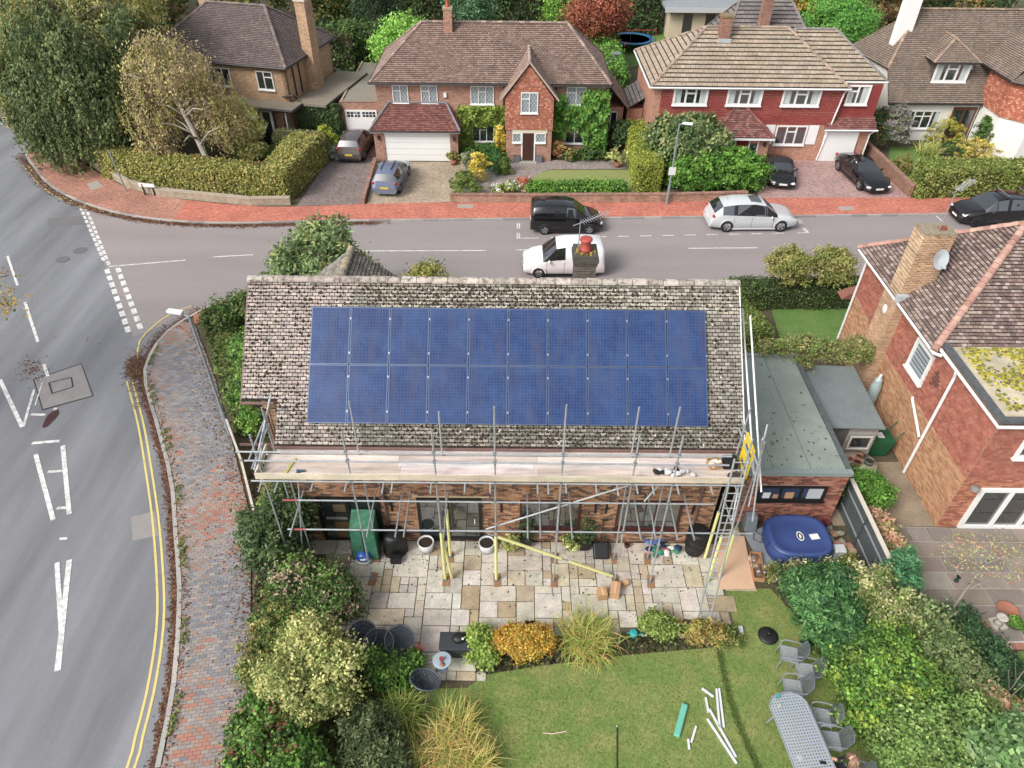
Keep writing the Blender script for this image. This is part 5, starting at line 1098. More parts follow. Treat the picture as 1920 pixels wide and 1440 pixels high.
hip_roof(C, 15.0, 22.0, 55.0, 61.5, 4.9, 16.5, 20.4, 58.2, 7.6, [c(120, 112, 110), c(132, 124, 120)], .33, .34, .04, [c(130, 124, 122)], WGUT)
WC = 47.55
CB = (c(198, 112, 84), c(166, 88, 66)); CBX = brick_mat('orange_brick_x', CB, c(206, 180, 156), axis='x', n=(.9, .14)); CBY = brick_mat('orange_brick_y', CB, c(206, 180, 156), axis='y', n=(.9, .14))
cw = MB().bx(9.1, 21.35, WC, WC + .3, -.02, 4.8).build('front_wall', CBX, C)
MB().bx(9.1, 9.4, WC + .301, 54.9, -.02, 4.8).build('side_wall', CBY, C); MB().bx(21.4, 24.0, WC + .35, WC + .6, 2.2, 5.05).build('front_wall_garage', CBX, C); MB().bx(23.75, 24.0, WC + .601, 54.3, -.02, 5.05).build('side_wall', CBY, C)
rp2 = [c(*q) for q in [(150, 62, 58), (140, 56, 54), (160, 70, 64), (146, 60, 58)]]; rp2 = calm(rp2)
wins = [(10.35, 12.6, 3.72, 4.95), (13.85, 16.15, 3.72, 4.95), (17.45, 19.95, 3.72, 4.95)]
field(cw, 'hung_tile', (9.55, WC, 0), (1, 0, 0), (0, 0, 1), [(0, 2.45), (11.8, 2.45), (11.8, 4.78), (0, 4.78)], .3, .14, rp2, HUNG, t=.03, holes=[(a - 9.55, b - 9.55, p, q) for a, b, p, q in wins])
gw2 = MB().bx(21.42, 23.95, WC + .29, WC + .345, 2.9, 5.0).build('hung_panel', M('red_hang', c(146, 60, 56), .85, n2=(20, .12)), C)
field(gw2, 'hung_tile', (21.42, WC + .285, 0), (1, 0, 0), (0, 0, 1), [(0, 2.9), (2.2, 2.9), (2.2, 5.0), (0, 5.0)], .3, .14, rp2, HUNG, t=.03)
for w in wins: window(C, (0, WC - .03), U, Nn, *w[:2], w[2], w[3] - .12, (1.1, 1, 1.1), (1,), curtains=True, fw=.12, depth=.1)
window(C, (0, WC + .25), U, Nn, 21.75, 23.2, 3.75, 5.0, (1, 1.2), (0,), curtains=True, fw=.1, depth=.1)
window(C, (0, WC), U, Nn, 17.6, 19.7, 1.1, 2.42, (1, 1, 1), (1,), fw=.09, depth=.08)
for a in (16.85, 19.78): m = MB(); m.bx(a, a + .66, WC - .05, WC - .002, 1.15, 2.45); m.build('shutter', WFRAME, C)
m = MB(); m.bx(20.95, 23.25, WC - .06, WC - .01, .0, 2.1); m.build('garage_door', WFRAME, C); m = MB(); m.box((22.1, WC - .02, 1.0), (.08, .03, .04)); m.build('door_handle', GUT, C)
MB().bx(23.3, 24.0, WC + .06, WC + .34, -.02, 2.15).build('garage_pier', CBX, C)
roof_slope(C, 'garage_canopy', (20.7, WC - .35, 2.3), (24.2, WC - .35, 2.3), (24.1, WC + .3, 2.95), (20.9, WC + .3, 2.95), rp_, FTILE, ROOFBASE, .2, .14, .03); m = MB(); m.path([(20.7, WC - .42, 2.26), (24.25, WC - .42, 2.26)], .06, n=6); m.build('gutter', WGUT, C)
px0, px1 = 12.9, 17.0
p0_, p1_ = (px0, 45.7, 2.25), (px1, 45.7, 2.25); t0_, t1_ = (14.55, WC, 3.55), (15.35, WC, 3.55)
roof_slope(C, 'porch_roof_slope', p0_, p1_, t1_, t0_, rp_ + [c(160, 120, 112)], FTILE, ROOFBASE, .2, .14, .03); roof_slope(C, 'porch_roof_slope', (px0, WC, 2.25), p0_, t0_, t0_, rp_, FTILE, ROOFBASE, .2, .14, .03); roof_slope(C, 'porch_roof_slope', p1_, (px1, WC, 2.25), t1_, t1_, rp_, FTILE, ROOFBASE, .2, .14, .03)
for a, b in ((p0_, t0_), (p1_, t1_)): ridge_tiles(C, (a[0], a[1], a[2] + .02), (b[0], b[1] - .02, b[2] + .02), RIDGEF, rp_, .09, .28, name='hip_tile', indiv=False)
m = MB(); m.bx(px0, px1, 45.64, 45.7, 2.1, 2.22); m.build('porch_fascia', WFRAME, C)
MB().bx(13.2, 13.95, 46.0, WC - .001, -.02, 2.1).build('porch_pier', CBX, C); MB().bx(16.15, 16.8, 46.0, WC - .001, -.02, 2.1).build('porch_pier', CBX, C)
window(C, (0, 46.05), U, Nn, 13.97, 14.62, .1, 2.08, (1,), (), fw=.07, sill=False, name='porch_side_light'); window(C, (0, 46.05), U, Nn, 15.48, 16.13, .1, 2.08, (1,), (), fw=.07, sill=False, name='porch_side_light')
m = MB(); m.bx(14.65, 15.45, 46.0, 46.05, .05, 2.05); m.build('front_door', M('red_door', c(124, 34, 30), .4), C)
for x in (13.6, 16.5): m = MB(); m.box((x, 45.95, 1.75), (.16, .12, .25)); m.build('wall_lantern', GUT, C)
m = MB(); m.path([(21.5, cy0 - .05, 4.9), (21.42, WC - .08, 4.6), (20.85, WC - .1, .05)], .055, n=6); m.build('downpipe', WGUT, C); m = MB(); m.path([(24.1, WC - .4, 2.25), (23.95, WC - .1, 1.9), (23.9, WC - .1, .05)], .05, n=6); m.build('downpipe', WGUT, C)
q = yplane(1357, 75, cy0, cez, .66); ch = chimney(C, q[0] - .35, q[0] + .35, q[1] - .1, q[1] + .6, q[2] - .3, q[2] + 1.35, brick_mat('stack_brick', (c(150, 76, 60), c(110, 58, 50)), c(176, 150, 130)), None, True, (140, 120, 90)); m = MB(); m.bx(q[0] - .45, q[0] + .45, q[1] - .2, q[1] - .11, q[2] - .2, q[2] + .1); m.build('lead_flashing', MATS['lead'], ch)
q = (18.0, 56.0, 7.6); chimney(C, q[0] - .35, q[0] + .35, q[1], q[1] + .6, 6.2, 8.3, MATS['stack_brick'], None, True, (196, 170, 96))
# low outbuilding by the side passage
OB = T('side_outbuilding', 'small brick lean-to with dark tiled roof beside the tile-hung house', 'outbuilding', (8.6, 52.5, -.02)); MB().bx(7.95, 9.05, 50.8, 54.2, -.02, 2.3).build('wall', CBY, OB); roof_slope(OB, 'roof', (7.8, 54.4, 2.3), (7.8, 50.6, 2.3), (9.05, 50.6, 3.1), (9.05, 54.4, 3.1), [c(112, 106, 104), c(126, 120, 116)], FTILE, ROOFBASE, .33, .3, .03)
# --- right: white rendered house with dormer
D = T('white_house', 'white rendered house with brown tiled roof, dormer and tall white chimney', 'house', (32, 54, -.02))
REND = M('white_render', c(236, 234, 226), .85, n1=(.7, .06), n2=(10, .04))
dp = [c(*q) for q in [(146, 128, 112), (130, 114, 102), (158, 140, 124), (118, 104, 94), (138, 120, 108)]]; dp = calm(dp)
dy, dez, tp = 51.1, 2.75, 1.08
ra = yplane(1722, 16, dy, dez, tp); rb = yplane(1892, 19, dy, dez, tp)
ry_, rzz = (ra[1] + rb[1]) / 2, (ra[2] + rb[2]) / 2; bk = 2 * ry_ - dy
lx = 26.35
cd_ = math.cos(math.atan(tp)); roof_slope(D, 'roof_slope', (lx, dy, dez), (38, dy, dez), (38, ry_, rzz), (ra[0], ry_, rzz), dp, FTILE, ROOFBASE, .2, .14, .03, poly=[(0, 0), (38 - lx, 0), (38 - lx, (ry_ - dy) / cd_), (ra[0] - lx, (ry_ - dy) / cd_), (0, 1.7 / cd_)])
roof_slope(D, 'roof_slope', (lx, bk, dez + 1.2), (lx, dy + 1.7, dez + 1.8), (ra[0], ry_, rzz), (ra[0], ry_, rzz), dp, FTILE, ROOFBASE, .2, .14, .03)
roof_slope(D, 'roof_slope', (38, bk, dez), (lx, bk, dez), (ra[0], ry_, rzz), (38, ry_, rzz), dp, FTILE, ROOFBASE, .4, .3, .03)
ridge_tiles(D, (ra[0], ry_, rzz + .03), (38, ry_, rzz + .03), RIDGEF, [c(160, 136, 116), c(144, 124, 108)], .12, .34, indiv=False); ridge_tiles(D, (lx, dy + 1.7, dez + 1.83), (ra[0], ry_, rzz + .03), RIDGEF, [c(176, 146, 122), c(150, 128, 110)], .11, .3, name='hip_tile', indiv=False)
MB().bx(lx + .25, 33.1, dy + .35, dy + .6, -.02, dez + .15).build('front_wall', REND, D)
m = MB(); m.v = [(lx + .25, dy + .601, -.02), (lx + .25, bk - .4, -.02), (lx + .25, bk - .4, 4.2), (lx + .25, dy + 1.8, 4.4), (lx + .25, dy + .601, 3.2), (lx + .5, dy + .601, -.02), (lx + .5, bk - .4, -.02), (lx + .5, bk - .4, 4.2), (lx + .5, dy + 1.8, 4.4), (lx + .5, dy + .601, 3.2)]; m.f = [(0, 4, 3, 2, 1), (5, 6, 7, 8, 9), (2, 3, 8, 7), (3, 4, 9, 8), (0, 5, 9, 4), (1, 2, 7, 6)]; m.c = [(1, 1, 1, 1)] * 6; m.build('side_wall', REND, D)
m = MB(); m.path([(lx, dy - .05, dez - .04), (33, dy - .05, dez - .04)], .06, n=6); m.path([(lx + .9, dy, dez - .08), (lx + .6, dy + .28, 2.2), (lx + .6, dy + .28, .05)], .045, n=6); m.build('gutter', GUT, D)
window(D, (0, dy + .35), U, Nn, 28.0, 30.6, .85, 2.15, (1, 1, 1, 1), (1, 2), curtains=True, fw=.08)
m = MB(); cxx = yplane(1665, 60, dy, dez, tp); m.prism([(27.1, 54.6), (28.1, 54.6), (28.1, 55.4), (27.1, 55.4)], 3.5, 8.9); ch = m.build('chimney', M('white_chimney', c(246, 245, 242), .7, n2=(8, .03)), D); m = MB(); m.bx(27.02, 28.18, 54.52, 55.48, 8.9, 9.02); m.build('chimney_cap', MATS['white_chimney'], ch); m = MB(); m.lathe([(.16, 0), (.14, .3), (.17, .34), (1e-4, .34)], (27.6, 55, 9.021), 12); m.build('chimney_pot', M('pot_orange', c(206, 120, 90), .8), ch)
# dormer
dq = yplane(1785, 148, dy, dez, tp); dxa, dxb = 29.35, 31.75; dyf = 52.15; dz0 = dez + tp * (dyf - dy)
MB().bx(dxa, dxb, dyf + .02, dyf + 2.2, dz0 - .3, dz0 + 1.35).build('dormer_cheek', M('dark_tile_cheek', c(96, 84, 76), .9, n2=(10, .2)), D)
window(D, (0, dyf), U, Nn, dxa, dxb, dz0 + .02, dz0 + 1.3, (1, 1, 1), (1,), curtains=True, fw=.12, depth=.1)
de = dz0 + 1.38; A0, A1 = (dxa - .45, dyf - .35, de), (dxb + .45, dyf - .35, de); dm = (dxa + dxb) / 2; K0, K1 = (dm, dyf + 1.0, de + 1.25), (dm, dyf + 2.6, de + 1.25)
roof_slope(D, 'dormer_roof_slope', A0, A1, K0, K0, dp, FTILE, ROOFBASE, .2, .14, .03)
roof_slope(D, 'dormer_roof_slope', A1, (dxb + .45, dyf + 1.2, de), K1, K0, dp, FTILE, ROOFBASE, .2, .14, .03); roof_slope(D, 'dormer_roof_slope', (dxa - .45, dyf + 1.2, de), A0, K0, K1, dp, FTILE, ROOFBASE, .2, .14, .03)
for a, b in ((A0, K0), (A1, K0), (K0, K1)): ridge_tiles(D, (a[0], a[1], a[2] + .02), (b[0], b[1], b[2] + .02), RIDGEF, [c(168, 140, 120), c(150, 128, 112)], .1, .3, name='hip_tile', indiv=False)
m = MB(); m.path([(A0[0], A0[1] - .04, de - .04), (A1[0], A1[1] - .04, de - .04)], .055, n=6); m.build('gutter', GUT, D)
sk = yplane(1812, 118, dy, dez, tp); un = Vector((1, 0, 0)); vn = Vector((0, 1, tp)).normalized(); nn = un.cross(vn)
m = MB(); m.obox(sk, un, vn, nn, -.45, .45, -.62, .62, .02, .12); w = m.build('skylight', M('slate_frame', c(104, 116, 130), .5), D); m = MB(); m.obox(sk, un, vn, nn, -.36, .36, -.52, .52, .121, .128); m.build('pane', M('sky_glass', c(226, 232, 236), .05, spec=.8), w)
# entrance and tile-hung wing
m = MB(); m.bx(31.3, 33.0, dy + .3, dy + .349, .02, 2.4); en = m.build('entrance_door', M('oak_frame', c(110, 70, 48), .5), D)
for a, b in ((31.42, 32.05), (32.2, 32.85)):
    for p, q in ((.3, 1.1), (1.2, 2.2)): m = MB(); m.bx(a, b, dy + .29, dy + .299, p, q); m.build('pane', GLASS, en)
wx0 = 33.15
MB().prism([(wx0, dy + .3), (wx0, 48.9), (34.5, 47.6), (39, 47.6), (39, dy + .3)], -.02, 2.65).build('wing_wall', REND, D)
wg = MB().prism([(wx0 - .05, dy + .8), (wx0 - .05, 48.85), (34.45, 47.5), (39, 47.5), (39, dy + .8)], 2.651, 5.0).build('wing_upper_wall', M('hung_base', c(170, 84, 58), .9), D)
field(wg, 'hung_tile', (wx0 - .052, dy + .8, 0), (0, -1, 0), (0, 0, 1), [(0, 2.62), (dy + .8 - 48.85, 2.62), (dy + .8 - 48.85, 5), (0, 5)], .18, .13, hp, HUNG, t=.025)
dd_ = Vector((34.45 - wx0 + .05, 47.5 - 48.85, 0)); field(wg, 'hung_tile', (wx0 - .052, 48.848, 0), dd_, (0, 0, 1), [(0, 2.62), (dd_.length, 2.62), (dd_.length, 5), (0, 5)], .18, .13, hp, HUNG, t=.025)
field(wg, 'hung_tile', (34.45, 47.497, 0), (1, 0, 0), (0, 0, 1), [(0, 2.62), (4, 2.62), (4, 5), (0, 5)], .18, .13, hp, HUNG, t=.025)
wa, wb_, wc_ = (wx0 - .4, dy + 2.0, 5.0), (wx0 - .4, 48.7, 5.0), (34.3, 47.15, 5.0); wk, wk2 = (37.2, 50.5, 7.7), (36.0, 54, 7.75)
roof_slope(D, 'wing_roof_slope', wa, wb_, wk, wk2, dp, FTILE, ROOFBASE, .2, .14, .03); roof_slope(D, 'wing_roof_slope', wb_, wc_, wk, wk, dp, FTILE, ROOFBASE, .2, .14, .03); roof_slope(D, 'wing_roof_slope', wc_, (40, 47.15, 5.0), (40, 50.5, 7.7), wk, dp, FTILE, ROOFBASE, .2, .14, .03)
m = MB(); m.path([wa, wb_, wc_, (40, 47.15, 4.97)], .07, n=6); m.build('gutter', GUT, D)
window(D, (0, 47.6), U, Nn, 36.0, 37.6, .95, 2.2, (1, 1, 1), (), curtains=True, fw=.08)
# --- behind: timber garden room, trampoline
S = T('garden_room', 'cream timber garden room with grey flat roof behind the trampoline lawn', 'garden room', (19, 79, -.02)); CRB = M('cream_boards', c(216, 200, 170), .85, n1=(8, .1), stretch=(.05, .05, 3))
MB().bx(15.3, 25, 77.0, 82, -.02, 2.75).build('wall', CRB, S); m = MB(); m.bx(14.6, 25.6, 76.2, 83, 2.9, 3.15); m.build('roof', M('grey_membrane', c(150, 156, 160), .7, n2=(2, .1)), S); m = MB(); m.bx(14.55, 25.65, 76.14, 76.2, 2.72, 3.16); m.build('fascia', M('grey_fascia', c(196, 200, 202), .6), S)
for a, b in ((16.6, 17.5), (18.8, 19.7), (21.2, 21.9), (22.2, 22.9), (24, 24.7)): m = MB(); m.bx(a, b, 76.95, 76.99, .4, 2.5); m.build('window', GLASS, S)
TR = T('trampoline', 'blue padded trampoline with dark safety net on the back lawn', 'trampoline', (11.3, 74, -.02)); m = MB(); m.lathe([(1.7, .86), (2.1, .86), (2.12, .93), (1.7, .94), (1.7, .86)], (11.3, 74, 0), 28); m.build('pad', M('tramp_blue', c(50, 116, 164), .6), TR); m = MB(); m.lathe([(1e-4, .88), (1.69, .88)], (11.3, 74, 0), 28); m.build('mat', M('tramp_black', c(30, 32, 36), .7), TR)
for k in range(6):
    a = k * math.pi / 3 + .3; x, y = 11.3 + 2.1 * math.cos(a), 74 + 2.1 * math.sin(a); m = MB(); m.tube((x, y, -.02), (x, y, 2.7 if k % 2 else 2.6), .03); m.build('leg', GUT, TR)
m = MB(); m.tube((9.0, 74.2, 0), (9.0, 74.2, 1.6), .03); m.tube((13.6, 74.2, 0), (13.6, 74.2, 1.6), .03); m.tube((9.0, 74.2, 1.6), (13.6, 74.2, 1.6), .03); m.build('goal_frame', M('goal_red', c(190, 60, 50), .5), TR)
# garden walls and kerbside low walls of the far plots
def low_wall(pxs, z1, th, mat, label, coping=None, name='garden_wall', z0=-.03, pts=None):
    P = [Vector(G(*p) + (0,)) for p in pxs] if pts is None else [Vector(p) for p in pts]; t = T(name, label, 'wall', (P[0].x, P[0].y, z0)); m = MB()
    for a, b in zip(P, P[1:]):
        d = (b - a).normalized(); n = Vector((-d.y, d.x, 0)) * th; m.prism([a[:2], b[:2], (b + n)[:2], (a + n)[:2]], z0, z1)
    w = m.build('wall', mat, t)
    if coping:
        m = MB()
        for a, b in zip(P, P[1:]): d = (b - a).normalized(); n = Vector((-d.y, d.x, 0)); m.prism([(a - n * .02)[:2], (b - n * .02)[:2], (b + n * (th + .02))[:2], (a + n * (th + .02))[:2]], z1 + .001, z1 + .08)
        m.build('coping', coping, t)
    return t
SOL = brick_mat('soldier_course', (c(176, 128, 110), c(158, 110, 96)), c(140, 116, 100), .08, .3, 'g', .012)
low_wall([(845, 380), (1000, 380), (1258, 379), (1400, 375)], .45, .24, brick_mat('low_wall_x', (c(178, 130, 108), c(150, 104, 88)), c(180, 156, 132), axis='x', n=(1.5, .3)), 'low brick front garden wall with soldier-course coping, behind the black van', SOL)
low_wall([(172, 312), (240, 352), (300, 368), (390, 377), (470, 385), (545, 384)], .4, .25, M('old_wall', c(164, 150, 130), .95, n1=(3, .3), n2=(14, .25)), 'curved weathered low wall round the corner hedge', M('old_coping', c(176, 164, 146), .95, n2=(9, .25)))
low_wall([(684, 382), (707, 304)], .25, .2, RBY, 'thin brick divider between the two driveways', SOL)
low_wall([(1708, 368), (1622, 284)], .7, .25, brick_mat('low_wall_y', (c(150, 104, 84), c(128, 86, 72)), c(160, 130, 110), axis='y'), 'sloping brick retaining wall between pink driveway and white house garden', SOL)
# == flat garage, shed, fence, right-hand neighbour
FELT = M('green_felt', c(150, 162, 152), .95, n1=(.9, .16), n2=(30, .2), bump=(80, .5)); FELTE = M('felt_edge', c(136, 150, 148), .9, n2=(10, .15))
gar = T('garage', 'brick garage with grey-green felt flat roof beside the scaffolded house', 'garage', (9.6, 19, -.02))
gx0_, gx1_, gy0_, gy1_ = 7.95, 11.28, 16.05, 22.3
gf = MB().bx(gx0_, gx1_, gy0_, gy0_ + .25, -.02, 2.42).build('front_wall', MORT, gar)
gpal = [c(*q) for q in [(164, 100, 80), (150, 88, 72), (176, 116, 92), (136, 80, 68), (110, 74, 66), (186, 130, 106)]]
field(gf, 'brick', (gx0_, gy0_, 0), (1, 0, 0), (0, 0, 1), [(0, -.02), (gx1_ - gx0_, -.02), (gx1_ - gx0_, 2.4), (0, 2.4)], .225, .075, gpal, BRICK, t=.01, kind='brick', holes=[(.45, 2.75, 1.2, 1.9)], indiv=300, gap=.011)
for x in (gx0_, gx1_ - .25): MB().bx(x, x + .25, gy0_ + .251, gy1_, -.02, 2.42).build('side_wall', brick_mat('garage_y', (gpal[0], gpal[3]), c(176, 158, 132), axis='y'), gar)
MB().bx(gx0_ + .251, gx1_ - .251, gy1_ - .25, gy1_, -.02, 2.42).build('back_wall', brick_mat('garage_x', (gpal[0], gpal[3]), c(176, 158, 132), axis='x'), gar)
m = MB(); m.bx(gx0_ - .75, gx1_ + .02, gy0_ - .02, gy1_ + .05, 2.44, 2.52); rf = m.build('flat_roof', FELT, gar)
for a in ((gx0_ - .75, gx1_ + .06, gy0_ - .06, gy0_ + .12), (gx0_ - .75, gx1_ + .06, gy1_ - .05, gy1_ + .12)): m = MB(); m.bx(*a, 2.43, 2.60); m.build('roof_upstand', FELTE, rf)
m = MB(); m.bx(gx1_ - .1, gx1_ + .06, gy0_ + .121, gy1_ - .051, 2.43, 2.595); m.build('roof_upstand', M('dark_upstand', c(92, 100, 100), .9, n2=(6, .3)), rf)
for x in (8.75, 10.0): m = MB(); m.bx(x, x + .02, gy0_ + .2, gy1_ - .1, 2.52, 2.526); m.build('felt_lap', M('felt_lap', c(112, 120, 114), .95, n2=(6, .4)), rf)
mb = MB()
for _ in range(90): # dirt and moss freckles
    x, y = random.uniform(7.4, 11.2), gy0_ + .2 + abs(random.gauss(0, 2.4)) % 5.8; r = random.uniform(.012, .05); mb.poly([(x + math.cos(a) * r * random.uniform(.5, 1.4), y + math.sin(a) * r * random.uniform(.5, 2), 2.528) for a in [k * math.pi / 3 for k in range(6)]], jit(c(96, 100, 88), .2))
stuff(mb.build('debris', MOSS, rf))
w = window(gar, (0, gy0_), (1, 0, 0), (0, -1, 0), 8.4, 10.7, 1.2, 1.9, (1, 1, 1.1), (), frame=DFRAME, fw=.07, sillmat=DFRAME)
for i, (x, wd, h, cl) in enumerate([(8.6, .25, .28, (226, 228, 232)), (8.95, .2, .2, (196, 150, 110)), (9.35, .3, .3, (200, 156, 116)), (10.1, .5, .5, (190, 194, 196))]):
    m = MB(); m.bx(x, x + wd, gy0_ - .03, gy0_ - .021, 1.28, 1.28 + h, c(*cl)); m.build('stored_thing', INNER, w)
m = MB(); m.bx(gx0_ - .75, gx0_ - .72, 15.6, 18.5, 0, 2.3); m.build('side_gate', M('dark_timber', c(74, 64, 54), .9, n1=(8, .3), stretch=(1, 6, .3)), gar)
# shed
shed = T('garden_shed', 'weathered timber shed with grey felt roof squeezed beside the garage', 'shed', (12.6, 20.5, -.02)); WEATH = M('weathered_board', None, .95, n1=(6, .3), n2=(30, .2), stretch=(.4, .4, 4))
sx0, sx1, sy0, sy1 = 11.75, 13.6, 18.95, 22.1
for k in range(13):
    z = -.02 + k * .15
    if 5 <= k <= 9: segs = [(12.5, 12.62), (13.5, sx1)]
    else: segs = [(12.5, sx1)]
    for a, b in segs: m = MB(); m.bx(a, b, sy0, sy0 + .03, z + .003, z + .147, jit(c(164, 158, 152), .1)); m.build('plank', WEATH, shed)
for k in range(6): x = sx0 + k * .125; m = MB(); m.bx(x + .003, x + .122, sy0 - .02, sy0 + .012, .0, 1.9, jit(c(98, 92, 86), .12)); m.build('door_plank', WEATH, shed)
window(shed, (0, sy0 - .01), (1, 0, 0), (0, -1, 0), 12.63, 13.48, .78, 1.46, (1,), (), frame=M('shed_frame', c(206, 200, 190), .8), fw=.06, sill=False)
for x in (sx0, sx1 - .04): m = MB(); m.bx(x, x + .04, sy0 + .031, sy1, -.02, 1.95); m.build('side_wall', M('shed_side', c(120, 112, 104), .95, n1=(6, .3)), shed)
m = MB(); m.hexa([(sx0 - .12, sy0 - .18, 1.98), (sx1 + .1, sy0 - .18, 1.93), (sx1 + .1, sy1 + .1, 2.1), (sx0 - .12, sy1 + .1, 2.15), (sx0 - .12, sy0 - .18, 2.03), (sx1 + .1, sy0 - .18, 1.98), (sx1 + .1, sy1 + .1, 2.15), (sx0 - .12, sy1 + .1, 2.2)]); m.build('roof', M('shed_felt', c(124, 134, 134), .9, n1=(1.2, .15), n2=(12, .12)), shed)
m = MB(); m.prism([(11.4, 15.9), (15, 15.9), (15, 19), (11.4, 19)], -.02, -.005); struct(m.build('side_yard', M('yard_concrete', c(150, 134, 112), .95, n1=(1, .3), n2=(10, .2))))
# slate-clad fence
fn = T('slate_fence', 'dark grey fence of diamond panels with pale capping beside the hot tub', 'fence', (11.85, 15, -.02)); FP = M('slate_panel', None, .7, n2=(9, .2))
for k in range(6):
    for j in range(4):
        y = 13.4 + k * .54; m = MB(); m.bx(11.82 + .004 * (k % 2), 11.87, y + .005, y + .535, j * .37, j * .37 + .362, jit(c(84, 90, 94), .1)); m.build('panel', FP, fn)
for y in (13.38, 15.0, 16.62): m = MB(); m.bx(11.78, 11.88, y, y + .08, -.02, 1.52); m.build('post', M('fence_post', c(70, 76, 80), .8), fn)
for z in (.36, 1.1): m = MB(); m.bx(11.79, 11.818, 13.47, 16.6, z, z + .06); m.build('rail', M('fence_rail', c(150, 156, 160), .7), fn)
m = MB(); m.bx(11.78, 11.92, 13.38, 16.72, 1.521, 1.56); m.build('capping', M('pale_capping', c(214, 206, 190), .8), fn)
# ---- right-hand house
E_ = T('tile_hung_house', 'orange brick and tile-hung house with mossy flat-roofed extension and satellite dish', 'house', (18, 21, -.02))
EBp = [c(*q) for q in [(200, 150, 110), (188, 136, 98), (208, 162, 122), (176, 126, 94), (194, 146, 110)]]; EHp = [c(*q) for q in [(172, 102, 84), (164, 94, 78), (182, 112, 92), (170, 98, 82), (156, 88, 74)]]
ew = MB().bx(15.02, 15.3, 15.9, 26.3, -.02, 4.95).build('side_wall', MORT, E_)
side_win = (19.85, 21.1, 3.15, 4.45)
# U runs towards the camera (-Y) so the face looks to -X
sO = (15.02, 26.3, 0); sU = (0, -1, 0); fy = lambda y: 26.3 - y
stack = (fy(23.75), fy(22.7))
bb = [(0, 0), (10.4, 0), (10.4, 2.55), (0, 2.55)]
field(ew, 'brick', sO, sU, (0, 0, 1), [(0, -.02), (10.4, -.02), (10.4, 2.5), (3.0, 2.5), (0, 2.9)], .225, .075, EBp, BRICK, t=.01, kind='brick', indiv=300, gap=.011, vis=lambda p: p.y > 16 and (p.y < 18.2 or p.y > 19.5))
def hung_pick(p):
    s = math.sin(p.y * 2.3 + p.z) + math.sin(p.z * 3.1 - p.y * .7)
    return c(110, 62, 56) if s < -1.5 and p.y < 19.5 else random.choice(EHp)
field(ew, 'hung_tile', sO, sU, (0, 0, 1), [(0, 2.9), (3.0, 2.5), (10.4, 2.5), (10.4, 4.95), (0, 4.95)], .18, .115, EHp, HUNG, t=.024, indiv=300, holes=[(fy(side_win[1]), fy(side_win[0]), side_win[2], side_win[3])], pick=hung_pick, vis=lambda p: p.y < 19.8)
window(E_, (15.02, 26.3), sU, (-1, 0, 0), fy(side_win[1]), fy(side_win[0]), side_win[2], side_win[3], (1,), (), fw=.1, depth=.09, glass=LG)
er = MB().bx(15.301, 22, 15.9, 16.2, -.02, 4.95).build('rear_wall', MORT, E_)
field(er, 'brick', (15.02, 15.9, 0), (1, 0, 0), (0, 0, 1), [(0, -.02), (6, -.02), (6, 2.45), (0, 2.45)], .225, .075, [c(*q) for q in [(190, 120, 92), (176, 104, 80), (202, 136, 106), (160, 96, 78)]], BRICK, t=.01, kind='brick', gap=.011, holes=[(.72, 3.9, .0, 2.05)])
field(er, 'hung_tile', (15.02, 15.9, 0), (1, 0, 0), (0, 0, 1), [(0, 2.45), (6, 2.45), (6, 4.95), (0, 4.95)], .18, .115, EHp, HUNG, t=.024, holes=[(1.05, 2.6, 3.55, 4.4)])
dr = window(E_, (0, 15.9), (1, 0, 0), (0, -1, 0), 15.74, 18.9, .02, 2.05, (1, 1, 1), (), fw=.13, depth=.1, sill=False, name='french_door')
window(E_, (0, 15.9), (1, 0, 0), (0, -1, 0), 16.07, 17.6, 3.55, 4.4, (1, 1), (), fw=.1, depth=.09)
# extension flat roof, mossy
m = MB(); m.bx(15.05, 22, 15.95, 19.7, 4.96, 5.1); xr = m.build('flat_roof', M('mossy_roof', c(196, 184, 158), .95, n1=(1.3, .4), n2=(25, .2)), E_)
mb = MB(); got = 0
while got < 2600:
    x, y = random.uniform(15.5, 20.5), random.uniform(16.4, 19.6)
    if math.sin(x * 2.6 + 1.3 * math.sin(y * 2.2)) + math.sin(y * 3.4 + x) + random.gauss(0, .6) < -.5: continue
    got += 1; r = random.uniform(.03, .09); n = 6; k = len(mb.v); cl = jit(c(*random.choice([(168, 156, 40), (142, 140, 44), (120, 122, 50), (186, 172, 64), (104, 92, 56)])), .18)
    for q in range(n): a = q * math.pi / 3; mb.v.append((x + math.cos(a) * r * random.uniform(.6, 1.3), y + math.sin(a) * r * random.uniform(.6, 1.3), 5.1))
    mb.v.append((x, y, 5.1 + r * .55))
    for q in range(n): mb.f.append((k + q, k + (q + 1) % n, k + n)); mb.c.append(cl)
stuff(mb.build('moss', MOSS, xr))
for a, mm in (((14.92, 15.16, 15.78, 19.75), 0), ((15.161, 22, 15.78, 16.02), 0)): m = MB(); m.bx(*a, 5.101, 5.2); m.build('lead_edge', M('dark_lead', c(92, 96, 98), .6, n2=(6, .35)), xr)
m = MB(); m.path([(14.86, 19.8, 5.02), (14.86, 15.72, 5.02), (22, 15.72, 5.02)], .06, n=8); m.build('gutter', WGUT, E_)
m = MB(); m.path([(14.62, 26.6, 4.93), (14.62, 19.5, 4.93), (14.86, 19.4, 4.9)], .06, n=8); m.build('gutter', WGUT, E_)
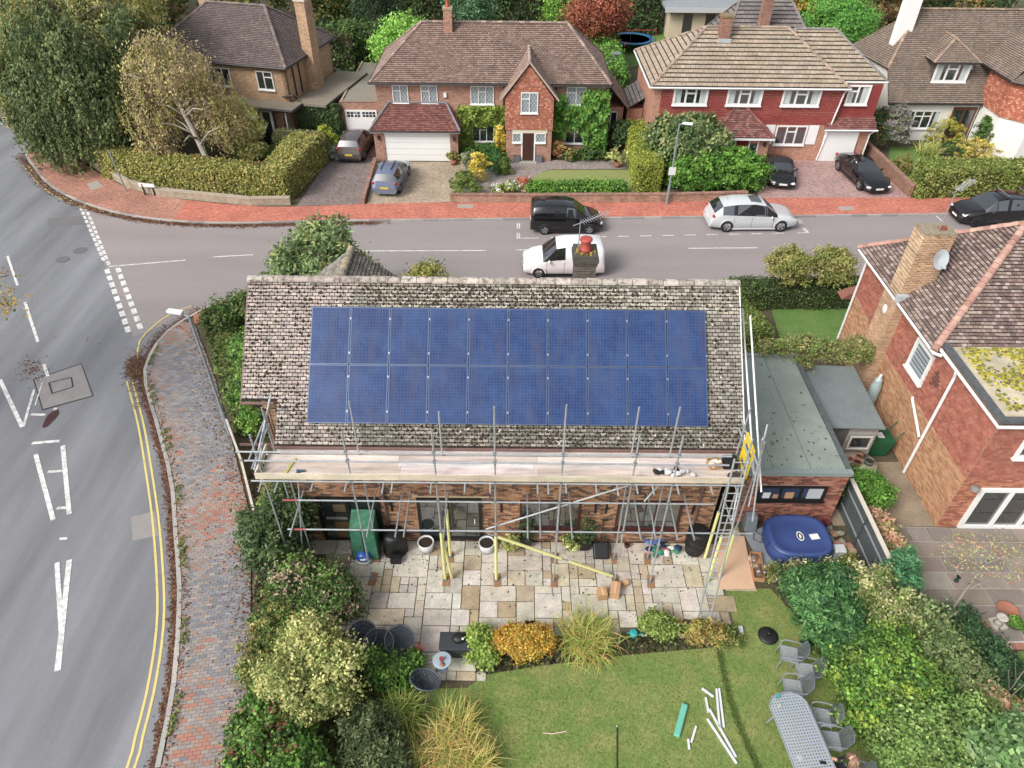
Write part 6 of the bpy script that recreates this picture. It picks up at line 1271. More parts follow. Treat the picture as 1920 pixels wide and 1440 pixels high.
# main roof hips
ep = [c(*q) for q in [(146, 122, 114), (130, 108, 102), (160, 138, 128), (120, 100, 96), (176, 156, 146)]]
Fc, Rc, Pk = (14.6, 26.7, 5.0), (14.6, 19.55, 5.0), (18.3, 23.1, 8.05)
roof_slope(E_, 'roof_slope', Fc, Rc, Pk, Pk, ep, TILE, ROOFBASE, .18, .13, .045, indiv=300, jitter=.5, vis=lambda p: p.x < 17.5)
roof_slope(E_, 'roof_slope', Rc, (24, 19.55, 5.0), (24, 23.1, 8.05), Pk, ep, TILE, ROOFBASE, .18, .13, .045, jitter=.5); roof_slope(E_, 'roof_slope', (24, 26.7, 5.0), Fc, Pk, (24, 23.1, 8.05), ep, TILE, ROOFBASE, .4, .3, .03)
HIPM = M('hip_clay', None, .9, n2=(12, .2))
for a in (Rc, Fc): ridge_tiles(E_, (a[0], a[1], a[2] + .02), (Pk[0], Pk[1], Pk[2] + .03), HIPM, [c(186, 142, 126), c(170, 128, 114), c(196, 156, 140)], .13, .22, name='hip_tile')
ridge_tiles(E_, (Pk[0], Pk[1], Pk[2] + .03), (24, 23.1, 8.08), HIPM, [c(186, 142, 126)], .13, .4)
# chimney stack: outside breast then shaft through the eaves
EST = brick_mat('stack_buff_y', (EBp[0], EBp[3]), c(206, 182, 150), axis='y'); ESX = brick_mat('stack_buff_x', (EBp[0], c(150, 104, 74)), c(206, 182, 150), axis='x')
m = MB(); m.bx(14.62, 15.019, 22.6, 23.75, -.02, 4.95); m.build('chimney_breast', EST, E_)
m = MB(); m.bx(14.62, 15.75, 22.7, 23.5, 4.951, 7.75); ch = m.build('chimney', ESX, E_); m = MB(); m.bx(14.6, 15.77, 22.68, 23.52, 7.751, 7.8); m.build('chimney_cap', M('mortar_cap', c(150, 138, 116), .95, n2=(8, .3)), ch); m = MB(); m.lathe([(.15, 0), (.15, .05), (.12, .06), (1e-4, .06)], (15.4, 23.1, 7.801), 14); m.build('chimney_pot', M('flue_red', c(150, 70, 56), .8), ch)
m = MB(); m.bx(14.5, 15.85, 22.5, 22.69, 5.0, 5.28); m.build('lead_flashing', MATS['lead'], ch)
m = MB(); m.lathe([(.02, 0), (.2, .03), (.36, .1), (.37, .11), (.35, .1), (1e-4, .02)], (0, 0, 0), 20); d = m.build('satellite_dish', M('dish', c(196, 204, 208), .5), ch, local=True); d.location = Vector((15.35, 22.5, 6.9)) - wloc(ch); d.rotation_euler = (rad(68), 0, rad(20))
m = MB(); m.tube((15.35, 22.68, 6.85), (15.35, 22.5, 6.88), .02); m.tube((15.35, 22.45, 6.7), (15.45, 22.15, 6.75), .012); m.box((15.45, 22.13, 6.77), (.07, .1, .07)); m.build('dish_arm', M('dish', c(196, 204, 208)), ch)
aerial(15.2, 22.95, 7.801, 9.35, rad(35), 'ridged metal tv aerial on the buff brick chimney with dish')
m = MB(); m.ball((14.6, 23.2, 4.25), (.03, .16, .2), 12, 8); m.build('alarm_box', WFRAME, E_, smooth=True)
m = MB(); m.path([(14.62, 26.35, 4.9), (14.94, 26.25, 4.6), (14.94, 26.25, .02)], .05, n=8); m.build('downpipe', WGUT, E_); m = MB(); m.path([(14.86, 18.4, 4.95), (14.93, 18.45, 4.7), (14.93, 18.45, .02)], .055, n=8); m.build('downpipe', WGUT, E_); m = MB(); m.path([(14.96, 19.9, 2.55), (14.93, 19.85, 2.5), (14.93, 18.6, 1.75)], .05, n=8); m.build('waste_pipe', WGUT, E_)
m = MB(); m.lathe([(.16, 0), (.14, .08), (.04, .12)], (15.35, 15.7, 2.2), 12); m.build('floodlight', M('lamp_chrome', c(190, 190, 186), .3, metal=.6), E_)
# hip-roofed bay stub at the front corner
m = MB(); m.hexa([(14.6, 26.5, 2.5), (15.3, 26.5, 2.5), (15.3, 27.1, 2.5), (14.6, 27.1, 2.5), (14.85, 26.5, 2.75), (15.3, 26.5, 2.9), (15.3, 27.0, 2.9), (14.85, 27.0, 2.75)]); m.build('front_canopy', M('canopy_tile', c(140, 90, 74), .9, n2=(9, .2)), E_)
# == VEGETATION
def pg(*a):
    out = []
    for q in a:
        g = .3 * q[0] + .6 * q[1] + .1 * q[2]; out.append(c(*[v * 1.02 - g * .02 + 7 for v in q], k=1.12))
    return out
GRN = pg((86, 116, 52), (70, 100, 44), (104, 132, 62), (58, 86, 40)); DGR = pg((56, 80, 44), (44, 66, 38), (70, 94, 50), (84, 104, 60)); BRI = pg((96, 142, 50), (80, 124, 42), (118, 160, 64), (64, 104, 38))
YGR = pg((166, 168, 96), (182, 182, 112), (144, 150, 80), (196, 194, 128), (126, 136, 72)); YEL_ = pg((206, 184, 72), (190, 168, 60), (160, 152, 56), (214, 196, 96)); OLV = pg((120, 122, 60), (138, 136, 70), (100, 104, 52), (150, 146, 84), (128, 108, 62))
AUT = pg((168, 150, 70), (150, 136, 66), (176, 140, 92), (132, 124, 62), (184, 168, 92)); RUST = pg((150, 80, 58), (128, 70, 52), (170, 104, 74), (110, 64, 48)); CON = pg((60, 104, 52), (48, 88, 46), (76, 120, 62), (90, 130, 72)); PINK = pg((206, 162, 136), (190, 140, 116), (216, 184, 150), (150, 150, 86), (120, 132, 66))
def at(px, py, z=-.02): return G(px, py, 0) + (z,)
# ---- the shrub belt along the pavement, near left
plant('evergreen_shrub', 'dark green evergreen shrub leaning over the pavement beside the scaffold end', 'shrub', (-7.6, 13.9, -.04), [(0, 0, 1.5, .75, .9, 1.3), (.4, .8, 1.9, .6, .7, 1.2), (-.5, .3, 1.4, .6, .8, .9)], 9000, .085, DGR + pg((104, 122, 76)), clump=.2, low=-.8, aspect=2.2)
plant('laurel_shrub', 'rounded mid green shrub with pinkish dry flowers beside the patio edge', 'shrub', (-5.95, 12.55, -.04), [(0, 0, .8, 1.1, .9, .8), (-.7, .2, 1.1, .7, .7, .8), (.6, -.2, .6, .7, .6, .6)], 9500, .085, GRN + pg((70, 104, 48), (176, 150, 132)), clump=.18, low=-.6)
plant('variegated_shrub', 'tall yellow-green variegated shrub beside the round mesh chairs', 'shrub', (-5.35, 9.6, -.04), [(-.2, .6, 2.1, .75, .6, .6), (.5, .2, 1.9, .75, .6, .6), (-.6, -.4, 1.5, .8, .7, 1.0), (.2, -.5, 1.2, .9, .7, .9), (-.1, .2, 1.2, 1.0, .8, 1.1)], 14000, .08, YGR + pg((196, 196, 124), (120, 134, 70), (104, 122, 62)), clump=.17, low=-.5)
plant('ivy_bush', 'glossy bright green bush spilling onto the pavement below the variegated shrub', 'bush', (-6.0, 7.7, -.04), [(0, 0, .9, 1.1, .8, .9), (-.4, .8, .8, .8, .7, .8), (.5, -.6, .9, 1.0, .8, .9), (-.6, -.6, .8, .7, .8, .8)], 12000, .09, BRI + GRN + pg((130, 84, 62)), clump=.17, low=-.5)
plant('juniper_bush', 'dark olive green feathery bush between the variegated shrub and tall grasses', 'bush', (-3.6, 8.1, -.04), [(0, 0, .75, .8, .75, .8), (.3, -.6, .6, .8, .6, .6), (-.3, .5, .5, .5, .5, .6)], 11000, .06, pg((78, 92, 54), (64, 80, 46), (92, 104, 64), (104, 112, 74)), clump=.13, low=-.5, aspect=3)
plant('fern_bush', 'leafy green perennial bush under the round mesh chairs', 'bush', (-3.35, 10.15, -.04), [(0, 0, .35, .7, .45, .35), (-.5, .1, .45, .5, .4, .4), (.4, .3, .3, .4, .3, .3)], 6000, .08, BRI + GRN, clump=.14, low=-.3)
def tuft(name, label, loc, n, L, pal, group=None, **kw):
    t = T(name, label, 'grass clump', loc, group); blades('leaf_blades', loc, n, L, pal, t, **kw); return t
STRAP = pg((176, 168, 88), (150, 152, 70), (196, 180, 110), (126, 138, 56), (186, 146, 88)); STRG = pg((126, 150, 60), (150, 164, 76), (104, 134, 50), (176, 176, 96))
for (dx, dy, n) in ((0, 0, 420), (.75, -.35, 380), (-.55, -.45, 340), (.3, .55, 260)): tuft('strap_leaf_grass', 'tall clump of arching yellow-green strap leaves at the lawn corner', (-1.75 + dx, 8.0 + dy, -.03), n, 1.25, STRAP, 'strap grasses at the lawn corner', spread=.75, width=.03, arch=.5, rbase=.22)
tuft('strap_leaf_grass', 'bright green strap leaf clump behind the single tilted mesh chair', (-3.0, 9.05, -.03), 260, .95, STRG, spread=.7, width=.04, arch=.45, rbase=.2)
tuft('strap_leaf_grass', 'wide fountain of straw-tipped grass at the patio edge by the teal watering can', (2.35, 11.35, -.03), 800, 1.05, STRAP + STRG, spread=.95, width=.028, arch=.5, rbase=.32)
plant('golden_shrub', 'low golden orange shrub between green leaves and the fountain grass', 'shrub', (.3, 11.1, -.03), [(0, 0, .4, .75, .45, .4), (.5, .1, .4, .5, .4, .35), (-.45, .05, .35, .4, .35, .35)], 8000, .055, pg((196, 160, 56), (180, 140, 44), (206, 178, 80), (150, 140, 56), (190, 130, 60)), clump=.12, low=-.2)
plant('lime_perennial', 'broad lime green leafy perennial beside the black storage box', 'plant', (-.9, 11.15, -.03), [(0, 0, .35, .35, .5, .4), (.1, -.4, .3, .35, .35, .3)], 3200, .09, pg((140, 164, 72), (156, 176, 86), (120, 150, 60)), clump=.12, low=-.2)
plant('green_perennial', 'green leafy perennial at the patio edge beside the cream pot', 'plant', (4.6, 11.75, -.03), [(0, 0, .35, .45, .35, .35), (-.3, .1, .25, .3, .25, .25)], 3600, .075, pg((124, 146, 66), (140, 156, 80), (100, 126, 54)), clump=.11, low=-.2)
plant('bronze_fern', 'bronze and green fern tuft between the cream pot and ladder foot', 'plant', (5.75, 11.55, -.03), [(0, 0, .28, .45, .3, .3), (.5, -.05, .22, .35, .25, .22)], 3200, .07, pg((140, 136, 64), (160, 134, 72), (116, 124, 56), (170, 150, 90)), clump=.1, low=-.2, aspect=2.5)
tuft('fern', 'small upright rusty fern beside the ladder foot', (5.1, 11.75, -.03), 90, .6, pg((170, 130, 70), (140, 130, 64)), spread=.5, width=.04, arch=.3, rbase=.08)
plant('edge_grass', 'ragged plants and weeds at the corner of patio and lawn', 'plant', (6.7, 11.45, -.03), [(0, 0, .15, .35, .3, .18)], 1200, .06, OLV + GRN, clump=.1, low=0, stem=False)
tuft('fern', 'yellow green fern tuft beyond the single tilted mesh chair', (-1.35, 8.9, -.03), 170, .75, STRG + STRAP, spread=.8, width=.05, arch=.35, rbase=.15)
plant('mixed_shrub', 'olive and green mixed shrub between the evergreen and variegated shrubs', 'shrub', (-7.0, 11.3, -.04), [(0, 0, .6, .7, .9, .6), (.6, -.3, .7, .6, .7, .6), (-.1, -1.0, .6, .6, .6, .6)], 8500, .085, OLV + GRN, clump=.17, low=-.4)
plant('mixed_shrub', 'loose dull green shrub below the scaffold end, behind the laurel shrub', 'shrub', (-7.2, 15.4, -.04), [(0, 0, .8, .6, .8, .8), (-.5, .6, .9, .5, .7, .8)], 5000, .085, DGR + OLV, clump=.17, low=-.4)
plant('bramble_shrub', 'tangle of green stems along the fence behind the evergreen shrub', 'shrub', (-8.4, 17.4, -.04), [(0, 0, .6, .6, 1.0, .6), (.2, -1.2, .6, .5, .8, .6)], 5500, .08, GRN + OLV, clump=.17, low=-.4)
# ---- right-hand boundary belt
plant('conifer_shrub', 'broad dark green feathery conifer beside the hot tub', 'conifer', (9.75, 12.2, -.04), [(0, 0, .8, 1.0, .9, .85), (-.4, .6, .75, .7, .6, .65), (.5, .7, .85, .6, .6, .7), (0, -.8, .75, .9, .7, .8), (.2, -1.5, .7, .7, .6, .65)], 18000, .07, CON + pg((52, 92, 56)), clump=.13, low=-.6, aspect=3.2, up=.6)
plant('rose_shrub', 'loose shrub dotted with white flowers between hot tub and conifer', 'shrub', (9.0, 13.55, -.04), [(0, 0, .45, .8, .3, .45), (1.0, 0, .5, .7, .35, .45), (1.9, .0, .6, .6, .4, .6)], 5200, .07, OLV + GRN + pg((214, 206, 180), (200, 196, 160)), clump=.14, low=-.6)
plant('cypress_shrub', 'small blue-green conifer by the fence end', 'conifer', (12.1, 13.0, -.04), [(0, 0, 1.1, .5, .5, .9), (.2, .3, 1.3, .35, .35, .7)], 5000, .06, pg((70, 122, 78), (58, 106, 68), (90, 140, 92)), clump=.11, low=-.5, aspect=3, up=.6)
plant('mixed_shrub', 'pale flowering shrub between the two conifers', 'shrub', (11.1, 12.3, -.04), [(0, 0, 1.2, .6, .8, .9), (.3, -.8, 1.2, .7, .7, .8)], 6500, .08, pg((146, 150, 96), (120, 134, 70), (176, 170, 126), (100, 122, 60)), clump=.16, low=-.5)
plant('climber_shrub', 'yellow-green climbing shrub behind the row of garden chairs', 'shrub', (10.1, 9.9, -.04), [(0, 0, .9, 1.0, .9, .9), (.7, .6, 1.2, .8, .8, .9), (.9, -.5, 1.1, .9, .8, .9), (-.2, -.9, .7, .8, .7, .8), (.2, .3, 1.5, .6, .6, .5)], 16000, .09, BRI + pg((150, 170, 64), (130, 156, 56)) + GRN, clump=.17, low=-.5)
plant('mixed_shrub', 'grey-green leafy shrub along the right boundary behind the climber', 'shrub', (12.2, 10.9, -.04), [(0, 0, .9, .8, .9, .9), (.5, -.8, .8, .7, .7, .8), (-.1, .8, 1.0, .6, .6, .8)], 11000, .085, pg((98, 122, 66), (120, 138, 84), (84, 106, 58), (136, 146, 96)), clump=.17, low=-.5)
plant('spring_shrub', 'light green arching shrub overhanging the table corner', 'shrub', (11.0, 8.2, -.04), [(0, 0, 1.0, 1.0, .8, .9), (1.0, .2, 1.0, .9, .8, .9), (-.7, -.2, .6, .6, .6, .6)], 14000, .085, pg((116, 146, 72), (96, 126, 60), (136, 162, 90), (80, 108, 54)), clump=.17, low=-.5)
plant('broadleaf_shrub', 'large soft green broad-leaved bush at the near end of the boundary', 'bush', (12.6, 7.6, -.04), [(0, 0, 1.1, 1.1, .9, 1.0), (1.2, .2, 1.0, 1.0, .8, .9), (2.3, .0, .9, .9, .9, .8)], 14000, .14, pg((110, 142, 84), (94, 128, 72), (130, 158, 104), (84, 116, 66)), clump=.18, low=-.5)
plant('dark_ground_shrub', 'low dark green shrub between boundary belt and neighbour lawn', 'shrub', (14.3, 10.6, -.04), [(0, 0, .4, .6, 1.0, .4), (-.5, 1.0, .5, .5, .7, .5), (.5, -.9, .35, .6, .8, .35)], 9000, .075, pg((60, 92, 56), (48, 78, 46), (74, 106, 64)), clump=.14, low=-.3)
plant('hydrangea', 'faded pink hydrangea hedge along the slate fence', 'shrub', (12.65, 15.2, -.04), [(0, 0, .6, .4, .8, .5), (.1, -1.2, .6, .4, .7, .5)], 5000, .09, PINK, clump=.13, low=-.3)
plant('hydrangea', 'faded pink hydrangea among bare stems near the neighbour lawn', 'shrub', (14.2, 8.6, -.04), [(0, 0, .6, .7, .7, .5), (-1.0, .5, .7, .6, .6, .5)], 6500, .09, PINK + pg((150, 156, 96)), clump=.14, low=-.3)
plant('round_shrub', 'dense bright green rounded shrub at the garage corner in front of the pots', 'shrub', (12.5, 17.0, -.04), [(0, 0, .8, .8, .6, .7), (.5, -.2, .7, .5, .5, .6)], 8000, .075, BRI + pg((84, 136, 58)), clump=.13, low=-.4)
plant('rooftop_climber', 'straggling climber sprawling over the garage and shed roof ends', 'climber', (12.0, 22.6, -.04), [(-1.5, 0, 2.7, .7, .35, .35), (-.3, .1, 2.7, .9, .45, .4), (.8, .1, 2.6, .9, .45, .4), (1.9, .2, 2.5, .7, .5, .45), (-.6, -.5, 2.5, .45, .35, .3)], 9000, .075, pg((110, 136, 62), (130, 150, 76), (92, 118, 54), (168, 156, 110), (150, 140, 90)), clump=.17, low=-.7)
# sparse young tree on the neighbour's patio edge
t = T('young_tree', 'slender young tree with sparse orange-green leaves over the neighbour patio', 'tree', (13.55, 12.1, -.03)); limbs('trunk', (13.55, 12.1, -.03), (14.0, 12.6, 2.9), .05, t, M('pale_bark', c(150, 142, 130), .9, n2=(20, .2)), 12, .95, 3); crown('crown', [(14.0, 12.6, 2.9, .9, .7, .7), (13.5, 12.9, 2.5, .6, .6, .5), (14.6, 12.5, 2.5, .6, .5, .5)], 650, .06, pg((150, 156, 96), (176, 140, 100), (164, 160, 100), (140, 144, 90), (182, 130, 100)), t, clump=.2, per=8, low=-.7)
for k, (x, y) in enumerate(((14.0, 9.6), (14.35, 9.9), (14.75, 9.4), (13.6, 9.2))):
    m = MB(); b = Vector((x, y, -.03)); m.path([b, b + Vector((.1, .1, .8)), b + Vector((.3 + .1 * k, .35, 1.7))], .02, .006, 5); m.path([b + Vector((.08, .08, .6)), b + Vector((-.2, .3, 1.4))], .012, .004, 5); tag(m.build('dead_shrub', MATS['pale_bark']), 'thin bare grey dead shrub rising from the low shrubs near the neighbour lawn', 'shrub', 'bare shrubs by the neighbour lawn')
# ---- front gardens of the near row
hedge('box_hedge', 'clipped green hedge beside the front path at the right gable', [(9.4, 30.3), (10.7, 30.4), (11.9, 26.2), (10.5, 25.9)], -.04, 1.0, 6500, .085, pg((110, 128, 58), (90, 110, 48), (130, 144, 72)))
hedge('box_hedge', 'dark clipped hedge along the street under the two standard bushes', [(10.8, 30.5), (18.4, 30.7), (18.4, 29.5), (11.1, 29.3)], -.04, 1.1, 9000, .085, pg((70, 92, 44), (56, 78, 38), (90, 110, 56)))
for px in (1475, 1560):
    x, y = G(px, 545, 0); y = 29.9; x = V(px, 505, 29.9)[0]; t = T('standard_bush', 'round olive-green lollipop bush on a stem above the street hedge', 'bush', (x, y, -.04), 'pair of standard bushes by the street'); m = MB(); m.tube((x, y, -.04), (x, y, 1.7), .05); m.build('trunk', BARK, t); crown('crown', [(x, y, 2.1, .95, .95, .85), (x + .2, y, 2.4, .7, .7, .6)], 7000, .085, pg((130, 136, 64), (150, 152, 84), (108, 118, 54), (166, 150, 96)), t, clump=.15, low=-.8)
plant('garden_shrub', 'bright green mixed shrubs between lamp post and gable of the scaffolded house', 'shrub', (-11.0, 24.0, -.04), [(0, 0, .7, 1.0, 1.3, .7), (.4, -2.0, .9, .9, 1.2, .8), (1.0, -3.4, .8, .7, .9, .8), (-.9, 1.4, .5, .7, .8, .5)], 13000, .1, BRI + GRN + pg((130, 160, 70)), clump=.2, low=-.4)
plant('street_hedge_shrub', 'dark green loose hedge shrub at the inner bend of the pavement', 'shrub', (-12.2, 27.9, -.04), [(0, 0, .8, 1.4, .8, .8), (-1.5, -.5, .6, .8, .7, .6), (1.5, .3, .9, .9, .8, .8)], 9500, .1, GRN + DGR + pg((120, 128, 70)), clump=.2, low=-.4)
t = T('street_tree', 'small feathery green tree between the scaffolded house ridge and the street', 'tree', (-9.1, 28.4, -.04)); limbs('trunk', (-9.1, 28.4, -.04), (-9.0, 28.4, 3.4), .09, t, BARK, 8, 1.1, 5)
crown('crown', [(-9.0, 28.4, 2.9, 1.9, 1.5, 1.2), (-8.6, 28.6, 4.0, 1.2, 1.1, 1.0), (-10.3, 28.3, 2.7, 1.0, .9, .9), (-7.6, 28.4, 2.8, 1.0, .9, .8)], 9000, .12, pg((104, 130, 80), (86, 112, 66), (128, 148, 96), (140, 146, 90)), t, clump=.25, per=30, low=-.8, aspect=2.6)
plant('olive_bush', 'olive-green bush behind the ridge beside the wing gable', 'bush', (-4.1, 26.6, -.04), [(0, 0, 2.3, 1.0, .9, 1.2), (.3, 0, 3.3, .7, .6, .8)], 6500, .1, pg((150, 146, 70), (120, 130, 60), (170, 160, 90), (100, 116, 54)), clump=.2, low=-.5)
plant('golden_bush', 'yellow-green low bush beside the white van behind the ridge', 'bush', (-.6, 26.2, -.04), [(0, 0, 1.8, 1.0, .7, 1.1), (1.4, .3, 1.9, .9, .6, 1.1)], 5000, .1, pg((176, 176, 60), (140, 150, 60), (120, 128, 62)), clump=.18, low=-.4)
plant('blue_green_bush', 'dense blue-green bush just right of the mossy chimney', 'bush', (4.05, 25.6, -.04), [(0, 0, 2.1, .9, .7, 1.2)], 4500, .09, pg((84, 130, 74), (70, 112, 62), (104, 146, 90)), clump=.15, low=-.4)
# overhanging street tree whose trunk stands beyond the left edge
t = T('roadside_tree', 'yellowing roadside tree reaching its branch tips over the main road', 'tree', (-25.5, 19.0, RZ)); limbs('trunk', (-25.5, 19, RZ), (-24.5, 19.5, 7.5), .3, t, BARK, 9, 2.6, 9)
m = MB()
for (x, y, z) in ((-18.0, 21.0, 5.6), (-18.7, 20.1, 5.2), (-18.6, 22.4, 5.9)): m.path([(-24.6, 19.6, 5.5), (-21.5, 20.3, 6.2), (x, y, z)], .09, .015, 6)
m.build('branch', BARK, t)
crown('crown', [(-24.2, 19.8, 8, 3.4, 3.6, 2.6), (-20.6, 20.4, 5.9, 1.6, .9, .5), (-18.7, 20.9, 5.6, 1.3, .45, .28), (-19.6, 19.0, 5.1, .7, .5, .3), (-19.9, 22.5, 5.8, 1.1, .5, .35), (-20.3, 17.3, 4.9, .8, .5, .3)], 9000, .1, pg((176, 158, 66), (150, 142, 60), (190, 160, 70), (124, 124, 56), (170, 120, 60)), t, clump=.3, per=18, low=-.9)
# ---- corner house garden, far left
t = T('weeping_beech', 'huge weeping dark green tree at the street corner', 'tree', (-27.2, 47.2, -.04)); limbs('trunk', (-27.2, 47.2, -.04), (-27.4, 48, 9), .38, t, BARK, 12, 3.2, 11)
BL = [(-27.6, 48, 7.6, 4.6, 3.8, 2.6), (-31.0, 49, 5.5, 3.0, 3.2, 2.6), (-26.5, 45.5, 4.8, 2.9, 2.2, 3.0), (-29.0, 46.0, 4.0, 3.4, 2.4, 3.2), (-24.6, 47.0, 5.4, 2.2, 2.2, 2.8), (-30.8, 52, 7.4, 3.4, 3.2, 2.6), (-28.0, 45.2, 2.6, 3.2, 1.6, 2.2)]
BP = pg((82, 98, 60), (70, 88, 54), (98, 112, 68), (116, 124, 74), (90, 104, 62))
crown('crown', BL, 30000, .15, BP, t, clump=.34, per=50, low=-.8, droop=1.2, aspect=2.2)
strands('hanging_strands', BL, 1500, 2.6, .11, BP + pg((110, 122, 72)), t, 34)
YP = pg((156, 150, 86), (138, 138, 78), (170, 158, 92), (120, 126, 70))
crown('yellowing_leaves', [(-32.2, 50, 6.8, 2.3, 3.0, 2.4), (-28, 51, 9.3, 4.4, 3.0, 1.4), (-32.8, 47.2, 3.4, 1.2, 1.6, 2.2), (-25.5, 48.5, 8.4, 2.5, 2.0, 1.4)], 12000, .14, YP, t, clump=.36, per=40, low=-.5, droop=.8, aspect=2.2)
strands('yellowing_strands', [(-32.2, 50, 6.8, 2.3, 3.0, 2.4), (-28, 51, 9.0, 4.6, 3.4, 1.6)], 420, 1.8, .11, YP, t, 28)
t = T('silver_birch', 'leaning yellow-brown birch with visible pale trunk beside the corner hedge', 'tree', (-18.9, 43.0, -.04)); limbs('trunk', (-18.9, 43.0, -.04), (-21.4, 45.0, 6.2), .22, t, M('birch_bark', c(168, 160, 146), .9, n1=(5, .4), n2=(20, .2)), 14, 2.2, 21)
crown('crown', [(-21.3, 45.2, 6.6, 2.4, 2.0, 1.8), (-22.6, 45, 4.8, 1.5, 1.6, 1.9), (-19.9, 45.6, 5.2, 1.9, 1.6, 2.0), (-22.6, 44.0, 2.6, 1.5, 1.2, 1.2), (-18.6, 45.4, 3.2, 1.4, 1.4, 1.5)], 11000, .11, pg((170, 160, 98), (156, 146, 90), (170, 146, 116), (146, 136, 96), (180, 170, 110), (150, 128, 106)), t, clump=.3, per=22, low=-.8, droop=.7, aspect=2)
strands('hanging_twigs', [(-21.3, 45.2, 6.8, 2.4, 2.0, 1.8), (-22.8, 44.6, 4.6, 1.6, 1.6, 1.9), (-19.6, 45.6, 5.2, 2.0, 1.6, 2.0), (-18.6, 45.2, 3.4, 1.5, 1.4, 1.5)], 420, 1.6, .075, pg((172, 164, 96), (160, 140, 112), (150, 146, 84)), t, 26)
hl = pg((150, 146, 76), (126, 132, 62), (170, 160, 92), (106, 118, 54), (150, 116, 76))
hedge('garden_hedge', 'tall clipped yellow-green hedge running back along the grey driveway', [(-13.85, 40.75), (-12.75, 46.6), (-14.9, 47.0), (-15.4, 42.2)], -.04, 1.85, 15000, .12, hl)
hedge('garden_hedge', 'tall clipped yellow-green hedge along the street behind the curved low wall', [(-13.95, 40.7), (-15.5, 42.1), (-23.5, 43.9), (-26.5, 45.0), (-26.8, 43.9), (-23.5, 42.6), (-18.6, 41.2)], -.04, 1.75, 20000, .12, hl)
hedge('ivy_wall', 'dark ivy-covered wall beside the flat garage', [(-15.2, 50.5), (-12.35, 50.2), (-12.35, 50.6), (-15.2, 50.9)], -.04, 2.4, 9000, .13, DGR + pg((50, 76, 40)), cat='ivy')
hedge('low_hedge', 'grey-green rounded low hedge before the porch of the corner house', [(-16.2, 46.9), (-12.8, 46.7), (-12.8, 47.6), (-16.2, 48.2)], -.04, 1.6, 5500, .11, pg((130, 136, 90), (112, 122, 76), (150, 146, 100)))
plant('yellow_ball_bush', 'small lime yellow ball bush before the ivy wall', 'bush', (-13.0, 47.95, -.04), [(0, 0, 1.0, .7, .6, .9)], 3500, .1, pg((170, 178, 60), (150, 164, 52), (130, 150, 56)), clump=.13)
plant('silver_bush', 'silver-grey low plant at the driveway edge beside the brown hatchback', 'bush', (-12.2, 47.4, -.04), [(0, 0, .4, .5, .9, .4)], 2200, .09, pg((140, 152, 136), (120, 134, 116), (160, 166, 150)), clump=.12)
plant('variegated_laurel', 'big pale yellow variegated bush beside the corner house porch', 'bush', (-18.4, 47.4, -.04), [(0, 0, 2.0, 1.4, 1.3, 1.6), (-1.0, .4, 2.6, 1.2, 1.2, 1.3), (.4, -.5, 1.0, 1.2, 1.0, 1.0)], 10000, .14, pg((206, 200, 120), (190, 186, 100), (160, 164, 80), (214, 210, 150)), clump=.2, low=-.6)
# ---- centre house: ivy, topiary, beds
def ivy(label, rects, Yp, n, size, pal, th=.28):
    t = T('wall_climber', label, 'climber', ((rects[0][0] + rects[0][1]) / 2, Yp, -.02)); a = np.array([(q[1] - q[0]) * (q[3] - q[2]) for q in rects]); k = RNG.choice(len(rects), n, p=a / a.sum()); r = np.array(rects)[k]
    x = RNG.uniform(r[:, 0], r[:, 1]) + RNG.normal(size=n) * .08; z = RNG.uniform(r[:, 2], r[:, 3]) + RNG.normal(size=n) * .08; y = Yp - np.abs(RNG.normal(size=n)) * th * (.6 + .4 * np.sin(x * 5) * np.sin(z * 4)) - .02
    Nn = unit(n) * .8 + np.array([0, -.7, .35]); Nn /= np.linalg.norm(Nn, axis=1)[:, None]
    fast('foliage', leaf_quads(np.stack([x, y, np.maximum(z, .05)], 1), Nn, size * RNG.uniform(.6, 1.3, n)), pal_cols(pal, n), LEAF, t)
    m = MB(); m.path([(rects[0][0] + .3, Yp - .06, -.02), (rects[0][0] + .5, Yp - .06, 1.2), (rects[0][1] - .3, Yp - .06, (rects[0][2] + rects[0][3]) / 2)], .05, .015, 5); m.build('stem', BARK, t)
IVL = pg((128, 148, 58), (108, 132, 50), (150, 160, 72), (86, 112, 44)); IVR = pg((84, 136, 52), (70, 118, 44), (104, 152, 66), (120, 150, 64))
ivy('leafy climber framing the garage-side ground floor window', [(-3.75, -.7, 1.95, 3.1), (-3.75, -3.0, .1, 2.0)], WB, 7000, .16, IVL); ivy('lush green climber covering the wall right of the porch bay', [(4.6, 6.25, 1.4, 4.2), (2.65, 6.2, 1.9, 3.2), (4.9, 6.3, .1, 1.6), (2.65, 3.4, 1.2, 3.9)], WB, 12000, .17, IVR, .35)
def ball(label, px, py, r, pal, h=None, name='topiary_ball', n=2200, group=None):
    x, y = G(px, py); h = h or r; plant(name, label, 'topiary', (x, y, -.03), [(0, 0, h * 1.0, r, r, h)], n, .085, pal, group, clump=.09, low=-.8, inner=.1, stem=False)
TOP = pg((104, 126, 52), (88, 110, 46), (124, 140, 66)); GRY = pg((128, 136, 104), (110, 118, 88), (150, 152, 120))
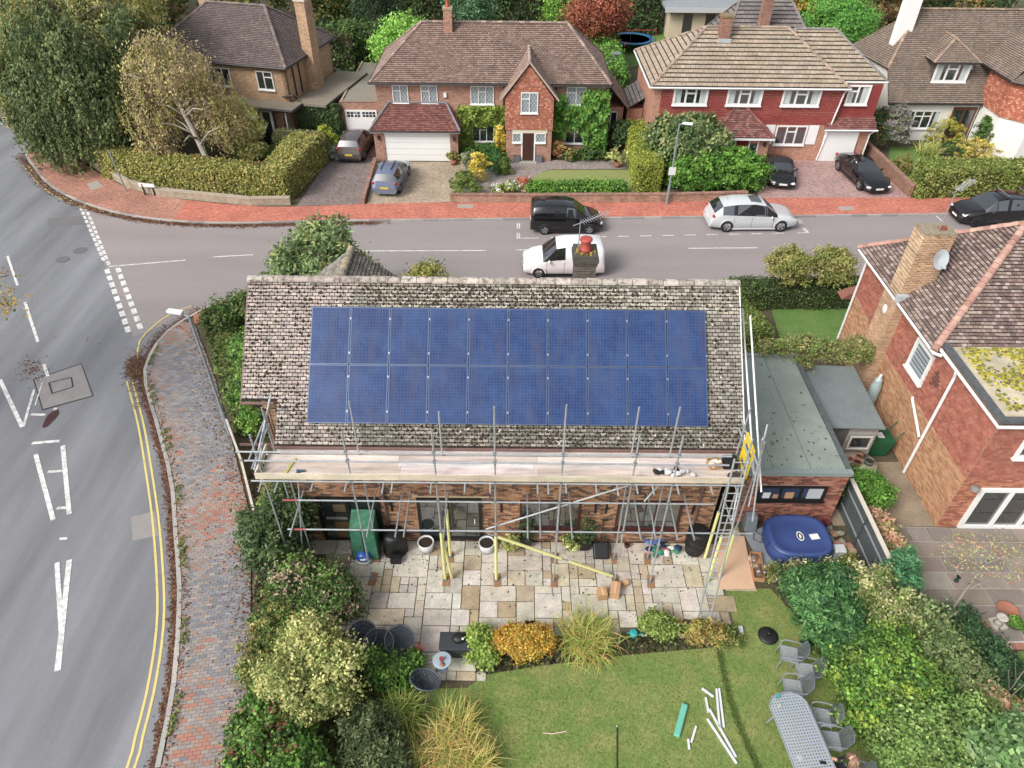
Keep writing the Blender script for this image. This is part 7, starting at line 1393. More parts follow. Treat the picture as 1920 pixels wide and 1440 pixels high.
ball('grey-green clipped ball beside the tan driveway and terracotta pot', 880, 318, .55, GRY, .6); ball('yellow cone-shaped bush in the gravel bed', 897, 338, .6, YEL_, .95, 'golden_cone', 3000); ball('dark green clipped ball before the climber window', 922, 305, .75, pg((70, 116, 56), (56, 98, 46)), .6); ball('mid green clipped ball beside the golden cone', 922, 325, .6, pg((78, 124, 60), (64, 106, 50)), .7); ball('smooth olive clipped ball at the path edge', 945, 324, .45, TOP, .5); ball('olive dome clipped low beside the gravel', 872, 347, .65, TOP, .45, 'topiary_dome'); ball('larger olive dome behind the low front wall', 872, 364, .85, TOP, .5, 'topiary_dome', 3000)
plant('yellow_column_bush', 'narrow bright yellow bush against the porch bay corner', 'bush', (-1.0, 47.6, -.03), [(0, 0, .8, .4, .4, .9), (0, 0, 1.6, .35, .35, .6)], 2200, .1, YEL_ + pg((220, 208, 90)), clump=.1)
plant('bed_plants', 'mixed green plants under the climber window', 'plant', (-2.3, 47.5, -.03), [(-.9, 0, .4, .5, .4, .4), (0, 0, .4, .6, .4, .45), (.6, .2, .4, .4, .4, .5)], 3600, .11, GRN + BRI, clump=.13); plant('bronze_bush', 'bronze-orange bush beside the right porch wall', 'bush', (3.0, 47.6, -.03), [(0, 0, .6, .5, .45, .6)], 1800, .1, pg((186, 130, 92), (160, 110, 76), (130, 130, 66)), clump=.12); plant('bed_plants', 'green plants under the lush climber', 'plant', (5.3, 47.3, -.03), [(0, 0, .4, 1.0, .4, .4), (-1.3, 0, .3, .5, .35, .35)], 3200, .12, GRN + DGR, clump=.14)
x, y = G(940, 365); plant('flower_bed', 'yellow and white flowers along the low front wall', 'flowers', (x, y + .3, -.03), [(0, 0, .3, .6, .35, .3), (.9, .1, .4, .6, .35, .35)], 2600, .1, pg((206, 196, 70), (150, 164, 66), (214, 210, 200), (180, 176, 186), (110, 136, 60)), clump=.1); plant('red_topped_bush', 'white flowering bush with red new growth by the low wall', 'bush', (x + 1.5, y + .45, -.03), [(0, 0, .5, .55, .4, .5)], 2200, .1, pg((200, 86, 70), (206, 196, 190), (120, 134, 74), (190, 110, 90)), clump=.1)
hedge('low_hedge', 'low bright green hedge along the front wall behind the black van', [G(988, 368), G(1170, 366), (6.9, 42.6), (1.0, 42.2)], -.04, .65, 7500, .11, BRI + pg((110, 150, 64)), rough=.12)
hedge('boundary_hedge', 'tall narrow yellow-green clipped hedge between the two front gardens', [G(1190, 362), G(1236, 360), (9.6, 49.6), (7.9, 49.6)], -.04, 1.9, 14000, .1, pg((146, 154, 60), (120, 134, 48), (168, 170, 78)), rough=.06)
plant('rhododendron', 'large dark glossy bush with pale new tips beside the boundary hedge', 'bush', (10.9, 44.6, -.04), [(0, 0, 2.1, 1.9, 1.4, 1.7), (1.4, .2, 2.0, 1.4, 1.3, 1.6), (-1.0, .3, 2.4, 1.1, 1.1, 1.3), (.4, .6, 3.0, 1.2, 1.0, .9)], 16000, .17, pg((84, 108, 60), (66, 90, 50), (112, 130, 80), (150, 156, 100)), clump=.25, low=-.5, aspect=2.4)
plant('laurel_hedge', 'thick bright green laurel hedge behind the silver estate car', 'hedge', (13.2, 43.0, -.04), [(-2.4, 0, 1.0, 1.1, .9, 1.05), (-1.1, .1, 1.15, 1.2, 1.0, 1.1), (.2, 0, 1.2, 1.2, 1.0, 1.2), (1.3, .1, 1.25, 1.05, 1.0, 1.15), (2.0, .0, 1.05, .75, .9, 1.05), (.7, .3, 1.9, .8, .7, .6)], 17000, .15, BRI + pg((100, 150, 56), (84, 132, 46)), clump=.2, low=-.8)
plant('corner_shrub', 'dark shrub between the side wing and boundary hedge', 'shrub', (7.6, 48.9, -.04), [(0, 0, 1.1, .9, .8, 1.1)], 3500, .13, DGR, clump=.18)
# ---- white house garden
hedge('garden_hedge', 'dense green hedge along the street before the white house', [G(1716, 372), (36, 42.9), (36, 44.2), (25.8, 44.0)], -.04, 1.7, 17000, .12, pg((122, 136, 62), (100, 118, 50), (146, 150, 78), (84, 104, 44)))
plant('lavender_bush', 'grey leafless-looking shrub beside the white wall and gutter pipe', 'shrub', (26.6, 49.6, -.04), [(0, 0, 1.6, .9, .7, 1.4)], 5000, .1, pg((150, 140, 140), (130, 122, 120), (116, 124, 90)), clump=.2, aspect=3); plant('dark_shrub', 'dark green shrub at the garage corner of the tile-hung house', 'shrub', (25.3, 49.6, -.04), [(0, 0, 1.4, .7, .8, 1.4)], 4500, .12, DGR + pg((130, 110, 70)), clump=.2)
tuft('yucca', 'spiky striped yucca clump below the white house window', (29.2, 48.9, -.03), 160, 1.3, pg((170, 176, 90), (140, 156, 80), (190, 190, 120)), spread=.9, width=.09, arch=.35, rbase=.35)
ball('yellow clipped dome beside the oak entrance door', 1765, 268, 1.15, pg((186, 176, 76), (164, 158, 66), (146, 146, 64)), .9, 'golden_dome', 4000); ball('golden clipped dome behind the street hedge', 1822, 308, 1.3, pg((192, 176, 88), (170, 156, 76)), .85, 'golden_dome', 4000); ball('small olive bush at the foot of the retaining wall', 1690, 322, .6, OLV, .5, 'low_bush'); ball('green low bush by the golden dome', 1790, 290, .9, GRN, .5, 'low_bush', 2500)
plant('climber', 'green climber on the white wing wall', 'climber', (33.0, 49.6, -.03), [(0, 0, .9, .3, .8, .9), (.05, .2, 1.8, .25, .5, .5)], 2200, .12, GRN, clump=.16)
# ---- behind the far houses
def tree(name, label, px, py, r, h, n, size, pal, Y=None, trunk=True, group=None, shape='round', seed=1):
    x, y = G(px, py) if Y is None else (V(px, py, Y)[0], Y)
    t = T(name, label, 'tree', (x, y, -.04), group); rd = random.Random(seed)
    if shape == 'cone': L = [(x, y, h * (.2 + .16 * k), r * (1 - k * .19), r * (1 - k * .19), h * .17) for k in range(5)]
    else: L = [(x, y, h * .62, r * .8, r * .8, h * .36)] + [(x + rd.uniform(-.6, .6) * r, y + rd.uniform(-.6, .6) * r, h * rd.uniform(.4, .85), r * .5, r * .5, h * .2) for _ in range(5)]
    limbs('trunk', (x, y, -.04), (x, y, h * .7), .04 * h ** .9 * .6, t, BARK, 6, r * .6, seed); crown('crown', L, n, size, pal, t, clump=.1 * r + .15, per=40, low=-.7)
hedge('yew_block', 'clipped dark green rounded yew block on the back lawn', [(-15.6, 67), (-12.2, 67), (-11.8, 70), (-15.8, 70)], -.04, 3.1, 9000, .16, pg((74, 100, 50), (60, 84, 42), (90, 114, 60)), rough=.2)
tree('golden_cypress', 'bright lime cypress behind the left end of the brown roof', 760, 70, 2.6, 6.0, 12000, .17, pg((128, 178, 70), (108, 158, 58), (150, 194, 90)), Y=60, seed=3); tree('dark_conifer', 'tall very dark conifer behind the lime cypress', 705, 55, 2.6, 10, 10000, .18, pg((44, 66, 40), (36, 56, 34), (56, 78, 46)), Y=72, shape='cone', seed=4)
tree('blue_green_tree', 'rounded blue-green tree behind the brown roof ridge', 885, 60, 2.2, 6, 6000, .17, pg((84, 124, 84), (70, 108, 70), (104, 140, 100)), Y=72, seed=5); tree('red_maple', 'rusty red maple behind the right end of the brown roof', 1115, 60, 3.0, 6.5, 9000, .17, RUST, Y=68, seed=6)
hedge('boundary_hedge', 'tall fresh green hedge between the two back gardens', [(6.6, 57.5), (8.6, 57.5), (8.8, 72), (6.4, 72)], -.04, 2.7, 15000, .16, BRI + pg((110, 160, 66)), rough=.2); tree('feathery_tree', 'bright green feathery tree beside the red maple', 1055, 40, 2.0, 7.5, 6000, .17, pg((112, 160, 60), (96, 140, 52), (130, 176, 76)), Y=74, seed=8)
tree('round_cypress', 'big smooth bright green dome tree behind the tile-hung roof', 1552, 60, 3.2, 7.0, 13000, .14, pg((92, 150, 60), (78, 130, 52), (108, 164, 72)), Y=66, seed=9); tree('golden_shrub_tree', 'yellow-orange shrub tree behind the second chimney', 1480, 40, 2.8, 6.5, 9000, .18, pg((186, 170, 60), (150, 150, 56), (190, 130, 64), (120, 136, 60)), Y=70, seed=10); tree('mixed_conifer', 'grey-green and bronze conifer beside the garden room', 1425, 45, 2.2, 5.5, 7000, .17, pg((110, 130, 84), (90, 112, 66), (150, 110, 86)), Y=67, seed=11)
tree('bronze_tree', 'bronze-brown tree between dome tree and white chimney', 1620, 55, 3.0, 6.8, 8000, .2, pg((120, 92, 62), (96, 84, 50), (140, 104, 70), (80, 84, 46)), Y=72, seed=12)
hedge('back_hedge', 'long dark hedge across the end of the back gardens', [(-12, 80), (9, 81), (9, 83), (-12, 82)], -.04, 4.0, 14000, .24, DGR + pg((70, 96, 48)), rough=.3); hedge('trampoline_hedge', 'dark hedge behind the trampoline', [(8.8, 79), (14.4, 79), (14.4, 81), (8.8, 81)], -.04, 4.2, 5000, .24, DGR, rough=.3)
wood = [(-44, 70, 10), (-37, 76, 11), (-41, 86, 12), (-31, 82, 10), (-25, 74, 8.5), (-22, 84, 10), (-15, 88, 9), (-18, 77, 6.5), (-8, 86, 8), (0, 90, 9), (8, 92, 9), (18, 92, 9), (27, 84, 9), (33, 76, 9), (39, 70, 9), (44, 78, 10), (36, 86, 10), (50, 68, 9), (28, 70, 6.5), (-48, 62, 10), (-33, 66, 8)]
wl_ = ['dark green woodland tree beyond the back gardens', 'olive woodland tree beyond the back gardens', 'autumn-tinted woodland tree beyond the back gardens']; wp = [DGR, OLV + DGR, DGR + pg((130, 110, 56), (150, 130, 66), (110, 100, 54))]
for i, (x, y, h) in enumerate(wood):
    k = i % 3; t = T('woodland_tree', wl_[k], 'tree', (x, y, -.05), 'woodland trees beyond the back gardens'); rd = random.Random(i); r = h * .45
    limbs('trunk', (x, y, -.05), (x, y, h * .7), .22, t, BARK, 6, r * .5, i); crown('crown', [(x, y, h * .6, r * .85, r * .85, h * .38)] + [(x + rd.uniform(-.6, .6) * r, y + rd.uniform(-.6, .6) * r, h * rd.uniform(.25, .85), r * .55, r * .55, h * .22) for _ in range(5)], 4500, .28, wp[k], t, clump=.5, per=40, low=-.8)
for lab, a in (('thick evergreen hedge behind the corner house', [(-33, 63.5), (-14, 66), (-14, 68), (-33, 66)]),): hedge('back_hedge', lab, a, -.04, 3.2, 8000, .22, DGR + GRN, rough=.3)
# == things in the gardens
BLK = M('black_plastic', c(34, 34, 36), .5); WPL = M('white_ceramic', c(226, 228, 230), .5); TERR = M('terracotta', c(168, 108, 86), .85, n2=(9, .2)); SOILP = M('potting_soil', c(58, 46, 38), .95, n2=(20, .3))
def pot(label, loc, r, h, mat, taper=.75, cat='pot', name='plant_pot', pl=None, ln=500, lsz=.07, lr=None, lh=None, square=False, group=None):
    t = T(name, label, cat, loc, group); m = MB(); x, y, z = loc; n = 4 if square else 18; rz = math.pi / 4 if square else 0; k = 1.41 if square else 1
    m.lathe([(r * taper * k, 0), (r * k, h), (r * .88 * k, h), (r * .84 * k, h - .06), (1e-4, h - .06)], loc, n, rz=rz); m.build('pot', mat, t, smooth=not square)
    m = MB(); m.lathe([(r * .83 * k, h - .055), (1e-4, h - .045)], loc, n, rz=rz); m.build('soil', SOILP, t)
    if pl:
        lr = lr or r * 1.2; lh = lh or r * 1.2; crown('foliage', [(x, y, z + h + lh * .7, lr, lr, lh)], ln, lsz, pl, t, clump=.06, per=12, low=-.9)
        m = MB(); m.tube((x, y, z + h - .05), (x, y, z + h + lh * .6), .012, n=5); m.build('stem', BARK, t)
    return t
g3 = lambda px, py, z=.014: G(px, py, 0) + (z,)
pot('white round planter of dark soil left of the sliding door', g3(800, 1030), .28, .42, WPL, .8, 'planter', 'planter'); pot('white round planter of dark soil right of the sliding door', g3(913, 1031), .28, .42, WPL, .8, 'planter', 'planter')
pot('small terracotta pot of variegated leaves beside the white planter', g3(957, 1030), .13, .2, TERR, .75, pl=YGR, ln=350, lsz=.09, lr=.28, lh=.25); pot('terracotta pot with yellow-green leaves under the middle window', g3(1070, 1028), .15, .22, TERR, .75, pl=YGR + GRN, ln=350, lsz=.09, lr=.3, lh=.22)
pot('square black pot with thin dark tree left of the foam brace', g3(985, 1022), .19, .5, BLK, .75, pl=DGR, ln=700, lsz=.05, lr=.3, lh=.55, square=True); pot('square black pot with small bay tree beside the shovel tray', g3(1095, 1026), .21, .52, BLK, .75, pl=DGR, ln=900, lsz=.05, lr=.32, lh=.6, square=True)
pot('tiny dark red pot by the wall under the window', g3(1175, 1025), .1, .16, M('dark_red_pot', c(92, 44, 44), .6), .8); pot('cream glazed pot lying empty at the bed edge', G(1278, 1190) + (-.02,), .2, .36, M('cream_pot', c(208, 196, 166), .6), .75); pot('black plant pot behind the golden shrub', (.62, 11.75, -.02), .17, .25, BLK, .8, square=True); pot('round black nursery pot behind the golden shrub', (.1, 11.7, -.02), .15, .22, BLK, .8)
# mini greenhouse
gh = T('mini_greenhouse', 'green plastic mini greenhouse leaning by the glazed door', 'greenhouse', (-4.85, 14.6, .014)); m = MB(); x0_, x1_, ya, yb = -5.25, -4.4, 14.25, 14.95
m.hexa([(x0_, ya, .014), (x1_, ya, .014), (x1_, yb, .014), (x0_, yb, .014), (x0_ + .04, ya + .1, 1.55), (x1_ - .04, ya + .1, 1.55), (x1_ - .04, yb - .02, 1.8), (x0_ + .04, yb - .02, 1.8)]); m.build('cover', M('green_pvc', c(66, 128, 100), .25, n1=(5, .45), bump=(5, 1.0), spec=.7), gh)
for x in (x0_ - .012, x1_ + .012): m = MB(); m.tube((x, ya - .012, .014), (x, ya + .09, 1.6), .014); m.build('frame_pole', M('dkgreen', c(24, 66, 50), .5), gh)
m = MB(); m.box((-4.85, 14.29, .8), (.02, .02, 1.4), 0, rx=rad(-4)); m.build('zip', BLK, gh)
# sacks, bins
def drum(name, label, cat, loc, prof, mat, parts=(), n=24):
    t = T(name, label, cat, loc); m = MB(); m.lathe(prof, loc, n); m.build('body', mat, t, smooth=True)
    for nm, pr in parts: m = MB(); m.lathe(pr, loc, n); m.build(nm, mat, t, smooth=True)
    return t
cbin = drum('compost_bin', 'black plastic compost bin between greenhouse and sliding door', 'compost bin', g3(742, 1030), [(.42, 0), (.36, .75), (.33, .8)], BLK, (('lid', [(.35, .801), (.35, .86), (.2, .9), (.06, .92), (1e-4, .92)]),)); m = MB(); p = g3(745, 1040); m.box((p[0], p[1] - .28, .14), (.35, .25, .25)); m.build('hatch', BLK, cbin, bevel=.02)
wb = drum('water_butt', 'tall black water butt under the right window beside the ladder', 'water butt', g3(1300, 1032), [(.3, 0), (.34, .5), (.33, .95), (.3, 1.0)], BLK, (('lid', [(.34, 1.001), (.34, 1.05), (.25, 1.07), (1e-4, 1.07)]), ('rib', [(.345, .35), (.36, .37), (.345, .39)]), ('rib', [(.352, .65), (.365, .67), (.352, .69)])))
m = MB(); p = g3(683, 1052); m.ball((p[0], p[1], .22), (.26, .2, .22), 16, 10, c(40, 96, 190), .03); mn = min(v[2] for v in m.v); sk = T('compost_sack', 'blue and white plastic sack slumped against the mini greenhouse', 'sack', (p[0], p[1], .014)); m.v = [(a, b, d - mn + .014) for a, b, d in m.v]; m.build('bag', M('sack_plastic', None, .35, spec=.6), sk, smooth=True); m = MB(); m.ball((p[0], p[1] - .03, .11), (.27, .21, .09), 16, 6, c(226, 222, 206)); m.build('printed_band', MATS['sack_plastic'], sk, smooth=True); m = MB(); m.ball((p[0] + .02, p[1] - .12, .3), (.15, .1, .06), 12, 6, c(226, 232, 240)); m.build('printed_swirl', MATS['sack_plastic'], sk, smooth=True)
# tray and shovel leaning at the wall
tr_ = T('wheelbarrow_tray', 'black plastic tray with long handle leaning against the wall', 'tray', g3(1127, 1050)); p = g3(1127, 1050); m = MB(); m.hexa([(p[0] - .28, p[1], .02), (p[0] + .28, p[1], .02), (p[0] + .3, p[1] + .5, .3), (p[0] - .3, p[1] + .5, .3), (p[0] - .24, p[1] - .02, .1), (p[0] + .24, p[1] - .02, .1), (p[0] + .26, p[1] + .45, .4), (p[0] - .26, p[1] + .45, .4)]); m.build('tray', BLK, tr_, bevel=.04); m = MB(); m.tube((p[0], p[1] + .4, .3), (p[0] + .05, WY - .05, 1.25), .02); m.build('handle', BLK, tr_); m = MB(); m.tube((p[0] - .06, WY - .06, 1.25), (p[0] + .16, WY - .06, 1.27), .02); m.build('grip', BLK, tr_)
lumps('beach_blanket', 'crumpled multicoloured patterned blanket heaped below the right window', 'blanket', g3(1240, 1035), 26, .11, [(190, 60, 70), (40, 120, 110), (230, 226, 216), (40, 50, 90), (214, 90, 100), (60, 150, 120)], (.24, .12, .03), M('fabric_mix', None, .9)); lumps('blue_bag', 'blue bag tucked behind the patterned blanket', 'bag', g3(1228, 1018), 5, .14, [(60, 90, 150), (80, 110, 170)], (.08, .04, .05))
# cartons on the patio
for i, (px, py, s, rz, lab) in enumerate([((1128), 1118, (.28, .32, .28), .15, 'plain brown carton on the patio left of the folded pair'), (1152, 1112, (.3, .45, .3), -.2, 'taller brown carton standing open-flapped in the middle of the three'), (1172, 1096, (.22, .2, .14), .5, 'smallest brown carton beside the foam brace foot')]): carton(g3(px, py, .018), s, rz, lab)
m = MB(); m.poly([G(*p) + (.022,) for p in [(1348, 1010), (1395, 1005), (1415, 1105), (1343, 1106)]]); m.v += [(a, b, d - .006) for a, b, d in m.v]; m.f += [(0, 1, 5, 4), (1, 2, 6, 5), (2, 3, 7, 6), (3, 0, 4, 7)]; m.c *= 5; tag(m.build('cardboard_sheet', M('flat_card', c(224, 184, 150), .9, n1=(1.5, .08))), 'large flattened cardboard sheet on the ground beside the ladder', 'cardboard')
m = MB(); m.prism([(7.0, 15.0), (8.0, 15.9), (8.0, 13.2), (7.0, 13.2)], -.02, .004); struct(m.build('side_path', M('gravel_path', c(186, 168, 138), .95, n1=(2, .2), n2=(40, .3))))
m = MB(); m.prism([G(*p) for p in [(1395, 1000), (1440, 985), (1560, 985), (1570, 1060), (1450, 1092), (1432, 1070)]], -.02, .006); tag(m.build('ground_mat', M('grey_mat', c(150, 156, 162), .9, n2=(5, .08))), 'light grey ground mat under the hot tub', 'mat')
tx, ty = g3(1418, 1066)[:2]; cb = carton((tx, ty, .008), (.36, 1.05, .2), -.12, 'long open carton of wrapped parts beside the hot tub mat', (190, 140, 96), True)
for k in range(3): lumps('wrapped_part', 'crumpled wrapped part in the long open carton', 'packaging', (tx - .04 + .04 * k, ty + .32 - .32 * k, .02), 5, .09, [(206, 190, 176), (176, 150, 130), (120, 100, 90)], (.05, .07, .05), CARD); bpy.context.scene.collection.objects[-1]['group'] = 'wrapped parts in the carton'
# hot tub
ht = T('hot_tub', 'blue inflatable hot tub with buckled cover beside the garage wall', 'hot tub', (9.72, 14.95, .006)); BLU = M('tub_blue', c(54, 78, 140), .48, n1=(2, .12), spec=.6)
prof = []; R_ = 1.05
sq = lambda a: 1 / (abs(math.cos(a)) ** 3.2 + abs(math.sin(a)) ** 3.2) ** (1 / 3.2)
def sqlathe(mb, prof, ctr, n=40, col=None):
    i = len(mb.v)
    for r, z in prof:
        for k in range(n): a = 2 * math.pi * k / n; q = sq(a) * r; mb.v.append((ctr[0] + math.cos(a) * q, ctr[1] + math.sin(a) * q * .83, ctr[2] + z))
    for j in range(len(prof) - 1):
        for k in range(n): l = (k + 1) % n; mb.f.append((i + j * n + k, i + j * n + l, i + (j + 1) * n + l, i + (j + 1) * n + k)); mb.c.append((1, 1, 1, 1))
    mb.f.append(tuple(range(i + (len(prof) - 1) * n, i + len(prof) * n))); mb.c.append((1, 1, 1, 1))
m = MB(); sqlathe(m, [(.98, 0), (1.06, .12), (1.08, .35), (1.02, .55), (.98, .6)], (9.72, 14.95, .006)); m.build('wall', BLU, ht, smooth=True)
m = MB(); sqlathe(m, [(1.04, .56), (1.06, .62), (1.0, .69), (.9, .7), (.84, .66), (.5, .68), (.2, .7), (.02, .71)], (9.72, 14.95, .006)); m.build('cover', BLU, ht, smooth=True)
m = MB(); m.lathe([(.13, .712), (.17, .713), (.17, .716), (.13, .716), (.13, .712)], (9.72, 14.86, .006), 24, None, .7, 1.15); m.build('oval_emblem', WFRAME, ht); m = MB(); m.lathe([(.08, .714), (.06, .718), (1e-4, .718)], (9.72, 14.86, .006), 12, None, .5, 1.2); m.build('emblem_mark', WFRAME, ht); m = MB(); m.box((10.2, 14.85, .714), (.3, .22, .008), .15); m.build('warning_label', WFRAME, ht)
for a in (.4, 1.2, 2.4, 3.4, 4.2): m = MB(); q = sq(a) * 1.08; m.box((9.72 + math.cos(a) * q, 14.95 + math.sin(a) * q * .83, .4), (.05, .05, .3)); m.build('buckle_strap', BLU, ht)
m = MB(); m.bx(10.88, 11.28, 14.45, 14.8, .006, .42); hp_ = tag(m.build('pump_unit', M('pump_grey', c(206, 210, 214), .5), bevel=.05), 'light grey pump box between hot tub and slate fence', 'pump')
m = MB(); m.hexa([(8.15, 15.55, .006), (8.6, 15.55, .006), (8.6, 15.95, .006), (8.15, 15.95, .006), (8.18, 15.7, .62), (8.57, 15.7, .62), (8.57, 15.97, .66), (8.18, 15.97, .66)]); tag(m.build('pump_cover', M('grey_case', c(120, 130, 138), .5), bevel=.05), 'grey moulded case leaning on the garage wall by the hot tub', 'case')
m = MB(); m.path([(8.55, 15.6, .02), (8.75, 15.4, .025), (8.65, 15.1, .02), (8.4, 15.25, .02), (8.5, 15.5, .02)], .012, n=5); tag(m.build('power_cable', BLK), 'black cable looped between the grey case and hot tub', 'cable')
lumps('rubble_bag', 'bricks and rubble bag by the slate fence', 'rubble', (11.35, 15.2, -.02), 8, .14, [(190, 150, 130), (170, 130, 110), (150, 150, 130)], (.15, .35, .02), M('rubble', None, .9))
tuft('cordyline', 'spiky dark red cordyline in the garage corner', (11.0, 15.75, -.02), 60, .6, pg((110, 50, 56), (140, 70, 70)), spread=.9, width=.035, arch=.15, rbase=.03)
# lawn things
m = MB(); p = G(1187, 1192); wc = T('watering_can', 'small teal watering can on the grass at the patio edge', 'watering can', p + (-.02,)); m.lathe([(.12, 0), (.13, .2), (.1, .24), (.05, .24)], p + (-.02,), 14); TEAL = M('teal_plastic', c(44, 168, 164), .4); m.build('body', TEAL, wc, smooth=True); m = MB(); m.path([(p[0] + .1, p[1], .05), (p[0] + .28, p[1] - .05, .2)], .022, .015, 6); m.build('spout', TEAL, wc); m = MB(); m.path([(p[0] - .1, p[1], .05), (p[0] - .2, p[1], .15), (p[0] - .05, p[1], .26)], .012, n=6); m.build('handle', TEAL, wc)
m = MB(); p = G(1388, 1182); m.box((p[0], p[1], .03), (.13, .22, .1), -.1); bxs = tag(m.build('small_packet', M('packet_white', c(224, 226, 226), .6)), 'small white and blue packet on the grass beyond the ladder', 'packet')
p = G(1440, 1192); drum('parasol_base', 'round black parasol base on the lawn by the shrubs', 'parasol base', p + (-.02,), [(.3, 0), (.3, .04), (.24, .07), (.12, .09)], BLK, (('socket', [(.05, .091), (.05, .2), (1e-4, .2)]),))
def batten(a, b, w, label, mat=None, h=.05, z=-.015, group='white battens on the lawn'):
    A_ = G(*a); B_ = G(*b); d = Vector((B_[0] - A_[0], B_[1] - A_[1], 0)); m = MB(); m.box(((A_[0] + B_[0]) / 2, (A_[1] + B_[1]) / 2, z + h / 2), (d.length, w, h), math.atan2(d.y, d.x)); t = tag(m.build('plastic_trunking', mat or M('white_trunking', c(222, 224, 230), .4)), label, 'trunking', group)
for a, b, lab in [((1316, 1291), (1338, 1307), 'short white trunking offcut lying alone at the top of the scatter'), ((1323, 1308), (1328, 1336), 'short white trunking offcut beside the pair of long upright lengths'), ((1343, 1292), (1349, 1363), 'long white trunking length, left of the close parallel pair'), ((1348, 1291), (1357, 1364), 'long white trunking length, right of the close parallel pair'), ((1330, 1330), (1380, 1420), 'long slanted white trunking touching the foot of the parallel pair'), ((1326, 1348), (1381, 1432), 'longest slanted white trunking reaching nearest the table'), ((1305, 1362), (1296, 1392), 'short white trunking offcut leaning right beside the teal foam'), ((1290, 1386), (1292, 1405), 'shortest white trunking offcut beside the teal foam')]: batten(a, b, .055, lab)
m = MB(); a, b = G(1284, 1322), G(1268, 1382); d = Vector((b[0] - a[0], b[1] - a[1], 0)); an_ = math.atan2(d.y, d.x); m.box(((a[0] + b[0]) / 2, (a[1] + b[1]) / 2, .04), (d.length, .17, .12), an_); tag(m.build('foam_roll', M('teal_foam', c(104, 190, 166), .8), bevel=.03), 'pale teal foam wedge lying on the lawn', 'foam')
t = T('garden_cane', 'thin black rod with white tip lying on the lawn', 'rod', (2.9, 8.0, -.02)); a, b = G(1157, 1480), G(1157, 1362); m = MB(); m.tube((*a, .01), (*b, .01), .014, n=6); m.build('shaft', BLK, t); m = MB(); m.ball((*b, .012), .022, 8, 6); m.build('tip', WFRAME, t)
m = MB(); q = [G(1018, 1374), G(1035, 1376), G(1063, 1371)]; m.path([(*v, .0) for v in q], .018, n=5); tag(m.build('bare_stick', M('peeled_wood', c(206, 190, 160), .8)), 'peeled pale stick lying alone on the lawn', 'stick')
# cast aluminium table and chairs
CAST = M('cast_metal', c(150, 156, 166), .45, metal=.25, n2=(20, .1)); CASTD = M('cast_metal_dark', c(118, 124, 132), .45, metal=.4, n2=(20, .1))
def lattice(mb, P, nu, nv, w, th=.012):
    """woven diagonal bars over a patch P(u,v)->Vector"""
    for k in range(-nv, nu):
        for sg in (0, 1):
            pts = []
            for s in range(0, nv + 1):
                u = (k + s) / nu; v = s / nv if sg == 0 else 1 - s / nv
                if 0 <= u <= 1: pts.append(P(u, v))
            for a, b in zip(pts, pts[1:]):
                d = (b - a); 
                if d.length > 1e-5: mb.tube(a, b, w, n=4, caps=False)
def chair_proto():
    t = T('garden_chair', 'x', 'chair', (0, 0, 0), 'cast metal garden chairs'); B_ = lambda m, nm, mt=CAST: m.build(nm, mt, t, local=True)
    m = MB(); lattice(m, lambda u, v: Vector(((u - .5) * .46, (v - .5) * .46, .42 - .02 * math.sin(math.pi * u))), 6, 6, .011)
    for a, b in (((-.24, -.24), (.24, -.24)), ((.24, -.24), (.24, .24)), ((.24, .24), (-.24, .24)), ((-.24, .24), (-.24, -.24))): m.tube((*a, .42), (*b, .42), .016, n=6)
    B_(m, 'seat')
    Pb = lambda u, v: Vector(((u - .5) * .5 * (1 - .12 * v * v), .24 + .16 * v + .03 * math.sin(math.pi * u), .44 + .5 * v + .06 * math.sin(math.pi * u) * v)); m = MB(); lattice(m, Pb, 6, 6, .010); m.path([Pb(0, v / 6) for v in range(7)] + [Pb(u / 8, 1) for u in range(1, 8)] + [Pb(1, 1 - v / 6) for v in range(7)], .016, n=6); B_(m, 'backrest', CASTD)
    for s in (-1, 1):
        m = MB(); m.path([(s * .27, .3, .66), (s * .29, .1, .68), (s * .29, -.16, .67), (s * .28, -.24, .6), (s * .26, -.25, .42)], .018, n=6); B_(m, 'armrest')
        m = MB(); m.path([(s * .25, -.24, .42), (s * .27, -.28, 0)], .017, n=6); B_(m, 'leg'); m = MB(); m.path([(s * .24, .23, .42), (s * .27, .34, 0)], .017, n=6); B_(m, 'leg')
    return t
c0 = chair_proto()
for i, (px, py, rz, lab) in enumerate([(1480, 1226, -118, 'cast metal chair beside the black parasol base'), (1510, 1258, -112, 'second chair of the row, half under the shrub branches'), (1487, 1289, -112, 'cast metal chair pushed against the rounded table end, turned away from the others'), (1540, 1344, -115, 'cast metal chair beside the long table side, next to the rounded end'), (1558, 1388, -112, 'cast metal chair at the long table side next to the seated person')]):
    o = c0 if i == 0 else copy_tree(c0); x, y = G(px, py, .42); o.location = (x, y, -.02); o.rotation_euler = (0, 0, rad(rz + 15)); o['label'] = lab
tb = T('garden_table', 'long oval grey perforated metal table on the lawn', 'table', (7.75, 8.35, -.02)); ta = rad(-83)
L2, W2, tz = 1.25, .52, .72; ax = Vector((math.cos(ta), math.sin(ta), 0)); ay = Vector((-ax.y, ax.x, 0)); tc_ = Vector((7.78, 8.25, 0))
def inside(u, v): return abs(v) < W2 and (abs(u) < L2 - W2 * .75 or ((abs(u) - (L2 - W2 * .75)) / (W2 * .75)) ** 2 + (v / W2) ** 2 < 1)
m = MB(); st_ = .078; hw = .0205
k = int(L2 / st_) + 2; kk = int(W2 / st_) + 2
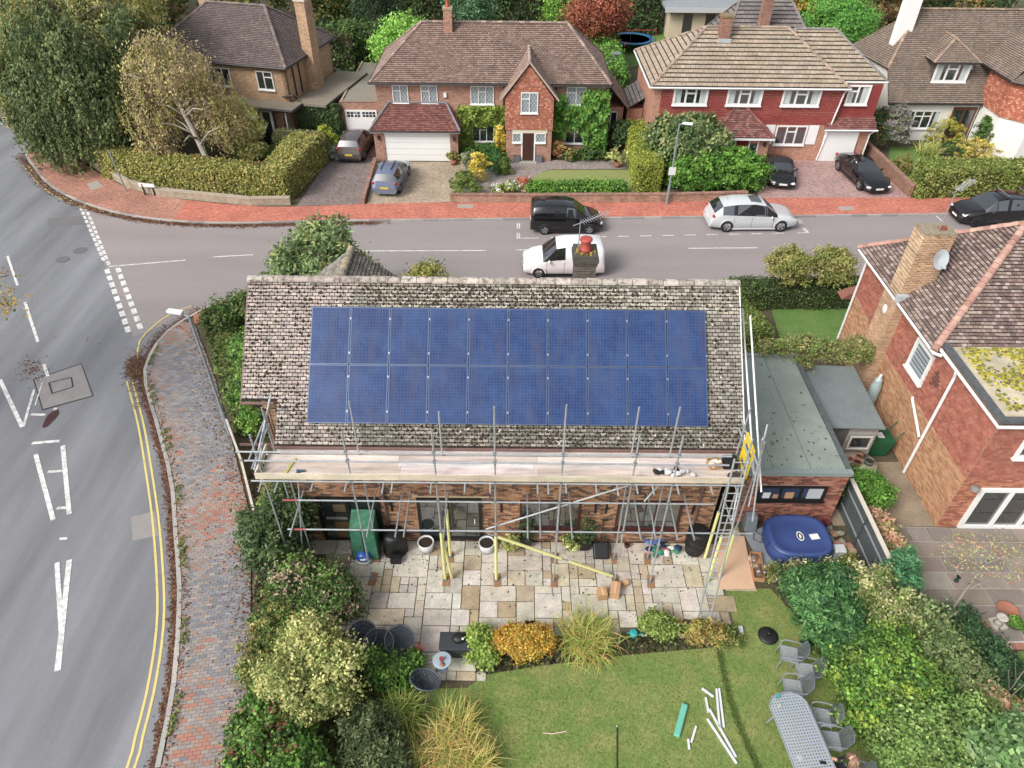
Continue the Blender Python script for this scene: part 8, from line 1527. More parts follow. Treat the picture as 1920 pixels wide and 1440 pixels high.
for i in range(-k, k):
    for j in range(-kk, kk):
        u0, v0 = i * st_, j * st_
        if not inside(u0 + st_ / 2, v0 + st_ / 2): continue
        O = tc_ + ax * u0 + ay * v0 + Vector((0, 0, tz)); Zz = Vector((0, 0, 1))
        for (a, b, p, q) in ((0, st_, 0, hw), (0, st_, st_ - hw, st_), (0, hw, hw, st_ - hw), (st_ - hw, st_, hw, st_ - hw)): m.poly([O + ax * a + ay * p, O + ax * b + ay * p, O + ax * b + ay * q, O + ax * a + ay * q])
tp_ = m.build('perforated_top', M('table_metal', c(186, 194, 204), .45, metal=.3), tb)
rim = []
for q in range(48):
    a = 2 * math.pi * q / 48; ca, sa = math.cos(a), math.sin(a); u = math.copysign(L2 - W2 * .75, ca) + ca * W2 * .75; v = sa * W2
    rim.append(tc_ + ax * u + ay * v + Vector((0, 0, tz - .01)))
m = MB(); m.path(rim + rim[:1], .022, n=6); m.build('rim', CAST, tb)
for u in (-.8, .8):
    for v in (-.3, .3): m = MB(); p = tc_ + ax * u + ay * v; m.path([(p.x, p.y, tz - .02), (p.x + ay.x * v * .2, p.y + ay.y * v * .2, .3), (p.x + ay.x * v * .6, p.y + ay.y * v * .6, -.02)], .025, n=6); m.build('leg', CAST, tb)
def top(px, py): return Vector(G3(px, py, tz + .002))
p = top(1458, 1308); m = MB(); t = T('spray_bottle', 'teal bottle standing on the rounded table end', 'bottle', p); m.lathe([(.035, 0), (.035, .16), (.015, .2), (.015, .24), (1e-4, .24)], p, 12); m.build('body', TEAL, t, smooth=True)
p = top(1461, 1325); drum('drinking_glass', 'small clear glass beside the teal bottle on the table', 'glass', p, [(.03, 0), (.04, .1), (.034, .1), (.03, .02), (1e-4, .02)], M('glass_pale', c(206, 200, 200), .1), n=14)
p = top(1500, 1421); m = MB(); m.box(p + Vector((0, 0, .02)), (.12, .14, .04), .5); tag(m.build('small_box', M('grey_box', c(176, 184, 190), .5)), 'small pale grey square box on the table', 'box'); p = top(1543, 1430); m = MB(); m.box(p + Vector((0, 0, .006)), (.16, .08, .012), -.1); tag(m.build('mobile_phone', BLK), 'black phone lying on the table by the person', 'phone')
# mesh bucket chairs, black box, bistro table
MESH = M('mesh_grey', c(92, 100, 110), .5, n2=(40, .15)); 
def bucket():
    t = T('mesh_bucket_chair', 'x', 'chair', (0, 0, 0), 'round mesh chairs'); m = MB(); n = 24
    ring = [Vector((math.cos(a) * .38, math.sin(a) * .34, .62 + .18 * math.sin(a))) for a in [2 * math.pi * q / n for q in range(n)]]; bot = [Vector((math.cos(a) * .12, math.sin(a) * .1 - .02, .34)) for a in [2 * math.pi * q / n for q in range(n)]]
    for q in range(n): m.tube(ring[q], bot[q], .007, n=4, caps=False)
    for f in (.25, .5, .75, 1): pts = [ring[q].lerp(bot[q], f) for q in range(n)]; m.path(pts + pts[:1], .006, n=4)
    m.build('mesh_bowl', MESH, t, local=True); m = MB(); i0 = len(m.v); m.v = [tuple(r * .97 + Vector((0, 0, -.02))) for r in ring] + [tuple(b * .95 + Vector((0, 0, .005))) for b in bot]; m.f = [(q, (q + 1) % n, n + (q + 1) % n, n + q) for q in range(n)] + [tuple(range(n, 2 * n))]; m.c = [(1, 1, 1, 1)] * (n + 1); m.build('woven_shell', M('dark_weave', c(62, 68, 76), .7, n2=(60, .3)), t, local=True); m = MB(); m.path(ring + ring[:1], .016, n=6); m.build('rim', MESH, t, local=True)
    for x, y in ((-.2, -.2), (.2, -.2), (.2, .2), (-.2, .2)): m = MB(); m.tube((x * .5, y * .5, .36), (x * 1.2, y * 1.2, 0), .011, n=6); m.build('leg', MESH, t, local=True)
    return t
b0_ = bucket()
for i, (px, py, rz, z, lab) in enumerate([(680, 1195, -10, .01, 'round mesh chair half hidden by the variegated shrub'), (711, 1211, 10, .01, 'round mesh chair in the middle of the three by the patio edge'), (750, 1205, 25, .014, 'round mesh chair nearest the black storage box'), (798, 1278, 150, -.03, 'single tilted mesh chair on the lawn edge beside the small round table')]):
    o = b0_ if i == 0 else copy_tree(b0_); x, y = G(px, py, .5); o.location = (x, y, z); o.rotation_euler = (0, 0, rad(rz)); o.scale = (1.15, 1.15, 1.05); o['label'] = lab
sb = T('storage_box', 'black plastic garden storage box on the patio corner', 'storage box', (-1.45, 11.05, .014)); ANT = M('anthracite', c(58, 62, 68), .6, n1=(8, .15), stretch=(1, 12, 12)); m = MB(); m.bx(-2.05, -.88, 10.78, 11.3, .014, .5); m.build('chest', ANT, sb, bevel=.02); m = MB(); m.bx(-2.08, -.85, 10.75, 11.33, .502, .56); m.build('lid', ANT, sb, bevel=.02)
m = MB(); m.lathe([(.2, 0), (.21, .06), (.17, .12), (.1, .15), (1e-4, .15)], (-1.5, 11.1, .561), 18, None, 1.0, .85); hm = T('round_case', 'round black case with white tag lying on the storage box', 'case', (-1.5, 11.1, .561)); m.build('shell', BLK, hm, smooth=True); m = MB(); m.box((-1.38, 11.02, .7), (.06, .06, .02)); m.build('tag', WFRAME, hm)
drum('bistro_table', 'small round pale blue metal table before the storage box', 'table', (-1.95, 10.45, -.01), [(.15, 0), (.15, .02), (.025, .03), (.025, .5), (.26, .51), (.28, .53), (.25, .535), (1e-4, .52)], M('pale_blue_metal', c(164, 180, 192), .5)); drum('red_candle', 'red candle glass on the small round table', 'candle', (-1.97, 10.44, .522), [(.05, 0), (.06, .12), (.05, .12), (1e-4, .1)], M('candle_red', c(170, 60, 50), .4), n=14); drum('candle_dish', 'orange dish beside the candle on the small round table', 'dish', (-1.93, 10.3, .53), [(.05, 0), (.07, .02), (1e-4, .015)], TERR, n=14)
pot('square dark pot with spiky red cordyline beside the small table', (-2.75, 10.75, -.01), .16, .3, M('dk_pot', c(70, 48, 46), .7), .85, square=True); tuft('red_cordyline', 'spiky red leaves of the potted cordyline', (-2.75, 10.75, .25), 45, .5, pg((150, 60, 60), (120, 44, 50), (170, 84, 76)), spread=.9, width=.035, arch=.12, rbase=.03)
t = T('wire_crate', 'empty square wire frame crate beside the potted cordyline', 'crate', (-2.4, 10.6, -.01))
for a, b in (((-2.55, 10.5), (-2.25, 10.5)), ((-2.25, 10.5), (-2.25, 10.75)), ((-2.25, 10.75), (-2.55, 10.75)), ((-2.55, 10.75), (-2.55, 10.5))):
    for z in (0.0, .28): m = MB(); m.tube((*a, z), (*b, z), .012, n=5); m.build('frame_bar', M('wire_pale', c(170, 164, 156), .6), t)
    m = MB(); m.tube((*a, -.01), (*a, .28), .012, n=5); m.build('corner_post', MATS['wire_pale'], t)
# boundary fence and lamp posts
fe = T('boundary_fence', 'low weathered timber fence between brick pavement and garden', 'fence', (-10, 18, -.02)); fp = [Vector(G(434, 815) + (0,)), Vector((-9.9, 17.9, 0)), Vector((-8.75, 15.5, 0)), Vector((-8.2, 13.5, 0))]
WTH = M('weathered_fence', None, .95, n1=(5, .25))
for a, b in zip(fp, fp[1:]):
    d = b - a; n = int(d.length / .16); 
    for k in range(n): p = a + d * (k + .5) / n; m = MB(); m.box((p.x, p.y, .42), (.13, .02, .88), math.atan2(d.y, d.x), jit(c(120, 108, 94), .12)); m.build('pale', WTH, fe)
    m = MB(); p = (a + b) / 2; m.box((p.x, p.y, .885), (d.length, .08, .04), math.atan2(d.y, d.x), c(206, 198, 186)); m.build('capping_rail', WTH, fe)
    m = MB(); m.box((a.x, a.y, .45), (.1, .1, .95), 0, c(150, 140, 128)); m.build('post', WTH, fe)
LMP = M('lamp_grey', c(150, 164, 170), .5, metal=.3)
def lamp(px, py, h, arm, lab, door=True, plate=False, z=-.01):
    x, y = G(px, py); t = T('street_lamp', lab, 'street lamp', (x, y, z)); m = MB(); m.tube((x, y, z), (x, y, 1.2), .085, .085, 12); m.build('base_column', LMP, t); m = MB(); m.tube((x, y, 1.201), (x, y, h), .055, .045, 10); m.build('column', LMP, t)
    e = Vector((x, y, h)) + Vector(arm); m = MB(); m.tube((x, y, h - .03), e, .035, n=8); m.build('arm', LMP, t); d = Vector(arm).normalized(); m = MB(); m.box(e + d * .25, (.6, .22, .11), math.atan2(d.y, d.x)); m.build('lamp_head', M('lamp_white', c(232, 236, 238), .4), t, bevel=.04)
    if plate: m = MB(); m.box((x, y - .08, 2.15), (.42, .02, .5)); m.build('sign_plate', M('sign_white', c(226, 226, 222), .5), t)
lamp(432, 815, 5.75, (-.25, .06, .05), 'grey street lamp leaning into view on the brick pavement corner'); lamp(1250, 382, 4.95, (.2, -.05, .03), 'grey street lamp with white notice behind the laurel hedge', plate=True)
x, y = G(237, 358); t = T('sign_pole', 'short grey pole at the far corner under the weeping tree', 'pole', (x, y, -.01)); m = MB(); m.tube((x, y, -.01), (x - .25, y + .1, 2.6), .045); m.build('shaft', LMP, t); x, y = G(143, 310); m = MB(); m.tube((x, y, -.01), (x, y, .9), .05); tag(m.build('bollard', LMP), 'small grey bollard at the bend of the far pavement', 'bollard')
x, y = G(282, 366); t = T('street_name_sign', 'white street name plate on two black posts by the curved wall', 'sign', (x, y, -.01))
for s in (-.3, .3): m = MB(); m.bx(x + s - .04, x + s + .04, y - .04, y + .04, -.01, .75); m.build('post', BLK, t)
m = MB(); m.box((x, y - .06, .68), (1.0, .03, .2), rad(-8)); m.build('plate', WFRAME, t); m = MB(); m.box((x, y - .06, .79), (1.02, .06, .02), rad(-8)); m.build('top_edge', WFRAME, t)
x, y = G(508, 268); t = T('wheelie_bin', 'black wheelie bin by the corner house porch', 'bin', (x, y, -.02)); m = MB(); m.hexa([(x - .25, y - .28, .05), (x + .25, y - .28, .05), (x + .25, y + .28, .05), (x - .25, y + .28, .05), (x - .29, y - .34, 1.0), (x + .29, y - .34, 1.0), (x + .29, y + .34, 1.0), (x - .29, y + .34, 1.0)]); m.build('body', BLK, t); m = MB(); m.box((x, y, 1.04), (.62, .74, .06)); m.build('lid', BLK, t, bevel=.02)
for s in (-.22, .22): m = MB(); m.tube((x + s - .03, y + .3, .08), (x + s + .03, y + .3, .08), .1, n=12); m.build('wheel', BLK, t)
# by the neighbour's shed
gb = T('garden_cart', 'dark green plastic cart with two handles beside the shed', 'cart', (14.2, 19.6, -.02)); GP = M('green_plastic', c(26, 98, 62), .45); m = MB(); m.hexa([(13.85, 19.3, .02), (14.55, 19.3, .02), (14.55, 19.9, .02), (13.85, 19.9, .02), (13.75, 19.2, .85), (14.65, 19.2, .85), (14.65, 20.0, .85), (13.75, 20.0, .85)]); m.build('tub', GP, gb)
for y in (19.3, 19.9): m = MB(); m.path([(14.6, y, .8), (14.95, y + .15, 1.15)], .025, n=6); m.build('handle', GP, gb)
m = MB(); m.box((14.2, 19.6, .855), (.25, .3, .01)); m.build('label', WFRAME, gb)
sc_ = T('wrapped_parasol', 'tall silver-grey wrapped parasol leaning against the brick wall', 'parasol', (14.85, 21.9, -.02)); m = MB(); m.lathe([(.05, 0), (.2, .15), (.23, .6), (.22, 1.3), (.15, 1.75), (.08, 1.85)], (14.75, 21.9, -.02), 12); m.build('wrap', M('silver_wrap', c(170, 190, 190), .35, bump=(9, .8), spec=.7), sc_); m = MB(); m.lathe([(.06, 1.851), (.06, 1.98), (.02, 2.0), (1e-4, 2.0)], (14.75, 21.9, -.02), 10); m.build('tip', WFRAME, sc_)
pt_ = drum('potting_table', 'oval wooden table of flower pots in front of the shed', 'table', (13.0, 18.35, -.005), [(.05, 0), (.05, .6), (.62, .62), (.62, .66), (1e-4, .66)], M('bleached_wood', c(196, 184, 166), .85, n2=(9, .15)))
for i, (dx, dy, r, h, mt, lab) in enumerate([(-.12, -.08, .17, .14, TERR, 'terracotta bowl at the front of the potting table'), (.05, .22, .13, .14, TERR, 'terracotta pot at the back of the potting table'), (-.3, .12, .09, .1, TERR, 'small terracotta pot at the rim of the potting table'), (.3, -.08, .19, .2, M('green_glaze', c(96, 104, 96), .5), 'dark glazed bowl on the potting table'), (.3, .22, .1, .1, M('plum_pot', c(80, 46, 46), .6), 'small plum pot behind the glazed bowl')]): pot(lab, (13.0 + dx, 18.35 + dy, .656), r, h, mt, .8)
# neighbour's terrace
p = G(1887, 1148); drum('terracotta_bowl', 'wide terracotta dish on the neighbour patio', 'dish', p + (.012,), [(.2, 0), (.32, .12), (.34, .12), (.3, .1), (.1, .04), (1e-4, .04)], TERR, n=20); p = G(1868, 1172); bb_ = T('bird_bath', 'stone bird bath plinth at the edge of the neighbour patio', 'bird bath', p + (.012,)); STN = M('garden_stone', c(190, 184, 170), .9, n2=(9, .2)); m = MB(); m.box((p[0], p[1], .06), (.42, .42, .1), .2); m.build('plinth', STN, bb_); m = MB(); m.lathe([(.14, .11), (.09, .2), (.09, .4), (.18, .46), (.12, .46), (1e-4, .44)], p + (0,), 16); m.build('pedestal', STN, bb_, smooth=True)
p = G(1900, 1172); pot('low bowl of green moss beside the bird bath', p + (.012,), .26, .12, M('dk_bowl', c(60, 60, 62), .5), .7, pl=BRI, ln=900, lsz=.05, lr=.22, lh=.06); p = G(1792, 1090); drum('bird_feeder', 'small dark green lantern-shaped feeder on the neighbour patio', 'bird feeder', p + (.012,), [(.07, 0), (.07, .05), (.04, .06), (.04, .2), (.08, .24), (1e-4, .32)], M('feeder_green', c(24, 62, 48), .5), n=12)
for i, (px, py, lab) in enumerate([(1767, 1170, 'leaning grey stone slab among the low shrubs'), ]): p = G(px, py); m = MB(); m.box((p[0], p[1], .35), (.5, .06, .75), .5, rx=.25); m.v = [(a, b, d) for a, b, d in m.v]; tag(m.build('leaning_slab', M('slab_timber', c(170, 156, 120), .9, n2=(8, .2))), lab, 'slab')
# far front gardens: pots
for px, py, lab, r in [(851, 308, 'terracotta pot at the garage corner of the brick house', .25), (1068, 301, 'terracotta pot on the path before the right window', .26), (1158, 312, 'terracotta pot with a pale leafy plant by the boundary hedge', .3)]: pot(lab, G(px, py) + (-.02,), r, .42, TERR, .75, pl=(YGR if px > 1100 else OLV), ln=600, lsz=.12, lr=.35 if px < 1100 else .8, lh=.25 if px < 1100 else .5)
for px in (968, 1010): pot('square lead-grey planter beside the dark front door', G(px, 302) + (-.015,), .22, .45, M('lead_planter', c(112, 116, 122), .6), 1.0, 'planter', 'planter', square=True, group='pair of planters at the dark front door')
x, y = G(668, 108); t = T('garden_bistro_set', 'dark metal bistro table on the back lawn behind the corner house', 'table', (x, y, -.02)); m = MB(); m.lathe([(.45, .7), (.45, .73), (1e-4, .73)], (x, y, 0), 14); m.build('top', BLK, t); m = MB(); m.tube((x, y, -.02), (x, y, .7), .04); m.build('leg', BLK, t)
# == cars
TYRE = M('tyre', c(38, 38, 40), .85); RIM = M('alloy', c(186, 190, 194), .3, metal=.8); RIMD = M('alloy_dark', c(64, 66, 70), .4, metal=.6); CGL = M('car_glass', c(30, 36, 40), .03, spec=.8); CGL.node_tree.nodes['Principled BSDF'].inputs['IOR'].default_value = 2.1; HL = M('headlamp', c(220, 226, 230), .1, spec=.8); TL = M('tail_lamp', c(180, 30, 34), .25); PLW = M('plate_white', c(236, 236, 230), .5); PLY = M('plate_yellow', c(226, 196, 40), .5); TRIM = M('trim_black', c(30, 30, 32), .6)
STYLES = {
 # t, belt z, top z, top width frac, body width frac
 'van': ([(0, .50, .55, .70, .80), (.03, .68, .76, .76, .90), (.12, .88, .98, .80, .97), (.24, .98, 1.10, .80, 1), (.40, 1.06, 1.66, .74, 1), (.52, 1.10, 1.76, .78, 1), (.75, 1.12, 1.78, .80, 1), (.95, 1.12, 1.74, .80, .98), (.985, 1.10, 1.60, .80, .96), (1, .60, .66, .80, .94)], 3, 4, 7, 8),
 'estate': ([(0, .48, .54, .66, .76), (.025, .66, .74, .74, .88), (.12, .80, .92, .80, .96), (.25, .90, 1.02, .82, 1), (.39, .98, 1.52, .68, 1), (.52, 1.0, 1.64, .70, 1), (.72, 1.04, 1.62, .70, 1), (.88, 1.06, 1.50, .68, .97), (.965, 1.04, 1.10, .76, .92), (1, .56, .62, .80, .88)], 3, 4, 7, 8),
 'hatch': ([(0, .46, .52, .66, .78), (.03, .62, .70, .74, .88), (.13, .74, .86, .80, .96), (.27, .86, .98, .82, 1), (.42, .94, 1.40, .70, 1), (.55, .97, 1.50, .71, 1), (.76, 1.0, 1.48, .70, 1), (.90, 1.02, 1.38, .68, .97), (.975, 1.0, 1.06, .76, .93), (1, .54, .60, .80, .90)], 3, 4, 7, 8),
 'suv': ([(0, .55, .62, .70, .80), (.03, .74, .84, .76, .90), (.12, .90, 1.0, .82, .97), (.26, 1.0, 1.10, .82, 1), (.41, 1.06, 1.50, .70, 1), (.55, 1.08, 1.61, .72, 1), (.76, 1.12, 1.59, .71, 1), (.91, 1.14, 1.48, .68, .97), (.975, 1.1, 1.16, .78, .94), (1, .62, .68, .82, .92)], 3, 4, 7, 8),
 'coupe': ([(0, .38, .44, .60, .72), (.03, .52, .60, .70, .86), (.15, .66, .78, .78, .96), (.34, .80, .92, .80, 1), (.48, .88, 1.24, .62, 1), (.58, .90, 1.34, .62, 1), (.70, .92, 1.30, .60, 1), (.82, .93, 1.12, .62, 1), (.93, .90, .98, .74, .94), (1, .5, .58, .72, .84)], 3, 4, 6, 8),
 'roadster': ([(0, .36, .42, .58, .72), (.03, .50, .58, .68, .86), (.15, .62, .74, .78, .96), (.34, .76, .86, .80, 1), (.46, .82, 1.14, .62, 1), (.56, .84, 1.22, .62, 1), (.68, .86, 1.20, .60, 1), (.78, .86, .98, .66, 1), (.93, .82, .90, .74, .94), (1, .46, .54, .70, .84)], 3, 4, 6, 7)}
def car(label, name, loc, heading, L, W, H, style, paint, rim=RIM, yellow=False, pill=(.56,), soft=None, extras=(), wr=.32, panel_rear=False):
    st_, iw0, iw1, ir0, ir1 = STYLES[style]; top_h = max(s[2] for s in st_); k = H / top_h
    t = T(name, label, 'car' if style != 'van' else 'van', loc, None, heading)
    S = [list(s) + [i] for i, s in enumerate(st_)]
    # insert pillar stations
    segs = []; full = []
    for i in range(len(st_)):
        full.append((*st_[i], i))
        if iw1 <= i < ir0:
            for p in pill:
                for d in (-.011, .011):
                    q = p + d
                    if st_[i][0] < q < st_[i + 1][0]:
                        f = (q - st_[i][0]) / (st_[i + 1][0] - st_[i][0]); full.append((*[st_[i][z] + (st_[i + 1][z] - st_[i][z]) * f for z in range(5)], i + .5))
    full.sort(key=lambda s: s[0])
    def ring(s):
        t_, zb, zt, wt, wf = s[:5]; x = L / 2 - t_ * L; w = W / 2 * wf; zb *= k; zt *= k; z0 = .2 if .1 < t_ < .9 else .26
        sh = w * .985
        return [(x, w * .86, z0), (x, w * .98, z0 + .12), (x, w, (z0 + zb) / 2 + .05), (x, sh, zb), (x, W / 2 * wt, zt - (.05 if zt - zb > .2 else .02)), (x, W / 2 * wt * .8, zt - .008), (x, 0, zt)]
    R_ = [ring(s) for s in full]; body = MB(); groups = {'windscreen': MB(), 'rear_window': MB()}; sides = []
    xw0, xw1, xr0, xr1 = st_[iw0][0], st_[iw1][0], st_[ir0][0], st_[ir1][0]
    idx = {}
    def vid(mb_, p):
        key = (id(mb_), tuple(round(v, 4) for v in p))
        if key not in idx: idx[key] = len(mb_.v); mb_.v.append(p)
        return idx[key]
    for a in range(len(full) - 1):
        ta, tb_ = full[a][0], full[a + 1][0]; tm = (ta + tb_) / 2
        for b in range(6):
            for sg in (1, -1):
                q = [R_[a][b], R_[a][b + 1], R_[a + 1][b + 1], R_[a + 1][b]]; q = [(p[0], p[1] * sg, p[2]) for p in q]
                if sg < 0: q = q[::-1]
                tgt = body
                if b >= 4 and xw0 < tm < xw1: tgt = groups['windscreen']
                elif b >= 4 and xr0 < tm < xr1 and not panel_rear: tgt = groups['rear_window']
                elif b == 3 and xw0 < tm < xr0 + .001 and (tb_ - ta) > .03 and not any(abs(tm - p) < .012 for p in pill):
                    if not (panel_rear and tm > pill[0]): tgt = MB(); sides.append(tgt)
                if b == 3 and tgt is body and xw0 < tm < xr0 + .001 and not (panel_rear and tm > pill[0]): continue
                f = []
                for p in q:
                    i = vid(tgt, p)
                    if i not in f: f.append(i)
                if len(f) > 2: tgt.f.append(tuple(f)); tgt.c.append((1, 1, 1, 1))
    for e in (0, -1):
        pts = [R_[e][b] for b in range(7)] + [(p[0], -p[1], p[2]) for p in R_[e][5::-1]]
        body.poly(pts if e else pts[::-1])
    body.build('body', paint, t, smooth=True, local=True)
    for nm, g in groups.items():
        if g.f: g.build(nm, soft if (soft and nm == 'rear_window') else CGL, t, smooth=True, local=True)
    for g in sides:
        # shrink window slightly proud of the body
        cx = np.mean([v[1] for v in g.v]); ctr = np.mean(np.array(g.v), axis=0); g.v = [tuple(ctr + (np.array(v) - ctr) * .93 + np.array([0, math.copysign(.004, cx), 0])) for v in g.v]; g.build('side_window', CGL, t, local=True)
        
    # dark backing where the side glass shrinks
    for sg in (1, -1):
        bk = MB()
        A_ = [(r[3][0], r[3][1] * sg * .995, r[3][2]) for r, s in zip(R_, full) if xw0 - .001 <= s[0] <= xr0 + .001]; B_ = [(r[4][0], r[4][1] * sg * .99, r[4][2]) for r, s in zip(R_, full) if xw0 - .001 <= s[0] <= xr0 + .001]
        for i in range(len(A_) - 1): bk.poly([A_[i], A_[i + 1], B_[i + 1], B_[i]] if sg < 0 else [B_[i], B_[i + 1], A_[i + 1], A_[i]])
        bk.build('window_surround', TRIM, t, local=True)
    if soft:
        m = MB()
        for a in range(len(full) - 1):
            if xw1 - .01 <= full[a][0] < xr1 - .01:
                for b in (3, 4, 5):
                    for sg in (1, -1):
                        q = [R_[a][b], R_[a][b + 1], R_[a + 1][b + 1], R_[a + 1][b]]; q = [(p[0], p[1] * sg * 1.005, p[2] + .006) for p in q]; m.poly(q if sg > 0 else q[::-1])
        m.build('soft_top', soft, t, smooth=True, local=True)
    # wheels
    for tx_ in (.19, .81):
        for sg in (1, -1):
            x = L / 2 - tx_ * L; y = sg * (W / 2 - .1); m = MB(); pr = [(wr * .62, -.1), (wr * .92, -.11), (wr, -.08), (wr, .08), (wr * .92, .11), (wr * .62, .1)]; i0 = 0; n = 20
            for r, z in pr:
                for q in range(n): a = 2 * math.pi * q / n; m.v.append((x + r * math.cos(a), y + z, wr + r * math.sin(a)))
            for j in range(5):
                for q in range(n): l = (q + 1) % n; m.f.append((j * n + q, j * n + l, (j + 1) * n + l, (j + 1) * n + q)); m.c.append((1, 1, 1, 1))
            w_ = m.build('wheel', TYRE, t, smooth=True, local=True)
            m = MB(); yy = y + sg * .085; m.v = [(x + wr * .64 * math.cos(2 * math.pi * q / n), yy - sg * .03, wr + wr * .64 * math.sin(2 * math.pi * q / n)) for q in range(n)]; m.f = [tuple(range(n)) if sg < 0 else tuple(range(n - 1, -1, -1))]; m.c = [(1, 1, 1, 1)]; m.build('brake_shadow', TRIM, w_, local=True)
            m = MB()
            for q in range(5):
                a = 2 * math.pi * q / 5 + .3; d = Vector((math.cos(a), 0, math.sin(a))); s_ = Vector((-math.sin(a), 0, math.cos(a))); o = Vector((x, yy, wr)); m.hexa([o + d * .03 - s_ * .035, o + d * wr * .63 - s_ * .05, o + d * wr * .63 + s_ * .05, o + d * .03 + s_ * .035] + [p + Vector((0, sg * .012, 0)) for p in (o + d * .03 - s_ * .035, o + d * wr * .63 - s_ * .05, o + d * wr * .63 + s_ * .05, o + d * .03 + s_ * .035)])
            m.path([(x + wr * .63 * math.cos(2 * math.pi * q / 16), yy, wr + wr * .63 * math.sin(2 * math.pi * q / 16)) for q in range(17)], .014, n=5); m.build('rim', rim, w_, local=True)
            m = MB(); pts = []
            for q in range(13): a = math.pi * q / 12; pts.append((x + (wr + .055) * math.cos(a), sg * (W / 2 * .985 + .004), wr + (wr + .055) * math.sin(a)))
            m.path(pts, .03, n=6); m.build('wheel_arch', TRIM if rim is RIMD else paint, t, local=True)
    zb = lambda f: st_[f][1] * k
    for sg in (1, -1):
        m = MB(); m.ball((L / 2 - .035 * L, sg * W * .36, zb(1) - .02), (.14, .17, .075), 10, 8); m.build('headlight', HL, t, smooth=True, local=True)
        m = MB(); zt_ = zb(8) - .02 if style != 'van' else .95; m.ball((-L / 2 + .03 * L, sg * W * .41, zt_ - .08), (.11, .11, .11 if style != 'van' else .2), 10, 8); m.build('tail_light', TL, t, smooth=True, local=True)
        xm = L / 2 - (xw0 + .075) * L; m = MB(); m.ball((xm, sg * (W / 2 + .09), zb(3) + .06), (.06, .11, .08), 10, 6); m.build('mirror', paint if paint is not TRIM else TRIM, t, smooth=True, local=True)
        for p in [xw1 + .09] + ([pill[0] + .1] if not panel_rear and style in ('estate', 'hatch', 'suv') else []): m = MB(); m.box((L / 2 - p * L, sg * (W / 2 * 1.0 + .006), zb(4) - .12), (.16, .03, .03)); m.build('door_handle', paint, t, local=True)
        for p in [xw0 + .045] + list(pill): m = MB(); m.bx(L / 2 - p * L - .006, L / 2 - p * L + .006, sg * (W / 2 + .001) - .004, sg * (W / 2 + .001) + .004, .32, zb(4) - .06); m.build('door_gap', TRIM, t, local=True)
        m = MB(); m.bx(-L * .3, L * .3, sg * W * .485 - .02, sg * W * .485 + .02, .18, .27); m.build('sill', TRIM if style in ('suv', 'van') else paint, t, local=True)
    m = MB(); m.box((L / 2 + .005, 0, .42), (.02, .5, .11)); m.build('number_plate', PLW, t, local=True); m = MB(); m.box((-L / 2 - .006, 0, .62 if style != 'coupe' else .5), (.02, .5, .11)); m.build('number_plate', PLY if yellow else PLW, t, local=True)
    m = MB(); m.box((L / 2 - .012, 0, zb(0) + .02), (.03, W * .42, .1)); m.build('grille', TRIM, t, local=True); m = MB(); m.box((L / 2 - .02, 0, .3), (.06, W * .66, .1)); m.build('lower_bumper', TRIM, t, local=True); m = MB(); m.box((-L / 2 + .02, 0, .32), (.06, W * .74, .14)); m.build('rear_bumper', TRIM if style in ('suv', 'van') else paint, t, local=True)
    if 'bars' in extras:
        for p in (.5, .78): x = L / 2 - p * L; m = MB(); m.tube((x, -W * .36, H + .09), (x, W * .36, H + .09), .03); m.build('roof_bar', RIM, t, local=True); 
        for p in (.5, .78):
            for sg in (1, -1): x = L / 2 - p * L; m = MB(); m.box((x, sg * W * .33, H + .03), (.08, .06, .12)); m.build('bar_foot', TRIM, t, local=True)
    if 'rack' in extras:
        for sg in (1, -1): m = MB(); m.path([(L / 2 - .5 * L, sg * W * .2, H + .06), (-L * .32, sg * W * .2, H + .05)], .03, n=6); m.build('bike_rail', TRIM, t, local=True)
    if 'sunroof' in extras: m = MB(); m.box((L / 2 - .5 * L, 0, H - .012), (.6, .8, .03)); m.build('sunroof', CGL, t, local=True)
    if 'rails' in extras:
        for sg in (1, -1): m = MB(); m.path([(L * .06, sg * W * .33, H + .0), (-L * .33, sg * W * .33, H - .03)], .02, n=6); m.build('roof_rail', RIM, t, local=True)
    m = MB(); m.tube((-L * .3, 0, H - .04), (-L * .33, 0, H + .15), .008, n=5); m.build('antenna', TRIM, t, local=True)
    return t
P_ = lambda nm, q, r=.25, me=.3: M(nm, c(*q), r, metal=me, coat=.8)
BLKP = P_('black_paint', (22, 22, 25), .18, .1); SIL = P_('silver_paint', (224, 228, 231), .28, .2); BRN = P_('bronze_paint', (112, 100, 98), .25, .5); BLUP = P_('blue_grey_paint', (128, 140, 168), .28, .4); WHP = P_('white_paint', (240, 242, 244), .3, 0)
sl_ = rad(1.8)
car('black compact van parked facing right at the far kerb', 'parked_van', (3.05, 37.75, RZ), sl_, 4.16, 1.78, 1.72, 'van', BLKP, pill=(.53,), panel_rear=True, wr=.31)
car('silver estate car with sunroof parked beside the laurel hedge', 'parked_car', (13.95, 38.35, RZ), sl_, 5.1, 1.92, 1.66, 'estate', SIL, pill=(.54, .74), extras=('sunroof',), wr=.36)
car('brown hatchback parked before the white panelled garage door', 'parked_car', (-11.0, 48.35, -.02), rad(86), 4.2, 1.8, 1.6, 'suv', BRN, yellow=True, wr=.34)
car('blue-grey hatchback with roof bike rack on the tan driveway', 'parked_car', (-7.85, 43.35, -.015), rad(85), 4.2, 1.7, 1.47, 'hatch', BLUP, yellow=True, extras=('rack',), wr=.31)
car('small black soft-top roadster on the pink driveway', 'parked_car', (17.5, 44.7, -.015), rad(-100), 3.95, 1.68, 1.2, 'roadster', BLKP, soft=M('soft_top', c(46, 46, 48), .9), pill=(.6,), wr=.3)
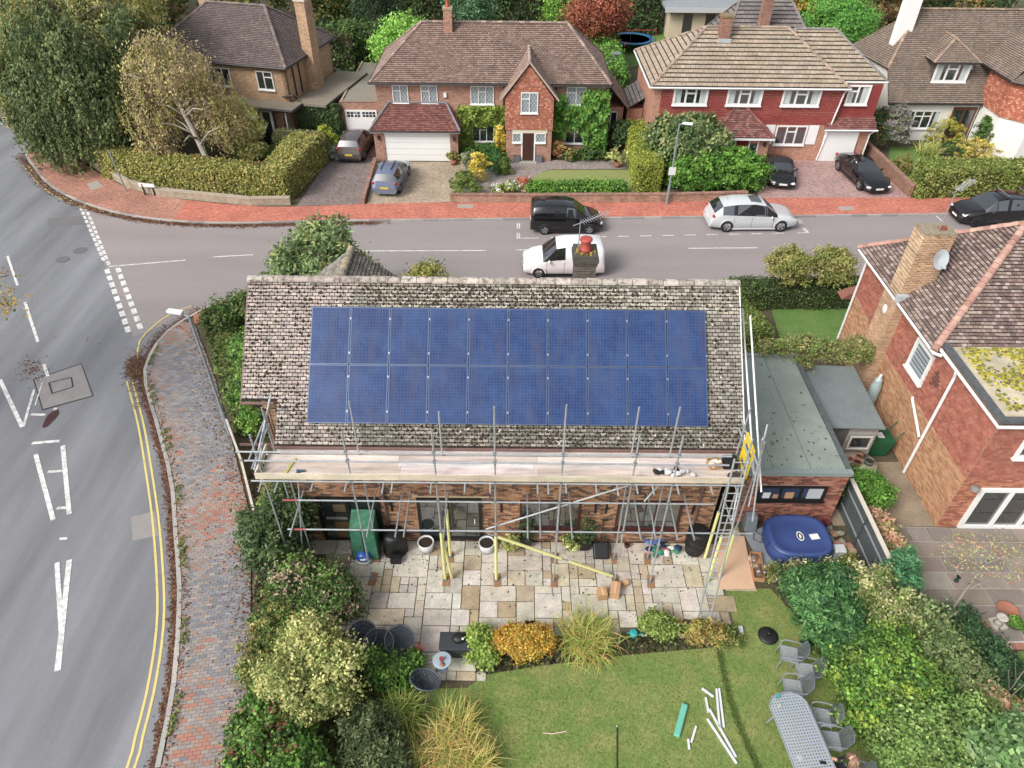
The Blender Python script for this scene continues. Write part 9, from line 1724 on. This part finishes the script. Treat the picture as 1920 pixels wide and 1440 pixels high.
car('sleek black coupe on the pink driveway beside the sloping wall', 'parked_car', (22.85, 44.6, -.015), rad(-84), 4.85, 1.85, 1.34, 'coupe', BLKP, pill=(.62,), wr=.35)
car('black people carrier with roof bars parked facing left', 'parked_car', (28.75, 39.2, RZ), rad(181.5), 4.65, 1.9, 1.72, 'estate', BLKP, rim=RIMD, pill=(.54, .74), extras=('bars',), wr=.34)
car('white van parked at the near kerb, partly hidden by the ridge', 'parked_van', (2.65, 33.05, RZ), rad(181), 4.25, 1.8, 1.8, 'van', WHP, pill=(.5,), panel_rear=True, wr=.31)
car('dark car parked on the front drive, only its roof above the ridge', 'parked_car', (8.6, 28.6, -.03), rad(92), 4.4, 1.9, 1.6, 'suv', BLKP, extras=('rails',), wr=.34)
# == seated person at the table
pe = T('person', 'person with long light brown hair in a black top seated at the table end', 'person', (8.78, 7.55, -.02)); fwd = Vector((-.93, .18, 0)).normalized(); sd = Vector((-fwd.y, fwd.x, 0)); base = Vector((8.86, 7.5, -.02))
pp = lambda f, s, z: base + fwd * f + sd * s + Vector((0, 0, z))
me = bpy.data.meshes.new('body'); J = [pp(0, 0, .52), pp(.04, 0, .75), pp(.08, 0, .98), pp(.1, 0, 1.08), pp(.13, 0, 1.17),
     pp(.06, .17, .97), pp(.2, .24, .76), pp(.4, .14, .77), pp(.06, -.17, .97), pp(.18, -.25, .74), pp(.38, -.14, .77),
     pp(.05, .1, .5), pp(.42, .11, .5), pp(.44, .11, .1), pp(.56, .11, .05), pp(.05, -.1, .5), pp(.42, -.11, .5), pp(.44, -.11, .1), pp(.56, -.11, .05)]
Ed = [(0, 1), (1, 2), (2, 3), (3, 4), (2, 5), (5, 6), (6, 7), (2, 8), (8, 9), (9, 10), (0, 11), (11, 12), (12, 13), (13, 14), (0, 15), (15, 16), (16, 17), (17, 18)]
Rd = [.15, .14, .15, .06, .055, .065, .045, .032, .065, .045, .032, .1, .07, .048, .04, .1, .07, .048, .04]
me.from_pydata([tuple(j - Vector((8.78, 7.55, -.02))) for j in J], Ed, [])
bo = bpy.data.objects.new('body', me); COL.objects.link(bo); bo.parent = pe; bo.modifiers.new('skin', 'SKIN')
for i, r in enumerate(Rd): me.skin_vertices[0].data[i].radius = (r, r * (.75 if i in (1, 2) else 1)); me.skin_vertices[0].data[i].use_root = (i == 0)
s_ = bo.modifiers.new('sub', 'SUBSURF'); s_.levels = 2; s_.render_levels = 2; me.materials.append(M('black_clothes', c(34, 34, 38), .9))
SKIN = M('skin', c(222, 170, 146), .6)
m = MB(); hc = pp(.17, 0, 1.27); m.ball(hc, (.085, .08, .115), 16, 12); m.ball(hc + fwd * .095 + Vector((0, 0, -.01)), (.015, .015, .025), 8, 6); m.build('head', SKIN, pe, smooth=True)
HAIR = M('hair', None, .5, n1=(30, .4)); m = MB()
for _ in range(420):
    a = random.uniform(-2.4, 2.4) + math.pi; r0 = Vector((math.cos(a) * fwd.x - math.sin(a) * fwd.y, math.cos(a) * fwd.y + math.sin(a) * fwd.x, 0)); rr = random.uniform(.2, 1); p = hc + r0 * .1 * rr + Vector((0, 0, .125 * math.sqrt(max(.02, 1 - rr * rr * .8)))); q = hc + r0 * random.uniform(.12, .17) + Vector((0, 0, random.uniform(-.05, .03))); e = hc + r0 * random.uniform(.12, .2) - fwd * .06 + Vector((0, 0, random.uniform(-.34, -.2))); m.path([p, q, e], .012, .005, 4, jit(c(*random.choice([(150, 118, 92), (120, 92, 70), (176, 146, 118), (100, 78, 60)])), .12))
m.build('hair', HAIR, pe)
for s, k_ in ((1, 7), (-1, 10)):
    m = MB(); h0 = J[k_]; m.ball(h0 + fwd * .04, (.045, .04, .018), 10, 6)
    for q in range(4): o = h0 + fwd * .07 + sd * (q - 1.5) * .02; m.path([o, o + fwd * (.035 + .006 * (1.5 - abs(q - 1.5))), o + fwd * .065 + Vector((0, 0, -.012))], .009, .007, 6)
    m.path([h0 + fwd * .02 - sd * s * .03, h0 + fwd * .05 - sd * s * .055, h0 + fwd * .075 - sd * s * .05], .01, .008, 6); m.build('hand', SKIN, pe, smooth=True)
ch_ = copy_tree(c0); ch_.location = (8.92, 7.48, -.02); ch_.rotation_euler = (0, 0, rad(-101)); ch_['label'] = 'cast metal chair under the seated person'
